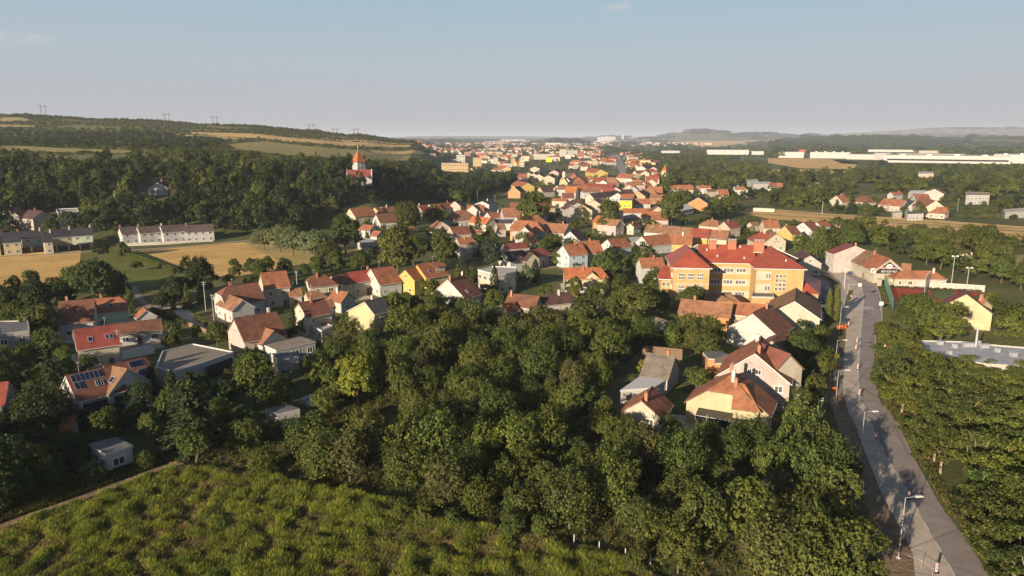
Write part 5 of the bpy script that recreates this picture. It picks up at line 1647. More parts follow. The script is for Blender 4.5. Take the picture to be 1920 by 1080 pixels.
    for z in (5.4, 9.1):
        band(24.42, 28.8, 1.8, z + 0.8, 2.7)
        for k in range(2): window(root, (27.5 + k * 0.75, 1.73, z + 0.7), 0, 0.62, 1.7)
    for r in range(4):
        for c in range(3): window(root, (30.4 + c * 1.05, 1.77, 6.0 + r * 1.28), 0, 0.85, 0.95)
    for k in range(2): window(root, (-2.2 + k * 1.3, 4.97, 6.0), 0, 0.8, 1.5)
    for k in range(4):
        for z in (2, 5.7, 9.4): window(root, (38.03, 4 + k * 4.6, z), pi / 2, 1.3, 1.4)
    for k in range(2):
        for z in (2, 5.7, 9.4): window(root, (-0.03, 2 + k * 1.6, z), -pi / 2, 1.1, 1.4)
    m = MB()
    for x, y in ((0.15, -0.08), (10.45, -0.08), (24.6, 1.72), (37.8, 1.72)): m.tube([(x, y, 0), (x, y, 11.8)], [0.07, 0.07], 5)
    m.obj('drainpipe', M['concrete'], root)
school()
H('red-hipped gym hall in front of the school', (1493.5, 515.5, 1496, 507), 9.2, 5.2, (1448, 549.5), (0.33, 0.078, 0.046), 'ochre', A='hip', B='hip', hip=6.0, w=6.6, chim=(), mat='metal_roof', nowin=True, mark='the red-hipped gym hall')
FL('flat grey-roofed school annexe with orange wall', [(1414.5, 542.5), (1448, 543), (1451, 558), (1409.5, 557)], 4.6, 'ochre', 'felt', name='annexe', cat='annexe', nowin=True)
H('brown canopy roof in the school yard', (1357, 549.5, 1368, 550), 5.5, 3.2, (1346, 560), 'tan', 'wbrick', A='hip', B='hip', hip=2.5, chim=(), nowin=True, name='yard_canopy', cat='canopy')

# ------------------------------------------------------------------ the church on the hill
def church(lab, xl, xr, ytip, ybase, yaw_off=0.0):
    g = ground_at((xl + xr) / 2, ybase)
    zc = (g - Vector((0, 0, HCAM))).dot(_FW)
    s = zc / F
    root = empty('church', g, -math.atan2(g.x, g.y) + yaw_off)
    tag(root, lab, 'church')
    FOOT.append((g.x, g.y + 4, 9.5)); PROT.append((xl - 2, 282, xr + 2, 332, math.hypot(g.x, g.y) + 4))
    MARKS.append(('the hill church', (xl + xr) / 2, ybase - 15))
    wl = (0.42, 0.41, 0.41)
    L, wd, he, hr = 16.5, 8.6, 4.6, 9.0
    m = MB()
    x0, x1, y0, y1 = -L / 2, L / 2, 0, wd
    yc = (y0 + y1) / 2
    m.poly([(x0, y0, -1.5), (x1, y0, -1.5), (x1, y0, he), (x0, y0, he)]); m.poly([(x1, y1, -1.5), (x0, y1, -1.5), (x0, y1, he), (x1, y1, he)])
    for x, sg in ((x0, -1), (x1, 1)):
        P = [(x, y0, -1.5), (x, y1, -1.5), (x, y1, he), (x, yc, hr), (x, y0, he)]
        m.poly(P if sg > 0 else P[::-1])
    m.obj('nave_wall', M['plaster'], root, wl)
    k = (hr - he) / (wd / 2)
    roof_pitch_obj(root, [[(x0 + 0.5, y0 - 0.4, he - 0.4 * k), (x1 - 0.5, y0 - 0.4, he - 0.4 * k), (x1 - 0.5, yc, hr), (x0 + 0.5, yc, hr)], [(x1 - 0.5, y1 + 0.4, he - 0.4 * k), (x0 + 0.5, y1 + 0.4, he - 0.4 * k), (x0 + 0.5, yc, hr), (x1 - 0.5, yc, hr)]], 'roof', (0.27, 0.07, 0.06))
    m = MB()
    for x in (x0 + 0.2, x1 - 0.2):
        m.slab([(x - 0.3, y0 - 0.5, he - 0.2), (x + 0.3, y0 - 0.5, he - 0.2), (x + 0.3, yc, hr + 0.55), (x - 0.3, yc, hr + 0.55)], 0.5)
        m.slab([(x + 0.3, y1 + 0.5, he - 0.2), (x - 0.3, y1 + 0.5, he - 0.2), (x - 0.3, yc, hr + 0.55), (x + 0.3, yc, hr + 0.55)], 0.5)
    m.obj('gable_coping', M['white'], root)
    tw, tx, ty, th = 6.4, -0.6, wd + 1.5, 14.2
    tyaw = radians(38)
    m = MB(); m.box((tx, ty, th / 2 - 1), (tw, tw, th + 2), tyaw, top=False, bottom=False)
    m.obj('tower', M['plaster'], root, wl)
    m = MB(); m.box((tx, ty, 10.6), (tw + 0.3, tw + 0.3, 0.3), tyaw); m.obj('cornice', M['concrete'], root)
    m = MB()
    h = tw / 2 + 0.5
    c4 = [Vector((tx, ty, th)) + Matrix.Rotation(tyaw, 3, 'Z') @ Vector((a * h, b * h, -0.3)) for a, b in ((-1, -1), (1, -1), (1, 1), (-1, 1))]
    c5 = [Vector((tx, ty, th)) + Matrix.Rotation(tyaw, 3, 'Z') @ Vector((a * h * 0.72, b * h * 0.72, 1.9)) for a, b in ((-1, -1), (1, -1), (1, 1), (-1, 1))]
    tip = (tx, ty, th + 8.0)
    for i in range(4):
        j = (i + 1) % 4
        m.poly([c4[i], c4[j], c5[j], c5[i]]); m.poly([c5[i], c5[j], tip])
    sp = m.obj('spire', M['roof'], root, C['bright'])
    m = MB(); m.tube([(tx, ty, th + 7.8), (tx, ty, th + 10.4)], [0.06, 0.06], 5); m.box((tx, ty, th + 9.8), (0.9, 0.08, 0.1)); m.obj('cross', M['alu'], sp)
    for a in (0, 1):
        yw = tyaw - (pi / 2) * a
        p = Vector((tx, ty, 12.3)) + Matrix.Rotation(yw, 3, 'Z') @ Vector((0, -tw / 2 - 0.02, 0))
        window(root, p, yw, 0.9, 2.0)
    for x in (-4.5, 0, 4.5): window(root, (x, -0.02, 2.6), 0, 1.0, 2.4)
    window(root, (x0 - 0.02, yc, 3.6), -pi / 2, 1.2, 2.2)
church('white hill church with steep orange spire and red nave roof', 646, 702, 275, 345, radians(-3))
def chapel():
    g = ground_at(1246, 341)
    root = empty('chapel', g, -math.atan2(g.x, g.y) + radians(-28))
    tag(root, 'cream chapel with stout pointed orange tower in the park', 'chapel')
    MARKS.append(('the park chapel', 1246, 325)); FOOT.append((g.x, g.y, 9))
    wl = (0.5, 0.42, 0.27)
    m = MB(); m.box((0, 0, 6), (5.6, 5.6, 13), top=False, bottom=False); m.obj('tower', M['plaster'], root, wl)
    m = MB()
    for i in range(4):
        q = [(-3.1, -3.1), (3.1, -3.1), (3.1, 3.1), (-3.1, 3.1)]
        a, b = q[i], q[(i + 1) % 4]
        m.poly([(*a, 12.3), (*b, 12.3), (b[0] * 0.3, b[1] * 0.3, 17.5), (a[0] * 0.3, a[1] * 0.3, 17.5)]); m.poly([(a[0] * 0.3, a[1] * 0.3, 17.5), (b[0] * 0.3, b[1] * 0.3, 17.5), (0, 0, 20)])
    m.obj('spire', M['roof'], root, C['bright'])
    m = MB(); m.poly([(-2.8, -3, 0), (-14, -3, 0), (-14, -3, 6), (-2.8, -3, 6)]); m.poly([(-14, -3, 0), (-14, 6, 0), (-14, 6, 6), (-14, 1.5, 10), (-14, -3, 6)]); m.poly([(-14, 6, 0), (-2.8, 6, 0), (-2.8, 6, 6), (-14, 6, 6)])
    m.obj('nave_wall', M['plaster'], root, wl)
    roof_pitch_obj(root, [[(-14.4, -3.4, 5.7), (-2.8, -3.4, 5.7), (-2.8, 1.5, 10), (-14.4, 1.5, 10)], [(-2.8, 6.4, 5.7), (-14.4, 6.4, 5.7), (-14.4, 1.5, 10), (-2.8, 1.5, 10)]], 'roof', C['salmon'])
    for k in range(3): window(root, (-12 + 3.4 * k, -3.02, 3.4), 0, 0.9, 2.2)
    window(root, (0, -2.82, 10), 0, 1.0, 1.6)
chapel()

# ------------------------------------------------------------------ apartment houses, warehouses, towers of the far town
for a in (
 ('long tan school block beyond the old town', 828, 878, 306, 322, 14, dict(wall='ochre', rows=2, cols=9)),
 ('white stepped block behind the tan school', 856, 872, 291, 304, 14, dict(wall='white', rows=2, cols=3)),
 ('low white block beside the stepped one', 845, 860, 299, 306, 12, dict(wall='white', rows=1, cols=3)),
 ('ochre cube apartments nearest the tan school', 887, 903, 296, 312, 16, dict(wall='ochre', rows=3, cols=3)),
 ('ochre and red cube apartments', 902, 916, 292, 304, 16, dict(wall='yellow', rows=3, cols=3)),
 ('red roof storey over the cube apartments', 896, 912, 288, 293, 10, dict(wall=(0.5, 0.08, 0.06))),
 ('twin cube apartments with dark stairwell', 925, 934, 295, 308, 14, dict(wall='lemon', rows=3, cols=2)),
 ('right twin of the dark stairwell apartments', 940, 949, 295, 307, 14, dict(wall='lemon', rows=3, cols=2)),
 ('cube apartments with white ground floor', 958, 966, 297, 311, 14, dict(wall='ochre', rows=3, cols=2)),
 ('last cube apartments before the old town', 974, 983, 297, 313, 14, dict(wall='lemon', rows=3, cols=2)),
 ('low white row under the cube apartments', 942, 960, 307, 314, 10, dict(wall='white', rows=1, cols=4)),
 ('small salmon apartment block', 870, 882, 285, 292, 12, dict(wall='salmon', rows=2, cols=3)),
 ('pale apartment block with flat roof', 892, 904, 285, 290, 12, dict(wall='cream', rows=2, cols=3)),
 ('cream apartment block among red roofs', 928, 942, 285, 291, 12, dict(wall='cream', rows=2, cols=4)),
 ('white apartment block among red roofs', 950, 963, 287, 292, 12, dict(wall='white', rows=2, cols=4)),
 ('pinkish block at the left of the far town', 806, 817, 288, 296, 12, dict(wall='salmon', rows=2, cols=3)),
 ('long cream slab above the old town', 1000, 1040, 289, 299, 12, dict(wall='cream', rows=3, cols=8)),
 ('yellow-ended slab above the old town', 1024, 1034, 296, 304, 10, dict(wall=(0.78, 0.62, 0.05))),
 ('tall narrow cream apartment block', 1049, 1062, 280, 294, 14, dict(wall='cream', rows=4, cols=4)),
 ('grey five-storey apartment slab', 1064, 1083, 282, 294, 14, dict(wall='wgrey', rows=4, cols=6)),
 ('white apartment slab on the skyline', 1022, 1050, 268, 273, 14, dict(wall='white')),
 ('second white slab on the skyline', 1050, 1064, 269.5, 273.5, 14, dict(wall='white')),
):
    BL(a[0], *a[1:6], **a[6], group='apartment houses of the far town')
for a in (
 ('very long white factory with dark window band', 1668, 1874, 292.5, 306, 120, dict(wall='white', roof='concrete', stripe=(0.03, 0.98, 0.3, 0.52), big=True, mark='the long white factory')),
 ('taller white end of the long factory', 1873, 1990, 291, 307, 130, dict(wall='white', roof='concrete', big=True)),
 ('second white roof behind the long factory', 1690, 1810, 289, 293.5, 60, dict(wall='white', roof='concrete')),
 ('white warehouse left of the long factory', 1461, 1505, 285.5, 296, 60, dict(wall='white', roof='concrete')),
 ('white warehouse with stepped roof', 1521, 1590, 286, 297, 70, dict(wall='white', roof='concrete', big=True)),
 ('low white warehouse beside the stepped one', 1590, 1640, 290, 299, 60, dict(wall='white', roof='concrete')),
 ('dark office block between the warehouses', 1640, 1668, 287, 300, 40, dict(wall='wgrey')),
 ('white warehouse by the distant wood', 1326, 1402, 281.5, 290, 80, dict(wall='white', roof='concrete')),
 ('second white warehouse by the distant wood', 1403, 1431, 284, 290, 60, dict(wall='white', roof='concrete')),
 ('red-fronted store among the warehouses', 1497, 1510, 281, 287, 30, dict(wall=(0.5, 0.1, 0.07))),
 ('long pale shed beyond the warehouses', 1632, 1715, 281, 285, 50, dict(wall='white', roof='concrete')),
 ('tan hall beyond the warehouses', 1725, 1758, 282.5, 287.5, 40, dict(wall='stone')),
 ('white hall on the far left plain', 938, 988, 261.5, 264.5, 60, dict(wall='white', roof='concrete')),
 ('pale long hall on the far plain', 905, 940, 265, 267.5, 50, dict(wall='wgrey', roof='white')),
 ('low white hall beyond the far town', 1240, 1275, 283, 287, 40, dict(wall='white', roof='concrete')),
 ('pale hall beyond the towers', 1205, 1222, 266, 269, 40, dict(wall='white')),
):
    BL(a[0], *a[1:6], name='warehouse', cat='warehouse', group='warehouses on the plain', **a[6])
for a in (('leftmost pale tower block on the skyline', 1120, 1127, 257, 266), ('second pale tower block on the skyline', 1127.5, 1133.5, 256.5, 266), ('white tower block beside the gap', 1134, 1140, 256, 267.5), ('bright tower block right of the gap', 1140.5, 1146.5, 256, 267), ('shorter tower block with pale face', 1147, 1154, 256.5, 264), ('single slim tower block apart from the rest', 1165.5, 1169.5, 253.5, 262)):
    BL(*a, 25, 'white', 'concrete', name='tower_block', cat='tower block', group='tower blocks on the skyline', mark='the skyline towers' if 'white tower' in a[0] else None)

# flat dark panel standing in for the shade inside the bungalow's garage recess
bg_ = [o for o in COL.objects if o.get('label', '').startswith('wide white bungalow')][0]
a_, b_ = at(436, 663, 3.6) - bg_.location, at(384, 682, 3.6) - bg_.location
d_ = (b_ - a_); n_ = Vector((d_.y, -d_.x, 0)).normalized()
if n_.dot(-bg_.location) < 0: n_ = -n_
m = MB(); c_ = (a_ + b_) / 2 + n_ * 0.05
m.box((c_.x, c_.y, 1.4), (Vector((d_.x, d_.y, 0)).length * 0.94, 0.1, 2.8), math.atan2(d_.y, d_.x)); m.obj('garage_shade_panel', M['dark'], bg_)

# the many small houses of the far town
def far_town():
    rng = random.Random(5)
    R = [([(800, 272), (880, 264), (980, 265), (1090, 270), (1115, 280), (1100, 294), (1000, 296), (900, 296), (815, 300)], 120, (8, 13)),
         ([(1078, 290), (1112, 284), (1130, 282), (1140, 290), (1152, 312), (1140, 318), (1105, 322), (1075, 316)], 30, (9, 13)),
         ([(1166, 288), (1186, 286), (1200, 300), (1212, 312), (1210, 322), (1180, 318), (1172, 302)], 24, (9, 13)),
         ([(960, 330), (1000, 335), (1100, 372), (1180, 380), (1200, 366), (1170, 345), (1100, 340), (1010, 340)], 26, (8, 12)),
         ([(940, 385), (1030, 372), (1110, 350), (1240, 370), (1260, 390), (1230, 440), (1160, 430), (1040, 400), (960, 430)], 18, (8, 12)),
         ([(880, 400), (960, 400), (1000, 430), (1060, 440), (1120, 470), (1000, 470), (900, 440)], 8, (8, 12)),
         ([(1210, 322), (1250, 345), (1235, 362), (1210, 352)], 6, (8, 12)),
         ([(840, 322), (930, 318), (990, 330), (970, 352), (930, 345), (860, 330)], 12, (9, 13)),
         ([(1440, 356), (1540, 358), (1545, 368), (1450, 366)], 3, (8, 11)),
         ([(1690, 268), (1900, 268), (1920, 274), (1700, 274)], 26, (12, 18)),
         ([(1500, 276), (1640, 276), (1640, 281), (1500, 281)], 10, (12, 18))]
    for poly, n, sz in R:
        pts = region_points(poly, n, rng.random(), 7, 9, 0.8, register=False)
        for x, y, r in pts:
            p = proj((x, y, hz(x, y) + 4))
            L = rng.uniform(*sz); a = rng.choice((0.1, 0.3, 1.3, 1.5, -0.2)) + rng.uniform(-0.25, 0.25) - math.atan2(x, y)
            z = hz(x, y)
            hr = rng.uniform(7.5, 10)
            A_ = Vector((x - cos(a) * L / 2, y - sin(a) * L / 2, z + hr)); B_ = Vector((x + cos(a) * L / 2, y + sin(a) * L / 2, z + hr))
            pa, pb = proj(A_), proj(B_)
            rc = rng.choice(('orange', 'orange', 'orange', 'bright', 'red', 'brown', 'salmon', 'dbrown'))
            wc = rng.choice(('cream', 'white', 'cream', 'white', 'lemon', 'pink', 'ochre', 'wgrey'))
            word = {'orange': 'orange', 'bright': 'bright orange', 'red': 'red', 'brown': 'brown', 'salmon': 'faded tan', 'dbrown': 'dark brown'}[rc]
            H(None, (pa[0], pa[1], pb[0], pb[1]), hr, rng.uniform(4.2, 6), None, rc, wc, w=rng.uniform(4, 6), z0=z, chim=(), nowin=True,
              A=rng.choice(('gable', 'gable', 'hip')), B=rng.choice(('gable', 'gable', 'hip')), name='small_house', z0_random=True, group='small houses of the far town',
              desc=f'{word}-roofed {dict(cream="cream", white="white", lemon="yellowish", pink="pink", ochre="ochre", wgrey="grey")[wc]} house')
far_town()
# ------------------------------------------------------------------ extra parts on houses
def on_slope(info, t, v, lift=0.28):
    return (info['xa'] + t * info['L'], -info['wf'] * v, info['hr'] - info['sf'] * info['wf'] * v + lift)

def solar_panel(root, info, t, v, w, h):
    def mk():
        m = MB()
        m.box((0, 0, 0), (1, 1, 0.05), mi=1)
        for k in range(2):
            m.poly([(-0.46 + 0.47 * k, -0.47, 0.03), (-0.01 + 0.47 * k, -0.47, 0.03), (-0.01 + 0.47 * k, 0.47, 0.03), (-0.46 + 0.47 * k, 0.47, 0.03)], 0)
        return m.mesh('solar_panel', [M['solar'], M['alu']])
    o = mesh_obj('solar_panel', cached('solar', mk), root)
    o.location = on_slope(info, t, v); o.rotation_euler = (math.atan(info['sf']), 0, 0); o.scale = (w, h, 1)

r5 = h5['roof'].parent
pw = h5['L'] * 0.092
for k in range(7): solar_panel(r5, h5, 0.09 + 0.094 * k, 0.20, pw, 1.7)
for k in range(2): solar_panel(r5, h5, 0.10 + 0.094 * k, 0.50, pw, 1.7)
m = MB(); m.box((-h5['L'] / 2 + 0.3, -h5['wf'] - 0.6, 2.1), (0.4, 0.4, 4.2)); m.obj('porch_post', M['white'], r5)
m = MB(); m.box((0, -h5['wf'] - 0.03, 1.9), (h5['L'] * 0.86, 0.06, 3.4)); m.obj('porch_shade_panel', M['dark'], r5)  # dark panel on the wall paints the porch's deep shade; nothing is recessed
m = MB(); m.box((0, -h5['wf'] - 0.7, 0.55), (h5['L'] * 0.9, 0.12, 0.9)); m.obj('porch_rail', M['concrete'], r5)
root_back = [o for o in COL.objects if o.get('label', '').startswith('brown-roofed rear wing')][0]
ib = dict(xa=-root_back['_L'] / 2, L=root_back['_L'], wf=4.0, hr=6.5, sf=(6.5 - 3.6) / 4.0)
for k in range(3):
    solar_panel(root_back, ib, 0.62 + 0.12 * k, 0.25, 1.0, 1.7)
    if k: solar_panel(root_back, ib, 0.62 + 0.12 * k, 0.72, 1.0, 1.7)
sgh = [o for o in COL.objects if o.get('label', '').startswith('small orange-gabled house with solar')][0]
isg = dict(xa=-sgh['_L'] / 2, L=sgh['_L'], wf=3.0, hr=6, sf=2 / 3.0)
for k in range(3): solar_panel(sgh, isg, 0.2 + 0.28 * k, 0.35, 1.0, 1.7)
# balcony and conservatory
r20 = h20['roof'].parent
m = MB()
m.box((h20['L'] * 0.2, -h20['wf'] - 0.6, 3.0), (h20['L'] * 0.45, 1.2, 0.2))
for k in range(12): m.box((h20['L'] * (0.0 + 0.036 * k), -h20['wf'] - 1.15, 3.6), (0.1, 0.05, 1.0))
m.box((h20['L'] * 0.2, -h20['wf'] - 1.15, 4.1), (h20['L'] * 0.45, 0.08, 0.1))
m.obj('balcony', M['wood'], r20)
rB = hB['roof'].parent
gx = hB['xa'] if True else 0
endx = -1 if (Matrix.Rotation(hB['yaw'], 3, 'Z') @ Vector((-1, 0, 0))).dot(Vector((-rB.location.x, -rB.location.y, 0))) > 0 else 1
ex = endx * hB['L'] / 2
m = MB()
for k in range(6):
    y = -4.8 + k * 1.9
    m.box((ex + endx * 1.3, y, 2.95), (2.6, 0.08, 0.08)); m.box((ex + endx * 2.6, y, 1.4), (0.08, 0.08, 2.8))
for z in (0.1, 1.2, 2.8): m.box((ex + endx * 2.6, 0, z), (0.07, 9.6, 0.07))
m.obj('conservatory_frame', M['white'], rB)
m = MB()
m.poly([(ex + endx * 0.02, -4.8, 3.3), (ex + endx * 2.6, -4.8, 2.85), (ex + endx * 2.6, 4.8, 2.85), (ex + endx * 0.02, 4.8, 3.3)])
m.poly([(ex + endx * 2.6, -4.8, 0.1), (ex + endx * 2.6, 4.8, 0.1), (ex + endx * 2.6, 4.8, 2.8), (ex + endx * 2.6, -4.8, 2.8)])
m.obj('conservatory_glass', M['glass'], rB)
H('hipped side wing with sunlit orange slope on the conservatory house', (1380, 721, 1397, 723), 8.0, 5, None, 'orange', 'lemon', B='hip', hip=2.6, w=3.2, chim=(0.0,), name='house_wing', cat='house wing', nowin=True)
H('ribbed side wing with cream wall on the tall pinkish house', (1425, 645, 1480, 666), 10.2, 7.2, None, 'brown', 'cream', w=3.4, chim=(), name='house_wing', cat='house wing', nowin=True, mat='metal_roof')

# billboard on the workshop gable
rS = hS['roof'].parent
eS = 1 if (Matrix.Rotation(hS['yaw'], 3, 'Z') @ Vector((1, 0, 0))).dot(Vector((-rS.location.x, -rS.location.y, 0))) > 0 else -1
xS = eS * hS['L'] / 2
s_ = eS   # local y to the right of someone facing the gable is +y when the gable looks to +x
wS, hR, hE = hS['wf'], hS['hr'], hS['he']
def gab(y, z, d=0.1): return (xS + eS * d, y * s_, z)
w0 = 4.2
zb = hE - 1.1
kz = (hR - hE) / wS
m = MB()
m.slab([gab(0, hR - 0.9), gab(0, hR - 0.9)], 0) if False else None
P = [gab(-w0, zb), gab(w0, zb), gab(w0, hR - 0.9 - w0 * kz), gab(0, hR - 0.9), gab(-w0, hR - 0.9 - w0 * kz)]
m.poly(P if eS > 0 else P[::-1])
Q = [(xS + eS * 0.02, p[1], p[2]) for p in P]
for i in range(5):
    j = (i + 1) % 5
    m.poly([Q[i], Q[j], P[j], P[i]] if eS > 0 else [P[i], P[j], Q[j], Q[i]])
bill = m.obj('billboard', M['dark'], rS)
m = MB()
E = [gab(1.15 * cos(a), hR - 2.55 + 0.85 * sin(a), 0.13) for a in np.linspace(0, 2 * pi, 24, endpoint=False)]
m.poly(E if eS > 0 else E[::-1])
m.obj('logo', M['white'], bill)
m = MB()
D = [gab(-0.5, hR - 2.5, 0.15), gab(0.0, hR - 2.72, 0.15), gab(0.55, hR - 2.5, 0.15), gab(0.0, hR - 2.42, 0.15)]
m.poly(D if eS > 0 else D[::-1])
m.obj('logo', M['dark'], bill)
def text(body, size, y, z, mat, parent, name='lettering'):
    cu = bpy.data.curves.new(name, 'FONT')
    cu.body = body; cu.size = size; cu.align_x = 'CENTER'; cu.align_y = 'CENTER'; cu.resolution_u = 2; cu.offset = 0.02
    t = bpy.data.objects.new(name, cu)
    COL.objects.link(t)
    dg = bpy.context.evaluated_depsgraph_get()
    me = bpy.data.meshes.new_from_object(t.evaluated_get(dg))
    bpy.data.objects.remove(t)
    me.name = name
    me.materials.clear(); me.materials.append(mat)
    o = mesh_obj(name, me, parent)
    o.location = gab(y, z, 0.15)
    o.rotation_euler = (pi / 2, 0, eS * pi / 2)
    return o
text('607 620 467', 1.05, 0, zb + 0.75, M['white'], bill)
m = MB()   # upper line of the sign: two words too blurred to read, as letter-high strokes
rr = random.Random(3)
for w_ in (-1, 1):
    for k in range(7):
        y = w_ * 2.0 + (k - 3) * 0.5
        m.box(gab(y - 0.13, zb + 2.0, 0.13), (0.04, 0.09, 0.72)); m.box(gab(y + 0.1, zb + 2.0, 0.13), (0.04, 0.09, 0.72 if k % 3 else 0.5))
        m.box(gab(y, zb + 2.0 + rr.choice((-0.3, 0, 0.3)), 0.14), (0.04, 0.3, 0.1))
m.obj('lettering', m_flat('sign_pink', (0.72, 0.42, 0.4), 0.6, 0.05), bill)
m = MB()
P = [gab(-w0 - 2.0, zb + 0.1, 0.08), gab(-w0 - 0.2, zb + 0.1, 0.08), gab(-w0 - 0.2, zb + 1.9, 0.08), gab(-w0 - 2.0, zb + 1.9, 0.08)]
m.poly(P if eS > 0 else P[::-1])
sq = m.obj('sign_square', M['white'], rS)
m = MB()
P = [gab(-w0 - 1.7, zb + 0.2, 0.1), gab(-w0 - 1.45, zb + 0.2, 0.1), gab(-w0 - 1.2, zb + 1.2, 0.1), gab(-w0 - 0.6, zb + 1.15, 0.1), gab(-w0 - 0.7, zb + 1.4, 0.1), gab(-w0 - 1.4, zb + 1.3, 0.1)]
m.poly(P if eS > 0 else P[::-1])
m.obj('emblem', m_flat('sign_green', (0.12, 0.14, 0.09), 0.6, 0.05), sq)
m = MB()   # older, browner half of the workshop roof
t0 = 0.0 if eS > 0 else 0.55
def sl(t, v): return (hS['xa'] + t * hS['L'], -hS['wf'] * v, hR - hS['sf'] * wS * v + 0.215)
a_, b_ = (-0.03, 0.44) if eS > 0 else (0.56, 1.03)
m.poly([sl(a_, 1.04), sl(b_, 1.04), sl(b_, 0.01), sl(a_, 0.01)])
m.obj('old_roof_tiles', M['roof'], rS, (0.25, 0.15, 0.10))
r17 = h17['roof'].parent
m = MB()
def D17(t, v, z): return (h17['xa'] + t * h17['L'], -h17['wf'] * v, z)
zt = h17['hr'] - 0.6
m.poly([D17(0.5, 0.8, h17['hr'] - h17['sf'] * h17['wf'] * 0.8), D17(0.95, 0.8, h17['hr'] - h17['sf'] * h17['wf'] * 0.8), D17(0.95, 0.8, zt), D17(0.5, 0.8, zt)])
dm = m.obj('dormer', M['plaster'], r17, C['ochre'])
m = MB(); m.slab([D17(0.46, 0.9, zt - 0.1), D17(1.0, 0.9, zt - 0.1), D17(1.0, 0.05, h17['hr'] + 0.25), D17(0.46, 0.05, h17['hr'] + 0.25)], 0.15)
m.obj('dormer_roof', M['roof'], dm, C['orange'])
for k in range(3): window(dm, (h17['xa'] + (0.58 + 0.14 * k) * h17['L'], -h17['wf'] * 0.8 - 0.03, zt - 0.85), 0, 1.1, 1.1)

# ------------------------------------------------------------------ walls and fences
def wall_line(label, pts, h, t, mat, name='garden_wall', cat='wall', group=None, step=3.0, piece='wall_panel', posts=None, color=None, world=False):
    P = pts if world else [ground_at(*p) for p in pts]
    c = sum((Vector(p) for p in P), Vector()) / len(P)
    root = empty(name, (c.x, c.y, c.z))
    tag(root, label, cat, group)
    for i in range(len(P) - 1):
        a, b = Vector(P[i]), Vector(P[i + 1])
        n = max(1, int((b - a).length / step))
        for k in range(n):
            p, q = a.lerp(b, k / n), a.lerp(b, (k + 1) / n)
            d = q - p
            yaw = math.atan2(d.y, d.x)
            m = MB()
            m.box(((p + q) / 2 - c).to_tuple()[:2] + (h / 2 - 0.1,), (d.length - 0.05, t, h + 0.2), yaw)
            m.obj(piece, M[mat], root, color)
            if posts:
                m = MB(); m.box((p - c).to_tuple()[:2] + (posts[1] / 2,), (posts[0], posts[0], posts[1]), yaw); m.obj('post', M[posts[2]], root, posts[3] if len(posts) > 3 else None)
    return root
wall_line('brown panel fence with cream pillars along the wheat field', [(-70, 481), (0, 475.5), (60, 472.5), (130, 468.5), (192, 464.5)], 2.1, 0.1, 'tint', 'panel_fence', 'fence', step=3.9, piece='fence_panel', posts=(0.75, 2.4, 'tint', (0.55, 0.42, 0.26)), color=(0.10, 0.045, 0.035))
wall_line('long white garden wall beside the red house with skylights', [(229, 675), (258, 669), (291, 662)], 2.2, 0.2, 'tint', 'garden_wall', 'wall', step=4, color=(0.6, 0.6, 0.62))
wall_line('long white yard wall in the middle of town', [(910, 468), (935, 472), (965, 478)], 3.4, 0.25, 'tint', 'garden_wall', 'wall', step=5, color=(0.75, 0.72, 0.66))
wall_line('grey concrete panel wall behind the sports courts', [(1663, 535), (1740, 540), (1846, 547.5)], 2.2, 0.15, 'concrete', 'court_wall', 'wall', step=2.6, piece='concrete_panel')
wall_line('weathered plank fence above the grey-roofed shed', [(1204, 668), (1240, 671), (1279, 675)], 2.6, 0.05, 'wood', 'plank_fence', 'fence', step=0.32, piece='plank')
wall_line('brick garden wall with pillars before the maroon bungalow', [(1017, 560), (1050, 558), (1084, 556)], 1.6, 0.2, 'brick', 'brick_wall', 'wall', step=3.2, posts=(0.45, 2.1, 'brick'))
wall_line('low concrete wall behind the blank cream house garden', [(640, 650), (680, 640), (712, 632)], 1.3, 0.2, 'concrete', 'garden_wall', 'wall', step=4)
wall_line('pale bridge parapet at the far end of the harvested field', [(1412, 396), (1452, 398)], 2.4, 0.4, 'concrete', 'parapet_wall', 'wall', step=6)

def mesh_fence(label, pts, h, col, name='mesh_fence'):
    P = [ground_at(*p) for p in pts]
    c = P[0]
    root = empty(name, c)
    tag(root, label, 'fence')
    for i in range(len(P) - 1):
        a, b = P[i] - c, P[i + 1] - c
        d = b - a
        n = max(1, int(d.length / 2.5))
        for k in range(n + 1):
            q = a.lerp(b, k / n); m = MB(); m.tube([(q.x, q.y, 0), (q.x, q.y, h)], [0.05, 0.05], 5); m.obj('post', M['tint'], root, col)
        m = MB()
        u = d.normalized()
        for r in range(int(h / 0.28)):
            z = 0.15 + r * 0.28; m.box(((a + b) / 2).to_tuple()[:2] + (z,), (d.length, 0.015, 0.03), math.atan2(d.y, d.x))
        for r in range(int(d.length / 0.3)):
            q = a + u * (r * 0.3); m.box((q.x, q.y, h / 2), (0.025, 0.015, h), math.atan2(d.y, d.x))
        m.obj('wire_netting', M['tint'], root, col)['kind'] = 'stuff'
    return root
mesh_fence('tall green mesh fence between road verge and courts', [(1657, 530), (1664, 552), (1674, 582)], 3.6, (0.05, 0.13, 0.10))
def net_curtain():
    g = ground_at(1734, 551); e = ground_at(1738, 552)
    root = empty('ball_net', g); tag(root, 'tall ball-stop net on pale poles between the two courts', 'net')
    for k in range(7):
        q = (ground_at(1733 + k * 1.1, 551 - k * 1.6) - g)
        m = MB(); m.tube([(q.x, q.y, 0), (q.x, q.y, 6.2)], [0.07, 0.07], 5); m.obj('net_pole', M['steel'], root)
net_curtain()

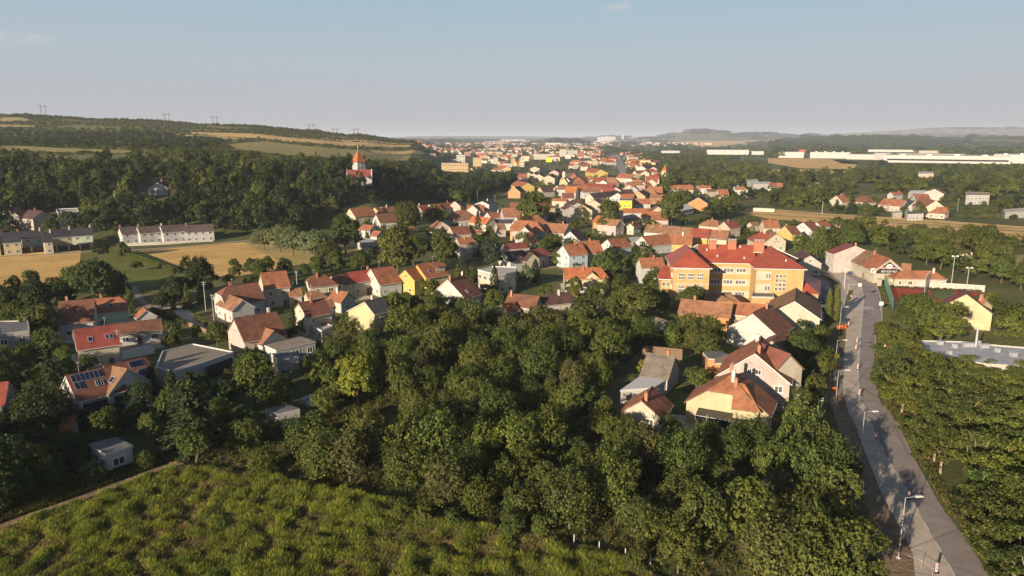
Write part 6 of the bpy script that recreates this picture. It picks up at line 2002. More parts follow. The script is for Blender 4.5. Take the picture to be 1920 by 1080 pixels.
# ------------------------------------------------------------------ street furniture
def street_lamp(x, y, h=8.0, arm=1.7, label=None, aim=0.15):
    g = ground_at(x, y)
    root = empty('street_lamp', g, aim); tag(root, label, 'street lamp', 'street lamps along the road')
    m = MB(); m.tube([(0, 0, 0), (0, 0, h * 0.4), (0, 0, h)], [0.085, 0.07, 0.05], 6); m.tube([(0, 0, h), (arm * 0.7, 0, h + 0.05)], [0.045, 0.04], 5); m.obj('pole', M['steel'], root)
    m = MB(); m.box((arm * 0.7 + 0.45, 0, h + 0.03), (0.95, 0.32, 0.14)); m.box((arm * 0.7 + 0.45, 0, h + 0.12), (0.7, 0.24, 0.06)); m.obj('lamp_head', M['white'], root)
    m = MB(); m.box((0, 0, 0.1), (0.35, 0.35, 0.2)); m.obj('base', M['concrete'], root)
    if not label: AUTO.append((root, 'street lamp', x, y))
    return root
street_lamp(1684, 1047, 8.0, 1.9, 'street lamp nearest the camera with its base in dug earth')
street_lamp(1612, 862, 8.0, 1.9, 'second street lamp up the road beside the brown earth bank')
street_lamp(1565, 772, 8.0, 1.9, 'street lamp opposite the first driveway behind the conservatory house')
street_lamp(1564, 706, 8.0, 1.9, 'street lamp with a yellow works sign on its pole')
street_lamp(1573, 625, 7.0, 1.6, 'farthest straight street lamp below the two cypresses')
street_lamp(1582, 532, 8.0, 1.5, 'street lamp by the parked van at the bend')
street_lamp(1539, 490, 8.0, 1.5, 'street lamp at the grey house on the bend')
for x, y, h in ((1064, 420, 11), (1216, 457, 8), (1155, 425, 9), (1150, 325, 9), (1170, 330, 9)):
    street_lamp(x, y, h, 1.8)

def pole(x, y, h=8.0, name='utility_pole', label=None, bar=True, mat='steel'):
    g = ground_at(x, y)
    root = empty(name, g, random.uniform(-0.5, 0.5))
    m = MB(); m.tube([(0, 0, -0.3), (0, 0, h)], [0.11, 0.07], 6); m.obj('shaft', M[mat], root)
    if bar:
        m = MB(); m.box((0, 0, h - 0.5), (1.3, 0.07, 0.07)); m.box((0, 0, h - 1.1), (1.0, 0.07, 0.07)); m.obj('crossbar', M['steel'], root)
        for k in (-0.7, -0.25, 0.25, 0.7):
            m = MB(); m.tube([(k * 0.8, 0, h - 0.46), (k * 0.8, 0, h - 0.28)], [0.03, 0.04], 5); m.obj('insulator', M['concrete'], root)
    tag(root, label, 'pole', 'poles between the houses')
    if not label: AUTO.append((root, 'concrete utility pole', *proj(g + Vector((0, 0, h * 0.7)))[:2]))
for x, y, h in ((386, 583, 9), (402, 612, 9), (226, 681, 8), (232, 684, 6), (140, 580, 8), (1352, 560, 6), (1053, 580, 8), (1581, 558, 10), (1577, 596, 9), (1352, 745, 6), (1245, 470, 8), (1290, 470, 7), (1541, 403, 9), (1732, 398, 9), (1795, 396, 9), (1166, 440, 8), (1100, 398, 8), (928, 392, 10), (895, 383, 10), (558, 553, 8), (1300, 388, 9)):
    pole(x, y, h)

def delineator(x, y, label):
    g = ground_at(x, y)
    root = empty('road_delineator', g, 0.1); tag(root, label, 'delineator', 'red and white delineators along the works')
    m = MB(); m.box((0, 0, 0.06), (0.55, 0.4, 0.12)); m.obj('base', M['rubber'], root)
    m = MB(); m.box((0, 0, 0.72), (0.34, 0.06, 1.2)); b = m.obj('board', M['white'], root)
    for k in range(3):
        z = 0.32 + 0.37 * k; m = MB()
        P = [(-0.16, -0.035, z), (0.0, -0.035, z + 0.16), (0.16, -0.035, z), (0.16, -0.035, z + 0.14), (0.0, -0.035, z + 0.3), (-0.16, -0.035, z + 0.14)]
        m.poly([P[0], P[1], P[4], P[5]]); m.poly([P[1], P[2], P[3], P[4]]); m.obj('stripe', M['red'], b)
for x, y, l in ((1755, 1074, 'red and white delineator nearest the camera by the cable barrier'), (1703, 936, 'red and white delineator behind the nearest street lamp head'), (1643, 822, 'red and white delineator in tree shade beside the dashed line'), (1611, 742, 'red and white delineator at the edge of the tree shade'),
                (1608, 693, 'red and white delineator in full sun opposite the sandy footway'), (1604.5, 656, 'red and white delineator before the paired one up the road'), (1606.5, 643, 'farther red and white delineator of the close pair'), (1590.5, 612, 'last red and white delineator by the orange barriers')):
    delineator(x, y, l)

def sign(x, y, h, shape, col, label, edge=None, w=0.75):
    g = ground_at(x, y)
    root = empty('road_sign', g, random.uniform(-0.2, 0.2)); tag(root, label, 'road sign')
    m = MB(); m.tube([(0, 0, 0), (0, 0, h)], [0.035, 0.035], 5); m.obj('post', M['steel'], root)
    m = MB()
    if shape == 'tri':
        for s, d, mi in ((1.0, 0.04, 0), (0.7, 0.05, 1)):
            c = h - 0.1; m.poly([(-w * 0.55 * s, -d, c - w * 0.32 * s), (w * 0.55 * s, -d, c - w * 0.32 * s), (0, -d, c + w * 0.64 * s)], mi)
        m.poly([(w * 0.55, -0.02, h - 0.1 - w * 0.32), (-w * 0.55, -0.02, h - 0.1 - w * 0.32), (0, -0.02, h - 0.1 + w * 0.64)], 0)
        pl = m.obj('plate', [M['red'], M['white']], root)
    else:
        m.box((0, -0.05, h - w / 2), (w, 0.04, w)); pl = m.obj('plate', M['tint'], root, col)
    return root
sign(1657, 668, 2.6, 'tri', None, 'white triangular warning sign on the verge by the clipped bushes', w=1.0)
sign(1651, 583, 2.8, 'box', (0.7, 0.68, 0.62), 'square pale sign at the right of the crossing', w=1.1)
sign(1594, 570, 2.6, 'tri', None, 'white triangular sign on the grass strip before the crossing', w=1.0)
sign(1567, 690, 3.4, 'box', (0.75, 0.6, 0.02), 'yellow works sign board above the orange barrier', w=1.0)
sign(1548, 701, 2.2, 'box', (0.7, 0.55, 0.05), 'yellow and black notice beside the footway hedge', w=0.9)
sign(1541, 818, 2.2, 'box', (0.6, 0.6, 0.58), 'white notice board at the garden path corner', w=0.8)
sign(1540, 765, 2.0, 'box', (0.6, 0.6, 0.58), 'small white plate on a post by the hedge', w=0.6)
def gantry():
    g = ground_at(1586, 574)
    root = empty('sign_gantry', g); tag(root, 'pale pole with a long arm carrying a square lit sign', 'sign gantry')
    m = MB(); m.tube([(0, 0, 0), (0.3, 0, 7)], [0.12, 0.09], 6); m.tube([(0.3, 0, 6.6), (3.2, 0, 6.6)], [0.07, 0.06], 5); m.obj('pole', M['steel'], root)
    m = MB(); m.box((3.6, -0.05, 6.6), (1.0, 0.12, 1.0)); m.obj('plate', M['tint'], root, (0.75, 0.7, 0.5))
gantry()
def barrier(x, y, n, label):
    g = ground_at(x, y)
    root = empty('works_barrier', g, 0.3); tag(root, label, 'barrier')
    for k in range(n):
        m = MB(); m.box((k * 1.1 - n * 0.5, k * 0.2, 0.5), (1.0, 0.3, 0.9)); m.box((k * 1.1 - n * 0.5, k * 0.2, 1.0), (1.05, 0.15, 0.15)); m.obj('barrier_block', M['tint'], root, (0.6, 0.13, 0.03))
barrier(1572, 690, 1, 'orange plastic barrier under the yellow works sign')
barrier(1581, 617, 3, 'row of orange plastic barriers by the dark parked car')
barrier(1566, 735, 1, 'small orange barrier in the sandy footway')
def cable_barrier():
    root = empty('cable_barrier', ground_at(1727, 1066)); tag(root, 'low wire barrier on thin posts by the nearest delineator', 'barrier')
    o = root.location
    pts = [ground_at(1684, 1049), ground_at(1727, 1066), ground_at(1748, 1082)]
    for p in pts[1:]:
        q = p - o; m = MB(); m.tube([(q.x, q.y, 0), (q.x, q.y, 1.2)], [0.03, 0.03], 5); m.obj('post', M['steel'], root)
    m = MB(); m.tube([(p - o).to_tuple()[:2] + (1.0,) for p in pts], [0.015] * 3, 4); m.obj('cable', M['white'], root)
cable_barrier()
def mast(x, y, h, label):
    g = ground_at(x, y)
    root = empty('floodlight_mast', g); tag(root, label, 'floodlight')
    m = MB(); m.tube([(0, 0, 0), (0, 0, h)], [0.16, 0.1], 6); m.box((0, 0, h), (1.8, 0.1, 0.1)); m.obj('mast', M['steel'], root)
    for k in (-0.75, 0.75):
        m = MB(); m.box((k, -0.2, h + 0.2), (0.7, 0.35, 0.5)); m.obj('floodlight_head', M['white'], root)
mast(1783, 538, 10.5, 'taller floodlight mast beside the green court'); mast(1812, 541, 7, 'shorter floodlight mast at the right of the courts')
def pylon(x, ytop, D, label, portal=True):
    X = (x - CX) / F * D * 1.0
    z = hz(X, D)
    ztop = HCAM + (258 - ytop) / F * D
    h = ztop - z
    root = empty('power_pylon', (X, D, z), 0.35); tag(root, label, 'pylon')
    m = MB()
    a = 4.6
    for s in (-1, 1):
        for t in (-1, 1): m.tube([(s * a + t * 1.5, -1, -1), (s * a, 0, h * 0.98)], [0.36, 0.26], 4)
        n = 7
        for k in range(n): m.tube([(s * a + (1 - k / n) * 1.5, -0.5, h * k / n), (s * a - (1 - (k + 1) / n) * 1.5, -0.5, h * (k + 1) / n)], [0.14, 0.14], 3)
    m.obj('lattice_leg', M['felt'], root)
    m = MB(); m.box((0, 0, h * 0.78), (a * 5.2, 0.8, 0.7)); m.box((0, 0, h * 0.84), (a * 3.4, 0.6, 0.5)); m.obj('cross_arm', M['felt'], root)
for x, y, l in ((106, 197, 'pylon standing on the skyline farthest left'), (330, 212, 'second pylon on the skyline rising from the scrub'), (417, 217, 'third pylon on the skyline above the hill field'), (593, 232, 'pylon on the skyline left of the church'), (636, 240, 'faint pylon on the skyline just left of the church spire'), (674, 240, 'pylon on the skyline right above the church spire')):
    pylon(x, y, 1750, l)
def farmast(x, ytop, D, label):
    X = (x - CX) / F * D; z = hz(X, D); h = HCAM + (258 - ytop) / F * D - z
    root = empty('lattice_mast', (X, D, z)); tag(root, label, 'mast')
    m = MB(); m.tube([(0, 0, 0), (0, 0, h)], [0.35, 0.2], 4); m.obj('mast', M['felt'], root)
    m = MB(); m.box((0, 0, h - 1), (2.0, 0.2, 0.2)); m.box((0, 0, h - 3), (2.6, 0.2, 0.2)); m.obj('cross_arm', M['felt'], root)
farmast(320, 251, 800, 'slim yellowish power mast among the hillside scrub'); farmast(566, 250, 900, 'slim power mast beside the hill meadow'); farmast(836, 258, 1500, 'thin mast at the left of the far town')

# ------------------------------------------------------------------ vehicles
def car(x, y, yaw, color, label, van=False, world=None):
    g = ground_at(x, y)
    root = empty('parked_car', (g.x, g.y, g.z + 0.035), yaw); tag(root, label, 'car')
    L, w, hb, ht = (5.0, 1.9, 1.1, 2.3) if van else (4.3, 1.76, 0.85, 1.45)
    prof = [(-L / 2, 0.3), (-L / 2, hb * 0.9), (-L * 0.42, hb), (L * 0.18, hb), (L * 0.45, hb * 0.86), (L / 2, hb * 0.7), (L / 2, 0.3)]
    m = MB()
    for s in (-1, 1):
        P = [(px, s * w / 2, pz) for px, pz in prof]
        m.poly(P if s < 0 else P[::-1])
    for i in range(len(prof)):
        a, b = prof[i], prof[(i + 1) % len(prof)]
        m.poly([(a[0], -w / 2, a[1]), (a[0], w / 2, a[1]), (b[0], w / 2, b[1]), (b[0], -w / 2, b[1])])
    m.obj('body', M['tint'], root, color)
    k0, k1, k2, k3 = (-L * 0.48, -L * 0.46, L * 0.28, L * 0.4) if van else (-L * 0.42, -L * 0.28, L * 0.06, L * 0.22)
    cw = w * 0.42
    m = MB()
    lo = [(k0, -w * 0.47, hb), (k3, -w * 0.47, hb), (k3, w * 0.47, hb), (k0, w * 0.47, hb)]
    hi = [(k1, -cw, ht), (k2, -cw, ht), (k2, cw, ht), (k1, cw, ht)]
    for i in range(4):
        j = (i + 1) % 4; m.poly([lo[i], lo[j], hi[j], hi[i]])
    m.obj('window', M['glass'], root)
    m = MB(); m.slab([(a, b, ht + 0.04) for a, b, _ in hi], 0.05); m.obj('cabin_roof', M['tint'], root, color)
    for sx in (-0.3, 0.31):
        for s in (-1, 1):
            m = MB(); m.tube([(sx * L, s * (w / 2 - 0.18), 0.31), (sx * L, s * (w / 2 + 0.02), 0.31)], [0.31, 0.31], 10); m.obj('wheel', M['rubber'], root)
    for s in (-1, 1):
        m = MB(); m.box((L / 2 + 0.01, s * w * 0.36, hb * 0.62), (0.04, 0.32, 0.14)); m.obj('headlight', M['alu'], root)
    FOOT.append((g.x, g.y, 2))
car(1601, 514, 2.6, (0.03, 0.05, 0.16), 'dark blue car parked outside the workshop')
car(1579, 503, 2.6, (0.10, 0.07, 0.06), 'brown car by the grey house at the bend')
car(1580, 605, 1.2, (0.03, 0.035, 0.05), 'dark car standing behind the orange barriers')
car(501, 675, 2.0, (0.05, 0.06, 0.09), 'dark blue car parked in front of the maroon garage')
car(1084, 408, 0.9, (0.03, 0.03, 0.05), 'dark car on the main street junction')
car(960, 441, 0.4, (0.04, 0.08, 0.3), 'bright blue car beside the low tan garage house')
car(1544, 588, 1.4, (0.7, 0.7, 0.7), 'white van in the school yard under the cypresses', True)
car(1536, 575, 1.4, (0.6, 0.6, 0.62), 'silver car parked behind the white van')
car(1545, 571, 1.4, (0.04, 0.05, 0.08), 'dark car parked closest to the school wall')
for k, (x, y, c_, l) in enumerate(((1153, 312, (0.6, 0.6, 0.6), 'white car far up the straight street'), (1157, 322, (0.05, 0.05, 0.1), 'dark car halfway along the straight street'), (1165, 336, (0.5, 0.5, 0.5), 'silver car entering the square'))):
    car(x, y, 1.5, c_, l)
def wheelie(x, y, col, label):
    g = ground_at(x, y); root = empty('wheelie_bin', g, 0.4); tag(root, label, 'bin', 'bins outside the workshop')
    m = MB(); m.box((0, 0, 0.55), (0.6, 0.7, 1.0)); m.obj('body', M['tint'], root, col)
    m = MB(); m.box((0, 0, 1.09), (0.66, 0.78, 0.08)); m.obj('lid', M['dark'], root)
wheelie(1631, 519, (0.05, 0.05, 0.05), 'black bin outside the workshop door'); wheelie(1641, 523, (0.05, 0.06, 0.05), 'black bin by the pale kiosk')
FL('small pale kiosk at the corner of the verge', [(1645, 522), (1654, 522), (1654, 524), (1645, 524)], 2.4, 'stone', 'concrete', name='kiosk', cat='kiosk', parapet=0, nowin=True)
def arch_hut():
    g = ground_at(1233, 616); root = empty('arched_hut', g, 0.5); tag(root, 'round-topped corrugated hut among the gardens', 'hut')
    FOOT.append((g.x, g.y, 3.5)); m = MB(); n = 12; r, L = 2.6, 4.5
    A = [(r * cos(pi * k / n), r * 1.15 * sin(pi * k / n)) for k in range(n + 1)]
    for k in range(n): m.poly([(A[k][0], -L / 2, A[k][1]), (A[k + 1][0], -L / 2, A[k + 1][1]), (A[k + 1][0], L / 2, A[k + 1][1]), (A[k][0], L / 2, A[k][1])][::-1])
    m.obj('roof', M['corrugated'], root); m = MB(); m.poly([(a, -L / 2 + 0.05, b) for a, b in A][::-1]); m.poly([(a, L / 2 - 0.05, b) for a, b in A]); m.obj('end_wall', M['concrete'], root)
arch_hut()
def shell():
    g = ground_at(1600, 428); root = empty('brick_shell', g, -0.35); tag(root, 'roofless pink brick shell of a house under construction', 'building site')
    FOOT.append((g.x, g.y, 9))
    for x0, x1, y0, y1 in ((-9, -4, 0, 0), (-2.5, 1, 0, 0), (2.2, 6, 0, 0), (7.2, 9, 0, 0), (-9, -9, 0, 9), (9, 9, 0, 4), (9, 9, 5.5, 9), (-9, 9, 9, 9), (0, 0, 0, 9)):
        m = MB(); m.box(((x0 + x1) / 2, (y0 + y1) / 2, 1.5), (abs(x1 - x0) + 0.3, abs(y1 - y0) + 0.3, 3.0)); m.obj('wall', M['tint'], root, (0.5, 0.26, 0.2))
    for x in (-6, -1, 4): m = MB(); m.box((x, 4.5, 3.3), (0.8, 0.5, 1.0)); m.obj('brick_pallet', M['tint'], root, (0.55, 0.28, 0.2))
shell()
def pallets():
    rr = random.Random(9)
    for k, (x, y) in enumerate(((571, 756), (578, 752), (585, 759), (592, 762), (600, 757), (607, 754), (580, 763))):
        g = ground_at(x, y); root = empty('wrapped_pallet', g, rr.uniform(0, 3)); tag(root, None, 'pallet', 'white-wrapped pallets in the shaded yard')
        m = MB(); m.box((0, 0, 0.55), (1.1, 0.9, 0.8)); m.obj('wrapped_load', M['white'], root); m = MB()
        for q in (-0.4, 0, 0.4): m.box((q, 0, 0.07), (0.12, 0.9, 0.12))
        m.obj('pallet_base', M['wood'], root); AUTO.append((root, 'white-wrapped pallet', x, y))
pallets()
FL('low maroon-roofed garage in the shade of the thicket', [(497, 766), (540, 757), (562, 766), (520, 776)], 2.8, 'dirty', 'felt', name='garage', cat='garage', parapet=0, nowin=True)
for x, y, l in ((577, 672, 'small round pool behind the pale yellow tree'),):
    g = ground_at(x, y); root = empty('garden_pool', g); tag(root, l, 'pool'); m = MB(); m.tube([(0, 0, 0), (0, 0, 0.9)], [1.8, 1.8], 20, cap=False); m.obj('pool_wall', M['tint'], root, (0.3, 0.5, 0.6))
    m = MB(); m.poly([(1.75 * cos(a), 1.75 * sin(a), 0.8) for a in np.linspace(0, 2 * pi, 20, endpoint=False)]); m.obj('pool_water', M['glass'], root); FOOT.append((g.x, g.y, 2))
def marker_posts():
    for x, y, l in ((1076, 1023, 'white marker post at the left end of the weed field edge'), (1123, 1037, 'white marker post second along the weed field edge'), (1172, 1050, 'white marker post third along the weed field edge'), (1219, 1063, 'white marker post nearest the corner of the weed field')):
        g = ground_at(x, y); root = empty('marker_post', g); tag(root, l, 'post'); m = MB(); m.box((0, 0, 0.7), (0.1, 0.1, 1.5)); m.obj('shaft', M['white'], root); m = MB(); m.box((0, 0, 1.5), (0.13, 0.13, 0.12)); m.obj('cap', M['concrete'], root)
marker_posts()

# ------------------------------------------------------------------ yards, hedges, garden fences
def yards():
    rr = random.Random(12)
    for o in list(COL.objects):
        if o.parent or o.type != 'EMPTY' or o.get('category') != 'house' or '_L' not in o: continue
        x, y = o.location.x, o.location.y
        if math.hypot(x, y) > 300 or o.location.z > 1: continue
        L = o['_L']; a = o.rotation_euler.z
        w = rr.uniform(7, 10); ox = rr.uniform(-2, 2)
        ca, sa = cos(a), sin(a)
        P = [(x + (u * ca - v * sa), y + (u * sa + v * ca)) for u, v in ((-L / 2 - 2 + ox, -w), (0.1 * L, -w - rr.uniform(0, 2)), (L / 2 + rr.uniform(0, 3), -w), (L / 2 + 1.5, 5), (-L / 2 - rr.uniform(0.5, 2.5), 4.5))]
        sheet('yard', P, rr.choice(('path', 'lawn', 'lawn', 'earth', 'milled')), 0.007 + rr.uniform(0, 0.004), world=True)
yards()
def hedge(pts, h, w, tint, label):
    P = [ground_at(*p) for p in pts]
    c = P[0]; root = empty('hedge', c); tag(root, label, 'hedge')
    rng = np.random.default_rng(int(pts[0][0]))
    C_ = []
    for i in range(len(P) - 1):
        a, b = P[i] - c, P[i + 1] - c
        n = int((b - a).length * h * w * 30) + 60
        t = rng.uniform(0, 1, n)[:, None]
        q = np.array(a)[None] * (1 - t) + np.array(b)[None] * t + np.stack([rng.uniform(-w, w, n) / 2, rng.uniform(-w, w, n) / 2, rng.uniform(0.05, 1, n) ** 0.7 * h], 1)
        C_.append(q)
    q = np.concatenate(C_)
    me = quads_mesh('foliage', q, rng.normal(size=q.shape) + np.array([-0.3, -0.6, 0.6]), 0.2 * rng.uniform(0.7, 1.4, len(q)), np.full(len(q), 0.7), M['leaf'], rng)
    mesh_obj('foliage', me, root, color=TINT[tint])
for a in (([(366, 598), (400, 622), (424, 640)], 1.5, 1.2, 'green', 'clipped hedge along the lane below the long farmhouse'), ([(285, 585), (320, 600), (352, 612)], 1.6, 1.4, 'dark', 'dark hedge between the lane and the round garden trees'),
          ([(1375, 614), (1405, 612), (1440, 606)], 3.0, 1.0, 'green', 'tall row of young thujas against the farm range'), ([(650, 668), (700, 645), (716, 634)], 1.4, 1.0, 'green', 'garden hedge below the blank cream wall house'),
          ([(1655, 628), (1652, 660), (1650, 684)], 1.8, 1.6, 'olive', 'roadside hedge between two driveways'), ([(1650, 700), (1652, 712)], 1.4, 1.6, 'olive', 'short clipped hedge block beside the second driveway'), ([(1868, 612), (1930, 614)], 2.0, 2.5, 'lime', 'yellow-green hedge behind the yellow gable-ended house'),
          ([(1866, 630), (1930, 634)], 1.2, 2.0, 'olive', 'low garden hedge right of the yellow gable-ended house'), ([(200, 470), (262, 486), (330, 512)], 1.6, 1.8, 'olive', 'bushy hedge line dividing lawn from wheat'), ([(1664, 540), (1840, 549)], 1.0, 0.8, 'dark', 'low row of thujas along the grey court wall'),
          ([(60, 700), (110, 694), (122, 716)], 1.6, 1.2, 'dark', 'hedge in front of the red house with skylights')):
    hedge(*a)
for a in (('wire garden fence along the lane by the round trees', [(300, 590), (340, 606), (392, 628)], 1.3, 0.04, 'wood', 'garden_fence', 'fence'), ('grey board fence behind the bungalow', [(440, 672), (480, 660), (500, 652)], 1.5, 0.06, 'wood', 'board_fence', 'fence'),
          ('rough board fence in the thicket gardens', [(1100, 640), (1140, 652), (1180, 660)], 1.4, 0.05, 'wood', 'board_fence', 'fence'), ('concrete plinth fence along the school street', [(1534, 534), (1552, 545), (1549, 580)], 1.6, 0.1, 'concrete', 'street_fence', 'fence'),
          ('grey fence beside the conservatory house drive', [(1440, 800), (1480, 806), (1520, 815)], 1.3, 0.05, 'wood', 'garden_fence', 'fence'), ('long pale fence before the white terraces', [(228, 462), (300, 459), (400, 453)], 1.3, 0.06, 'concrete', 'garden_fence', 'fence')):
    wall_line(a[0], a[1], a[2], a[3], a[4], a[5], a[6], step=2.2, piece='fence_panel')
for nm, mt, p in (('vegetable_bed', 'earth', [(1090, 690), (1150, 668), (1180, 676), (1120, 704)]), ('vegetable_bed', 'weeds', [(1120, 708), (1170, 690), (1184, 698), (1140, 716)]), ('garden_path', 'path', [(1060, 694), (1130, 664), (1136, 667), (1068, 698)]), ('garden_lawn', 'lawn', [(1250, 740), (1290, 736), (1296, 760), (1262, 768)]),
                  ('garden_lawn', 'lawn', [(600, 655), (660, 635), (700, 634), (660, 655)]), ('yard', 'path', [(440, 668), (520, 668), (528, 700), (470, 720), (440, 700)]), ('yard', 'milled', [(90, 672), (140, 664), (150, 690), (110, 700)]), ('garden_lawn', 'lawn', [(1868, 636), (1940, 640), (1940, 652), (1868, 646)])):
    sheet(nm, p, mt, 0.013)
# ------------------------------------------------------------------ single trees, as the photograph places them
for a in (
 ('big', 186, 482, 92, 'dark'), ('big', 364, 483, 74, 'dark'), ('big', 62, 528, 66, 'dark'), ('broad', 118, 533, 46, 'dark'), ('big', 322, 520, 50, 'dark'), ('broad', 0, 540, 60, 'dark'),
 ('column', 238, 529, 20, 'light', 3.0), ('conifer', 347, 528, 24, 'olive'), ('conifer', 374, 527, 20, 'olive'), ('conifer', 322, 546, 16, 'light'), ('loose', 428, 512, 26, 'light'), ('loose', 300, 548, 30, 'dark'), ('broad', 468, 516, 20, 'olive'),
 ('conifer', 89, 651, 70, 'spruce', 1.75), ('conifer', 352, 690, 130, 'spruce', 1.25), ('conifer', 318, 690, 56, 'spruce', 1.7), ('conifer', 280, 672, 44, 'spruce', 1.8), ('conifer', 546, 566, 26, 'spruce', 2.4),
 ('broad', 404, 604, 42, 'olive'), ('broad', 318, 604, 50, 'olive'), ('broad', 70, 566, 70, 'brownish'), ('broad', 160, 668, 46, 'olive'), ('shrub', 212, 655, 26, 'olive'),
 ('willow', 786, 568, 40, 'lime', 1.5), ('big', 668, 666, 92, 'yellow', 1.05), ('big', 640, 690, 60, 'yellow', 1.0), ('loose', 600, 654, 66, 'lime', 1.0), ('broad', 620, 690, 60, 'light'), ('loose', 735, 668, 70, 'olive'),
 ('big', 522, 420, 56, 'silver', 0.95), ('big', 546, 424, 60, 'silver', 0.95), ('big', 586, 428, 66, 'silver', 0.95), ('big', 492, 428, 44, 'silver', 0.95), ('big', 612, 452, 40, 'green'), ('big', 645, 402, 66, 'green'),
 ('big', 742, 423, 78, 'olive', 1.25), ('big', 774, 442, 44, 'olive', 1.3), ('big', 832, 430, 58, 'green', 1.4), ('pine', 920, 450, 48, 'pine', 1.4), ('big', 766, 377, 50, 'green'), ('conifer', 896, 392, 24, 'spruce', 2.2), ('conifer', 858, 492, 34, 'olive', 1.7),
 ('broad', 676, 470, 38, 'olive'), ('broad', 628, 468, 30, 'olive', 1.6), ('willow', 812, 380, 36, 'green'), ('column', 927, 498, 18, 'spruce', 3.4), ('broad', 887, 500, 32, 'green'), ('broad', 912, 532, 30, 'lime', 0.8), ('loose', 868, 482, 26, 'spruce', 1.6),
 ('big', 1000, 360, 62, 'olive', 1.05), ('big', 1144, 374, 46, 'olive', 1.4), ('big', 1262, 362, 52, 'olive', 1.3), ('broad', 984, 402, 28, 'olive'), ('loose', 980, 432, 30, 'light', 1.4), ('broad', 1040, 434, 38, 'green'), ('broad', 1022, 446, 34, 'green'),
 ('big', 1188, 529, 84, 'olive', 1.0), ('broad', 1240, 540, 40, 'olive', 1.4), ('broad', 1298, 534, 60, 'green', 1.1), ('broad', 1230, 503, 46, 'olive', 1.2), ('big', 1142, 470, 62, 'green', 1.0), ('broad', 1208, 456, 50, 'green', 1.0), ('broad', 1096, 560, 60, 'green', 1.1), ('column', 1137, 518, 12, 'olive', 3.0),
 ('broad', 985, 496, 32, 'silver', 1.4), ('column', 1004, 486, 18, 'spruce', 2.6), ('broad', 1078, 518, 40, 'olive'), ('broad', 1022, 530, 30, 'olive'),
 ('column', 1557, 541, 15, 'olive', 4.4), ('column', 1572, 535, 16, 'olive', 4.4), ('big', 1507, 624, 66, 'green', 0.95), ('loose', 1528, 700, 46, 'light', 1.1), ('broad', 1690, 652, 30, 'lime', 0.6), ('shrub', 1712, 664, 30, 'yellow', 0.8),
 ('big', 1722, 552, 74, 'olive', 1.0), ('big', 1772, 566, 96, 'olive', 0.85), ('broad', 1700, 580, 46, 'green'), ('broad', 1660, 604, 40, 'olive', 0.9), ('big', 1690, 614, 60, 'olive', 0.9),
 ('loose', 1578, 868, 92, 'olive', 1.35), ('column', 1607, 858, 22, 'lime', 1.6), ('conifer', 1608, 1020, 34, 'light', 2.0), ('conifer', 1640, 1030, 30, 'olive', 2.0),
 ('big', 1850, 422, 70, 'olive', 1.1), ('big', 1816, 430, 54, 'brownish', 1.1), ('big', 1770, 452, 54, 'olive', 1.0), ('willow', 1540, 428, 60, 'olive', 1.1), ('big', 1506, 442, 40, 'olive'), ('broad', 1600, 424, 44, 'green', 0.9), ('broad', 1880, 440, 50, 'green'),
 ('big', 1480, 326, 30, 'dark', 1.2), ('column', 1514, 319, 9, 'dark', 4.0), ('column', 1520, 318, 10, 'dark', 4.0), ('column', 1525, 320, 9, 'dark', 4.0), ('column', 1546, 322, 9, 'dark', 3.0),
 ('acacia', 1716, 684, 96, 'light', 0.9), ('acacia', 1760, 676, 110, 'olive', 0.9), ('acacia', 1806, 672, 90, 'light', 0.9), ('acacia', 1842, 680, 96, 'olive', 0.9), ('acacia', 1884, 684, 100, 'light', 0.9), ('acacia', 1926, 690, 100, 'olive', 0.9), ('acacia', 1784, 660, 60, 'light', 1.1), ('acacia', 1860, 668, 50, 'olive', 1.1),
 ('broad', 1724, 379, 26, 'green'), ('broad', 1624, 380, 26, 'olive'), ('conifer', 1600, 366, 26, 'dark', 1.3), ('conifer', 1570, 372, 20, 'dark', 1.2), ('conifer', 1214, 405, 14, 'olive', 1.8), ('conifer', 1202, 408, 12, 'light', 1.8),
 ('broad', 28, 400, 34, 'olive'), ('broad', 94, 420, 30, 'olive'), ('pine', 128, 395, 40, 'dark'), ('broad', 186, 450, 30, 'dark'), ('broad', 230, 452, 26, 'green'), ('broad', 256, 488, 26, 'olive', 0.8),
 ('loose', 258, 598, 22, 'brownish'), ('broad', 366, 610, 20, 'lime', 1.6), ('shrub', 700, 632, 20, 'lime'), ('shrub', 690, 615, 30, 'rust', 1.2), ('loose', 565, 600, 26, 'yellow', 1.2),
 ('shrub', 1213, 676, 36, 'yellow', 0.7), ('broad', 1326, 612, 68, 'green', 1.0), ('loose', 1308, 686, 50, 'light', 0.9), ('shrub', 1190, 702, 34, 'brownish', 0.8), ('broad', 1170, 690, 0.1, 'green'),
):
    if a[3] > 1: tree_px(*a)

PROT.append((632, 680, 712, 790, 150.0))
for x_, y_, h_ in ((-92, 72, 13), (-99, 80, 14), (-90, 84, 13), (-105, 92, 14), (-96, 96, 13), (-84, 92, 12), (-110, 104, 13), (-101, 62, 14)):
    tree('big', x_, y_, h_, 4.8, 'dark')
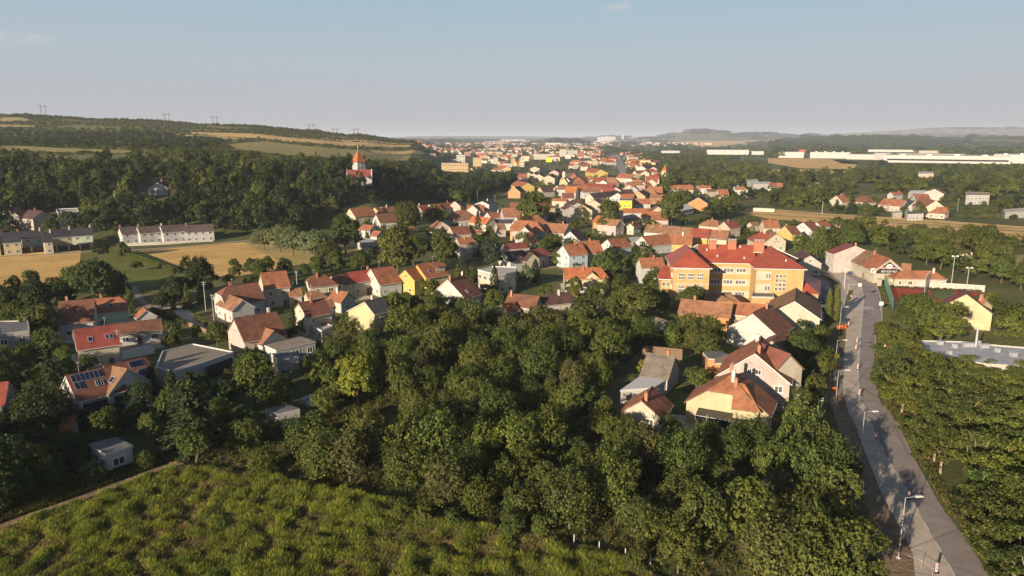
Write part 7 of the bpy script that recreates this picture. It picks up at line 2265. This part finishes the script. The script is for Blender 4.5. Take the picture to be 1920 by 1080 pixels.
# woods of single trees: region, how many, radius, kinds
ORCH = [(560, 690), (640, 650), (770, 640), (830, 600), (950, 598), (1060, 590), (1120, 610), (1180, 612), (1225, 625), (1330, 640), (1345, 655), (1200, 660), (1150, 700), (1120, 740), (1160, 785), (1230, 800), (1290, 830), (1440, 848), (1510, 880), (1540, 920), (1560, 1000), (1580, 1085), (1600, 1120), (1270, 1120), (1180, 1050), (1050, 1010), (900, 985), (760, 950), (620, 920), (480, 885), (330, 870), (320, 830), (480, 800), (560, 780), (620, 770)]
def grove(poly, n, seed, rr, hr, kinds, tints, k=0.75):
    rng = random.Random(seed)
    for x, y, r in region_points(poly, n, seed, rr[0], rr[1], k, register=True):
        kd = rng.choice(kinds)
        Hk, Rk = KIND[kd][0][2:]
        h = r / Rk * Hk * rng.uniform(*hr)
        TREES.remove((x, y, r))
        if hides(x, y, 0, r, h):
            r, h = r * 0.6, h * 0.5
            if hides(x, y, 0, r, h): continue
        tree(kd, x, y, h, r, rng.choice(tints))
grove([(740, 960), (900, 985), (1050, 1010), (1190, 1050), (1290, 1120), (1180, 1120), (1150, 1060), (1000, 1025), (860, 1000), (730, 975)], 6, 1, (1.4, 2.0), (0.8, 1.1), ['shrub', 'broad'], ['olive', 'green'])
grove(ORCH, 215, 2, (2.1, 4.2), (0.75, 1.2), ['orch', 'orch', 'broad', 'loose'], ['olive', 'olive', 'green', 'green', 'light', 'olive', 'brownish'], 0.68)
grove([(-60, 640), (60, 610), (110, 640), (130, 700), (120, 780), (160, 800), (230, 780), (280, 740), (420, 700), (480, 690), (560, 700), (560, 760), (500, 800), (320, 850), (270, 885), (100, 930), (-60, 975)], 70, 3, (2.0, 4.2), (0.9, 1.3), ['orch', 'orch', 'broad', 'loose', 'big'], ['dark', 'dark', 'green', 'olive', 'dark'], 0.78)
grove([(1660, 772), (1664, 728), (1686, 700), (1700, 676), (1760, 682), (1860, 700), (1990, 706), (2120, 900), (2160, 1150), (1905, 1150), (1880, 1080), (1838, 1010), (1786, 940), (1740, 860), (1700, 800)], 130, 4, (3.4, 5.2), (1.0, 1.25), ['acacia'], ['olive', 'olive', 'light', 'green', 'green', 'light'], 0.44)
grove([(1650, 700), (1676, 690), (1670, 760), (1656, 750)], 4, 5, (1.2, 1.8), (0.8, 1.0), ['shrub'], ['olive', 'green'])
grove([(-60, 552), (140, 545), (240, 540), (250, 560), (100, 575), (60, 600), (-60, 590)], 14, 6, (2.4, 4.2), (0.9, 1.2), ['broad', 'big'], ['dark', 'olive', 'green'])
grove([(420, 515), (560, 505), (680, 480), (700, 500), (600, 520), (480, 535)], 14, 7, (2.2, 3.6), (0.9, 1.2), ['broad'], ['olive', 'green', 'green'])
grove([(1100, 470), (1190, 480), (1195, 520), (1250, 530), (1255, 560), (1240, 600), (1140, 610), (1080, 590), (1070, 560), (1140, 540)], 18, 8, (2.4, 4.2), (0.9, 1.2), ['broad'], ['olive', 'green', 'green'])
grove([(700, 640), (720, 600), (760, 560), (830, 560), (900, 575), (940, 590), (830, 610), (760, 640)], 16, 9, (2.0, 3.6), (0.9, 1.2), ['broad', 'loose'], ['olive', 'green', 'light'])
grove([(1650, 626), (1730, 612), (1760, 640), (1730, 660), (1690, 690), (1648, 680)], 14, 10, (1.4, 2.8), (0.8, 1.1), ['broad', 'shrub'], ['olive', 'green', 'lime'])
grove([(1500, 600), (1548, 640), (1556, 700), (1546, 740), (1530, 770), (1490, 790), (1478, 740), (1484, 680)], 14, 11, (1.4, 2.6), (0.9, 1.2), ['broad', 'loose', 'shrub'], ['green', 'olive', 'dark'])
grove([(1530, 430), (1620, 436), (1730, 448), (1860, 455), (1990, 460), (1990, 600), (1870, 600), (1852, 545), (1846, 528), (1760, 508), (1715, 490), (1640, 466), (1600, 455), (1560, 480), (1530, 470)], 30, 12, (3.0, 5.2), (0.8, 1.1), ['broad', 'big'], ['olive', 'olive', 'light', 'green', 'brownish'], 0.7)
grove([(640, 430), (760, 420), (830, 440), (900, 470), (960, 500), (940, 545), (880, 480), (800, 490), (720, 480), (650, 470)], 22, 13, (2.2, 4.0), (0.9, 1.3), ['broad', 'pine', 'conifer'], ['olive', 'green', 'dark'])
grove([(440, 640), (520, 680), (600, 690), (640, 655), (700, 640), (560, 640), (480, 610)], 10, 14, (0.9, 1.6), (0.8, 1.1), ['shrub'], ['olive', 'green', 'lime'])

grove([(1470, 840), (1530, 870), (1556, 930), (1572, 1000), (1590, 1080), (1600, 1140), (1500, 1140), (1480, 1000), (1450, 900)], 15, 15, (3.0, 4.0), (1.15, 1.35), ['orch', 'loose'], ['olive', 'green', 'light'], 0.55)
grove([(-60, 840), (60, 790), (160, 800), (165, 870), (250, 880), (130, 925), (0, 965), (-60, 985)], 26, 16, (2.0, 3.6), (0.8, 1.1), ['orch', 'orch', 'loose'], ['dark', 'green', 'dark', 'olive'], 0.6)

# ------------------------------------------------------------------ massed growth
def in_poly(X, Y, poly):
    r = np.zeros(len(X), bool)
    j = len(poly) - 1
    for i in range(len(poly)):
        xi, yi = poly[i]; xj, yj = poly[j]
        c = ((yi > Y) != (yj > Y)) & (X < (xj - xi) * (Y - yi) / (yj - yi + 1e-12) + xi)
        r ^= c
        j = i
    return r

KOW = [[tuple(ground_at(*p))[:2] for p in q] for q in KEEP_OUT]
OPEN = []   # fields on the hill, in world outline
for o in COL.objects:
    if o.name.split('.')[0] in ('hill_field', 'hill_meadow', 'far_field', 'street'):
        co = np.array([v.co[:2] for v in o.data.vertices])
        OPEN.append((o, co))
def hull(co):
    c = co.mean(0); a = np.arctan2(co[:, 1] - c[1], co[:, 0] - c[0])
    return co[np.argsort(a)]

def poly_world(spec, polar=False):
    if polar: return [((x - CX) / F * D, D) for x, D in spec]
    return [tuple(ground_at(*p))[:2] for p in spec]

FIELDPX = [
 [(352, 248), (430, 250), (520, 256), (600, 263.5), (700, 269), (768, 272), (770, 276), (690, 276), (600, 271), (500, 262), (420, 256), (360, 252)],
 [(430, 271), (500, 266), (590, 276), (680, 283), (770, 293), (772, 302), (690, 302), (600, 296), (520, 292), (440, 284)],
 [(0, 274), (60, 276), (130, 280), (250, 284), (240, 289), (120, 288), (0, 282)], [(0, 221), (40, 221), (60, 227), (0, 229)], [(0, 235), (60, 236), (70, 239), (0, 239)],
 [(330, 252), (420, 256), (470, 262), (400, 262), (330, 257)], [(690, 281), (760, 284), (800, 288), (790, 291), (700, 287)], [(600, 259.5), (680, 264), (775, 270), (775, 271.5), (680, 267), (600, 262)],
 [(1440, 297), (1500, 297), (1560, 299), (1610, 305), (1600, 318), (1500, 316), (1440, 306)], [(1450, 318), (1530, 319), (1620, 323), (1620, 327), (1500, 325), (1440, 323)],
 [(1330, 300), (1420, 299), (1450, 310), (1380, 314)], [(1245, 268), (1300, 264), (1420, 263), (1480, 265), (1400, 271), (1300, 273)], [(1290, 272), (1360, 271), (1380, 276), (1310, 277)],
 [(1760, 320), (1840, 321), (1840, 324), (1760, 324)], [(1560, 300), (1640, 302), (1640, 309), (1580, 307)], [(1180, 272), (1240, 270.5), (1250, 273), (1190, 276)],
 [(1140, 288), (1164, 288), (1180, 330), (1172, 352), (1156, 350), (1160, 328)], [(1040, 408), (1075, 404), (1112, 386), (1092, 410), (1066, 420)]]
FW_ = [poly_world(q) for q in FIELDPX]

def mass(spec, spacing, seed, polar=False, r=(3, 5), hk=2.4, gap=0.0, gscale=0.02, houses=1.0, tints=('olive', 'green'), sink=0.3, H0=9.0, R0=3.6, conifer=0.0, maxd=None, protect=True):
    rng = np.random.default_rng(seed)
    wp = poly_world(spec, polar)
    xs = [p[0] for p in wp]; ys = [p[1] for p in wp]
    gx, gy = np.meshgrid(np.arange(min(xs), max(xs), spacing), np.arange(min(ys), max(ys), spacing))
    X = gx.ravel() + rng.uniform(-0.48, 0.48, gx.size) * spacing
    Y = gy.ravel() + rng.uniform(-0.48, 0.48, gx.size) * spacing
    k = in_poly(X, Y, wp)
    X, Y = X[k], Y[k]
    for q in KOW + FW_:
        k = ~in_poly(X, Y, q); X, Y = X[k], Y[k]
    if gap > 0:
        from mathutils import noise
        v = np.array([noise.noise(Vector((x * gscale, y * gscale, seed))) for x, y in zip(X, Y)])
        k = v > (gap - 1) * 0.6; X, Y = X[k], Y[k]
    if houses:
        ff = np.array(FOOT)
        keep = np.ones(len(X), bool)
        for fx, fy, fr in ff:
            keep &= (X - fx) ** 2 + (Y - fy) ** 2 > (fr * houses + 1.2) ** 2
        X, Y = X[keep], Y[keep]
    if len(TREES):
        keep = np.ones(len(X), bool)
        for fx, fy, fr in TREES:
            keep &= (X - fx) ** 2 + (Y - fy) ** 2 > (fr * 0.8 + r[0] * 0.5) ** 2
        X, Y = X[keep], Y[keep]
    R = rng.uniform(r[0], r[1], len(X))
    Hh = R * hk * rng.uniform(0.75, 1.3, len(X))
    Z = hgt(X, Y) - sink
    # keep the roofs in sight
    vy, vz = Y, Z + Hh - HCAM
    zc = vy * _FW.y + vz * _FW.z
    px = CX + F * X / zc; pt = CY - F * (vy * _UP.y + vz * _UP.z) / zc
    vz = Z - HCAM; zc = vy * _FW.y + vz * _FW.z
    pb = CY - F * (vy * _UP.y + vz * _UP.z) / zc
    w = R / zc * F * 0.8; D = np.hypot(X, Y)
    keep = np.ones(len(X), bool)
    for x0, y0, x1, y1, d in PROT:
        keep &= ~((D < d) & (px + w > x0 + 1) & (px - w < x1 - 1) & (pt < y1 - 0.25 * (y1 - y0)) & (pb > y0))
    if protect: X, Y, Z, R, Hh = X[keep], Y[keep], Z[keep], R[keep], Hh[keep]
    t = [TINT[tints[i]] for i in rng.integers(0, len(tints), len(X))]
    return list(zip(X, Y, Z, R / R0, Hh / H0)), t

def mass_obj(name, label, parts, coll=FAR, nproto=5, seed=1, cat=None):
    P, T = [], []
    for p, t in parts: P += p; T += t
    return scatter(name, P, T, label, coll, cat, nproto, seed)

SLOPE = [(-120, 446), (0, 444), (180, 440), (215, 442), (415, 438), (450, 446), (560, 436), (640, 408), (660, 384), (755, 381), (785, 378), (880, 386), (905, 368), (960, 352), (965, 340), (900, 332), (840, 332), (790, 322), (700, 326), (600, 326), (480, 322), (400, 318), (300, 322), (120, 320), (-120, 322)]
mass_obj('hillside_wood', 'dark mixed wood covering the slope around the church', [
    mass(SLOPE, 6.6, 21, r=(3.2, 5.6), hk=2.5, tints=('dark', 'dark', 'green', 'olive', 'dark', 'spruce')),
    mass([(620, 340), (640, 332), (720, 332), (760, 345), (770, 372), (700, 382), (640, 384)], 4.6, 46, r=(1.8, 3.0), hk=1.5, houses=0.7, tints=('dark', 'green', 'olive')),
    mass([(235, 385), (250, 368), (330, 366), (350, 385), (330, 400), (250, 402)], 4.6, 47, r=(1.8, 3.0), hk=1.5, houses=0.8, tints=('dark', 'green', 'olive')),
    mass([(-120, 372), (200, 350), (600, 340), (600, 380), (200, 420), (-120, 430)], 17, 22, r=(3.0, 4.6), hk=3.8, tints=('olive', 'brownish', 'light'))], nproto=6)
mass_obj('hilltop_scrub', 'scrub and hedges climbing the long hill to the skyline', [
    mass([(-260, 470), (780, 500), (800, 1100), (800, 1560), (-260, 1560)], 9.5, 23, True, (1.6, 3.6), 1.1, 0.62, 0.010, tints=('olive', 'light', 'light', 'green', 'brownish')),
    mass([(-260, 700), (330, 720), (420, 900), (430, 1100), (-260, 1150)], 10, 24, True, (3.2, 5.0), 1.3, 0.3, 0.016, tints=('dark', 'green')),
    mass([(-300, 1440), (800, 1440), (790, 1600), (-300, 1600)], 9, 25, True, (2.5, 4.5), 1.3, 0.85, 0.01, tints=('olive', 'light', 'green'))], seed=2)
VAL = [(1190, 300), (1260, 293), (1330, 294), (1420, 300), (1450, 330), (1540, 330), (1650, 328), (1700, 316), (2050, 318), (2050, 415), (1802, 411), (1796, 366), (1680, 362), (1560, 368), (1540, 396), (1440, 391), (1390, 396), (1370, 412), (1300, 424), (1255, 410), (1240, 380), (1245, 350), (1215, 325)]
mass_obj('valley_wood', 'broad belt of park trees and woods beyond the town', [
    mass(VAL, 8.2, 26, r=(3.4, 6.0), hk=2.1, gap=0.95, tints=('olive', 'olive', 'green', 'light', 'dark')),
    mass([(1180, 292), (1330, 286), (1460, 296), (1330, 296), (1200, 304)], 11, 27, r=(4, 6), hk=2, gap=0.9, tints=('green', 'dark', 'olive')),
    mass([(1620, 307), (2050, 310), (2050, 317), (1640, 316)], 12, 28, r=(4, 6), hk=1.9, tints=('dark', 'green'))], seed=3)
mass_obj('town_trees', 'garden and street trees between the roofs of the town', [
    mass([(640, 450), (690, 400), (760, 386), (900, 390), (930, 400), (1060, 420), (1200, 440), (1262, 400), (1300, 428), (1400, 412), (1500, 445), (1240, 476), (1180, 520), (1000, 510), (930, 540), (860, 470), (760, 470)], 11, 29, r=(1.7, 3.6), hk=2.2, gap=0.9, gscale=0.03, houses=0.85, tints=('olive', 'green', 'green', 'dark', 'light')),
    mass([(800, 270), (1120, 268), (1140, 290), (1150, 318), (1000, 332), (930, 350), (860, 330), (800, 302)], 26, 30, r=(2.2, 4.0), hk=1.6, gap=0.8, houses=0.9, tints=('green', 'dark', 'olive')),
    mass([(900, 390), (940, 350), (1000, 332), (1120, 322), (1160, 350), (1240, 350), (1262, 400), (1200, 440), (1060, 420), (930, 400)], 17, 44, r=(1.4, 3.0), hk=2.0, gap=0.9, houses=0.9, tints=('olive', 'green', 'light')),
    mass([(1164, 288), (1200, 286), (1260, 330), (1250, 350), (1180, 330)], 16, 31, r=(2.2, 4), hk=1.8, houses=0.9, tints=('olive', 'green')),
    mass([(1500, 388), (1560, 380), (1800, 390), (2000, 400), (2000, 414), (1780, 406), (1560, 396)], 11, 32, r=(1.5, 3.4), hk=1.5, gap=0.9, houses=0.8, tints=('olive', 'green')),
    mass([(400, 540), (560, 510), (760, 530), (800, 560), (640, 640), (560, 660), (430, 640)], 11, 33, r=(0.7, 1.6), hk=1.6, gap=0.9, houses=0.85, tints=('olive', 'green')),
    mass([(1530, 430), (1620, 436), (1730, 448), (1860, 455), (2050, 460), (2050, 640), (1870, 640), (1868, 600), (1850, 560), (1846, 528), (1760, 508), (1715, 490), (1640, 466), (1600, 455), (1560, 480), (1530, 470)], 7.0, 39, r=(1.8, 4.2), hk=2.0, gap=1.0, houses=0.9, tints=('olive', 'olive', 'light', 'green')),
    mass([(2020, 705), (2500, 720), (2900, 1100), (2140, 1150), (2060, 900)], 7.0, 48, r=(3.0, 4.6), hk=1.9, houses=0.9, tints=('olive', 'light', 'green')),
    mass([(1440, 390), (1470, 378), (1545, 366), (1680, 360), (1796, 364), (1990, 412), (1800, 411), (1700, 404), (1560, 397)], 6.5, 45, r=(1.2, 2.8), hk=1.4, gap=0.85, houses=0.8, tints=('olive', 'light', 'green')),
    mass([(1360, 410), (1560, 430), (1520, 450), (1380, 440)], 12, 34, r=(1.5, 3), hk=2, houses=0.9, tints=('olive', 'green'))], seed=4)
mass_obj('far_woods', 'dark woods and tree belts strewn over the distant plain', [
    mass([(1440, 3600), (2150, 3600), (2150, 5200), (1440, 5200)], 62, 35, True, (30, 46), 0.75, 0.72, 0.0009, 0, ('dark', 'dark', 'spruce'), 2, 11, 9),
    mass([(500, 2200), (1440, 2200), (1500, 5200), (500, 5200)], 110, 36, True, (12, 22), 0.7, 0.32, 0.0022, 0.3, ('dark', 'green'), 1, 11, 9),
    mass([(400, 5200), (2200, 5200), (2300, 12500), (300, 12500)], 230, 37, True, (60, 130), 0.32, 0.42, 0.0006, 0, ('dark', 'spruce'), 4, 11, 9),
    mass([(1440, 1700), (2100, 1700), (2100, 3600), (1440, 3600)], 60, 38, True, (16, 26), 0.8, 0.5, 0.003, 0.4, ('dark', 'green'), 1, 11, 9)], WOOD, 3, 5)

# the rest of the far town, past counting
def roof_proto(seed, L, w, he, hr):
    m = MB()
    for s_ in (-1, 1):
        P = [(s_ * L / 2, -w, 0), (s_ * L / 2, w, 0), (s_ * L / 2, w, he), (s_ * L / 2, 0, hr), (s_ * L / 2, -w, he)]
        m.poly(P if s_ > 0 else P[::-1])
    m.poly([(-L / 2, -w, 0), (L / 2, -w, 0), (L / 2, -w, he), (-L / 2, -w, he)]); m.poly([(L / 2, w, 0), (-L / 2, w, 0), (-L / 2, w, he), (L / 2, w, he)])
    m.slab([(-L / 2 - 0.3, -w - 0.4, he - 0.1), (L / 2 + 0.3, -w - 0.4, he - 0.1), (L / 2 + 0.3, 0, hr + 0.2), (-L / 2 - 0.3, 0, hr + 0.2)], 0.2, 1)
    m.slab([(L / 2 + 0.3, w + 0.4, he - 0.1), (-L / 2 - 0.3, w + 0.4, he - 0.1), (-L / 2 - 0.3, 0, hr + 0.2), (L / 2 + 0.3, 0, hr + 0.2)], 0.2, 1)
    return m.mesh('far_house', [M['far_wall'], M['far_roof']])
HOUSES = proto_collection('far_house', [roof_proto(0, 11, 4.6, 5, 8.6), roof_proto(1, 14, 5, 4.4, 8), roof_proto(2, 9, 4.4, 6, 9.4), roof_proto(3, 22, 6, 9, 10)])
def far_houses():
    rng = np.random.default_rng(77)
    P, T = [], []
    cols = [C['orange'], C['orange'], C['red'], C['brown'], C['salmon'], C['bright'], C['grey']]
    for spec, n in (([(790, 1500), (1118, 1150), (1125, 2400), (1130, 4200), (1080, 6500), (800, 6000), (770, 3000)], 900), ([(1180, 1100), (1215, 1000), (1240, 1500), (1200, 2000), (1170, 1900)], 60),
                    ([(700, 6500), (1200, 6500), (1220, 12000), (680, 12000)], 500), ([(1640, 4900), (2000, 4900), (2000, 6400), (1640, 6400)], 130), ([(1450, 5500), (1640, 5500), (1640, 7500), (1450, 7500)], 80), ([(1080, 3600), (1330, 3600), (1330, 6200), (1080, 6200)], 90)):
        w_ = poly_world(spec, True)
        xs = [p[0] for p in w_]; ys = [p[1] for p in w_]
        m_ = n * 6
        X = rng.uniform(min(xs), max(xs), m_); Y = rng.uniform(min(ys), max(ys), m_)
        k = in_poly(X, Y, w_); X, Y = X[k][:n], Y[k][:n]
        Z = hgt(X, Y)
        for x, y, z in zip(X, Y, Z):
            if any((x - fx) ** 2 + (y - fy) ** 2 < (fr + 7) ** 2 for fx, fy, fr in FOOT): continue
            f = 1.0 if y < 5000 else 1.5
            P.append((x, y, z - 0.2, f * rng.uniform(0.9, 1.25), f * rng.uniform(0.9, 1.2))); T.append(cols[rng.integers(0, len(cols))])
    scatter('far_town', P, T, 'countless small roofs of the far town running on to the horizon', HOUSES, None, 4, 8)
far_houses()

# weeds and tall grass of the field in front
def weeds():
    from mathutils import noise
    rng = np.random.default_rng(41)
    px = [(-120, 1022), (0, 998), (60, 978), (140, 950), (210, 926), (270, 902), (318, 882), (360, 878), (480, 892), (620, 922), (760, 955), (900, 990), (1050, 1018), (1190, 1058), (1270, 1120), (1290, 1250), (-220, 1250)]
    wp = [tuple(ground_at(*p))[:2] for p in px]
    sheet('weed_field', px, 'weeds', 0.03)
    xs = [p[0] for p in wp]; ys = [p[1] for p in wp]
    n = 100000
    X = rng.uniform(min(xs), max(xs), n); Y = rng.uniform(min(ys), max(ys), n)
    k = in_poly(X, Y, wp); X, Y = X[k], Y[k]
    P, T = [], []
    for x, y in zip(X, Y):
        a = noise.noise(Vector((x * 0.45, y * 0.45, 1.0))); b = noise.noise(Vector((x * 0.08, y * 0.08, 5.0))); c = noise.noise(Vector((x * 0.9, y * 0.9, 9.0)))
        lush = a * 1.0 + b * 0.8 + c * 0.45
        if lush < -0.55 and rng.random() < 0.5: continue
        h = max(0.45, 0.95 + lush * 0.75) * rng.uniform(0.8, 1.2)
        if lush < -0.26: col = (0.32, 0.25, 0.14) if rng.random() < 0.5 else (0.16, 0.16, 0.06)
        elif lush < -0.02: col = (0.245, 0.24, 0.066) if rng.random() < 0.55 else (0.125, 0.145, 0.045)
        else: col = (0.28, 0.30, 0.055) if rng.random() < 0.58 else (0.12, 0.16, 0.042)
        P.append((x, y, 0.0, rng.uniform(0.7, 1.15), h)); T.append(col)
    scatter('weed_growth', P, T, 'tall yellow-green weeds and straw grass filling the field in front', TUFT, None, 5, 6, 0.12)
    # rank grass under the thicket and along the verges
    P, T = [], []
    for spec, n, hh in ((ORCH, 9000, 0.5), ([(1640, 700), (1662, 760), (1700, 820), (1760, 925), (1815, 1005), (1870, 1090), (1890, 1090), (1830, 1000), (1775, 925), (1716, 820), (1676, 750), (1650, 690)], 2500, 0.6),
                        ([(-60, 1000), (0, 980), (130, 935), (310, 868), (300, 850), (120, 905), (-60, 960)], 2500, 0.5), ([(1655, 520), (1672, 580), (1660, 582), (1652, 550), (1640, 530)], 500, 0.3)):
        w_ = poly_world(spec)
        xs = [p[0] for p in w_]; ys = [p[1] for p in w_]
        X = rng.uniform(min(xs), max(xs), n * 3); Y = rng.uniform(min(ys), max(ys), n * 3)
        k = in_poly(X, Y, w_); X, Y = X[k][:n], Y[k][:n]
        for q in KOW[:1]:
            k = ~in_poly(X, Y, q); X, Y = X[k], Y[k]
        for x, y in zip(X, Y):
            P.append((x, y, 0.0, rng.uniform(0.9, 1.6), hh * rng.uniform(0.6, 1.5))); T.append((0.085, 0.1, 0.03) if rng.random() < 0.7 else (0.16, 0.13, 0.06))
    scatter('rough_grass', P, T, 'rough grass under the thicket and along the verges', TUFT, None, 5, 7, 0.12)
weeds()
# ------------------------------------------------------------------ labels for what has none of its own: told apart by the nearest landmark
RANK = ['', 'second ', 'third ', 'fourth ', 'fifth ', 'sixth ', 'seventh ', 'eighth ', 'ninth ', 'tenth ', 'eleventh ', 'twelfth ', 'thirteenth ', 'fourteenth ', 'fifteenth ', 'sixteenth ', 'seventeenth ', 'eighteenth ', 'nineteenth ', 'twentieth ']
MARKS += [('the zebra crossing', 1617, 578), ('the nearest street lamp', 1690, 1000), ('the dirt track', 150, 945), ('the harvested field', 1700, 425), ('the golden wheat field', 70, 500), ('the ball-stop net', 1735, 540), ('the hamlet', 1700, 385),
          ('the tall floodlight mast', 1786, 500), ('the old-town square', 1170, 345), ('the long straight street', 1155, 310), ('the top of the long hill', 300, 235)]
seen = {}
MK = []
for t, x, y in MARKS:
    if len(t.split()) <= 7 and t not in seen:
        seen[t] = 1; MK.append((t, x, y))
groups = {}
for o, d, x, y in AUTO:
    if not (-40 <= x <= 1960 and -40 <= y <= 1130):
        o_near = None
    t, mx_, my_ = min(MK, key=lambda q: (q[1] - x) ** 2 + ((q[2] - y) * 1.6) ** 2)
    groups.setdefault((d, t), []).append(((mx_ - x) ** 2 + (my_ - y) ** 2, o))
for (d, t), L_ in groups.items():
    L_.sort(key=lambda q: q[0])
    for k, (_, o) in enumerate(L_):
        rk = RANK[k] if k < len(RANK) else f'{k + 1}th '
        o['label'] = f'{d} {rk}nearest to {t}' if len(L_) > 1 else f'{d} near {t}'
open_ = [o for o in COL.objects if '_L' in o]
for o in open_: del o['_L']
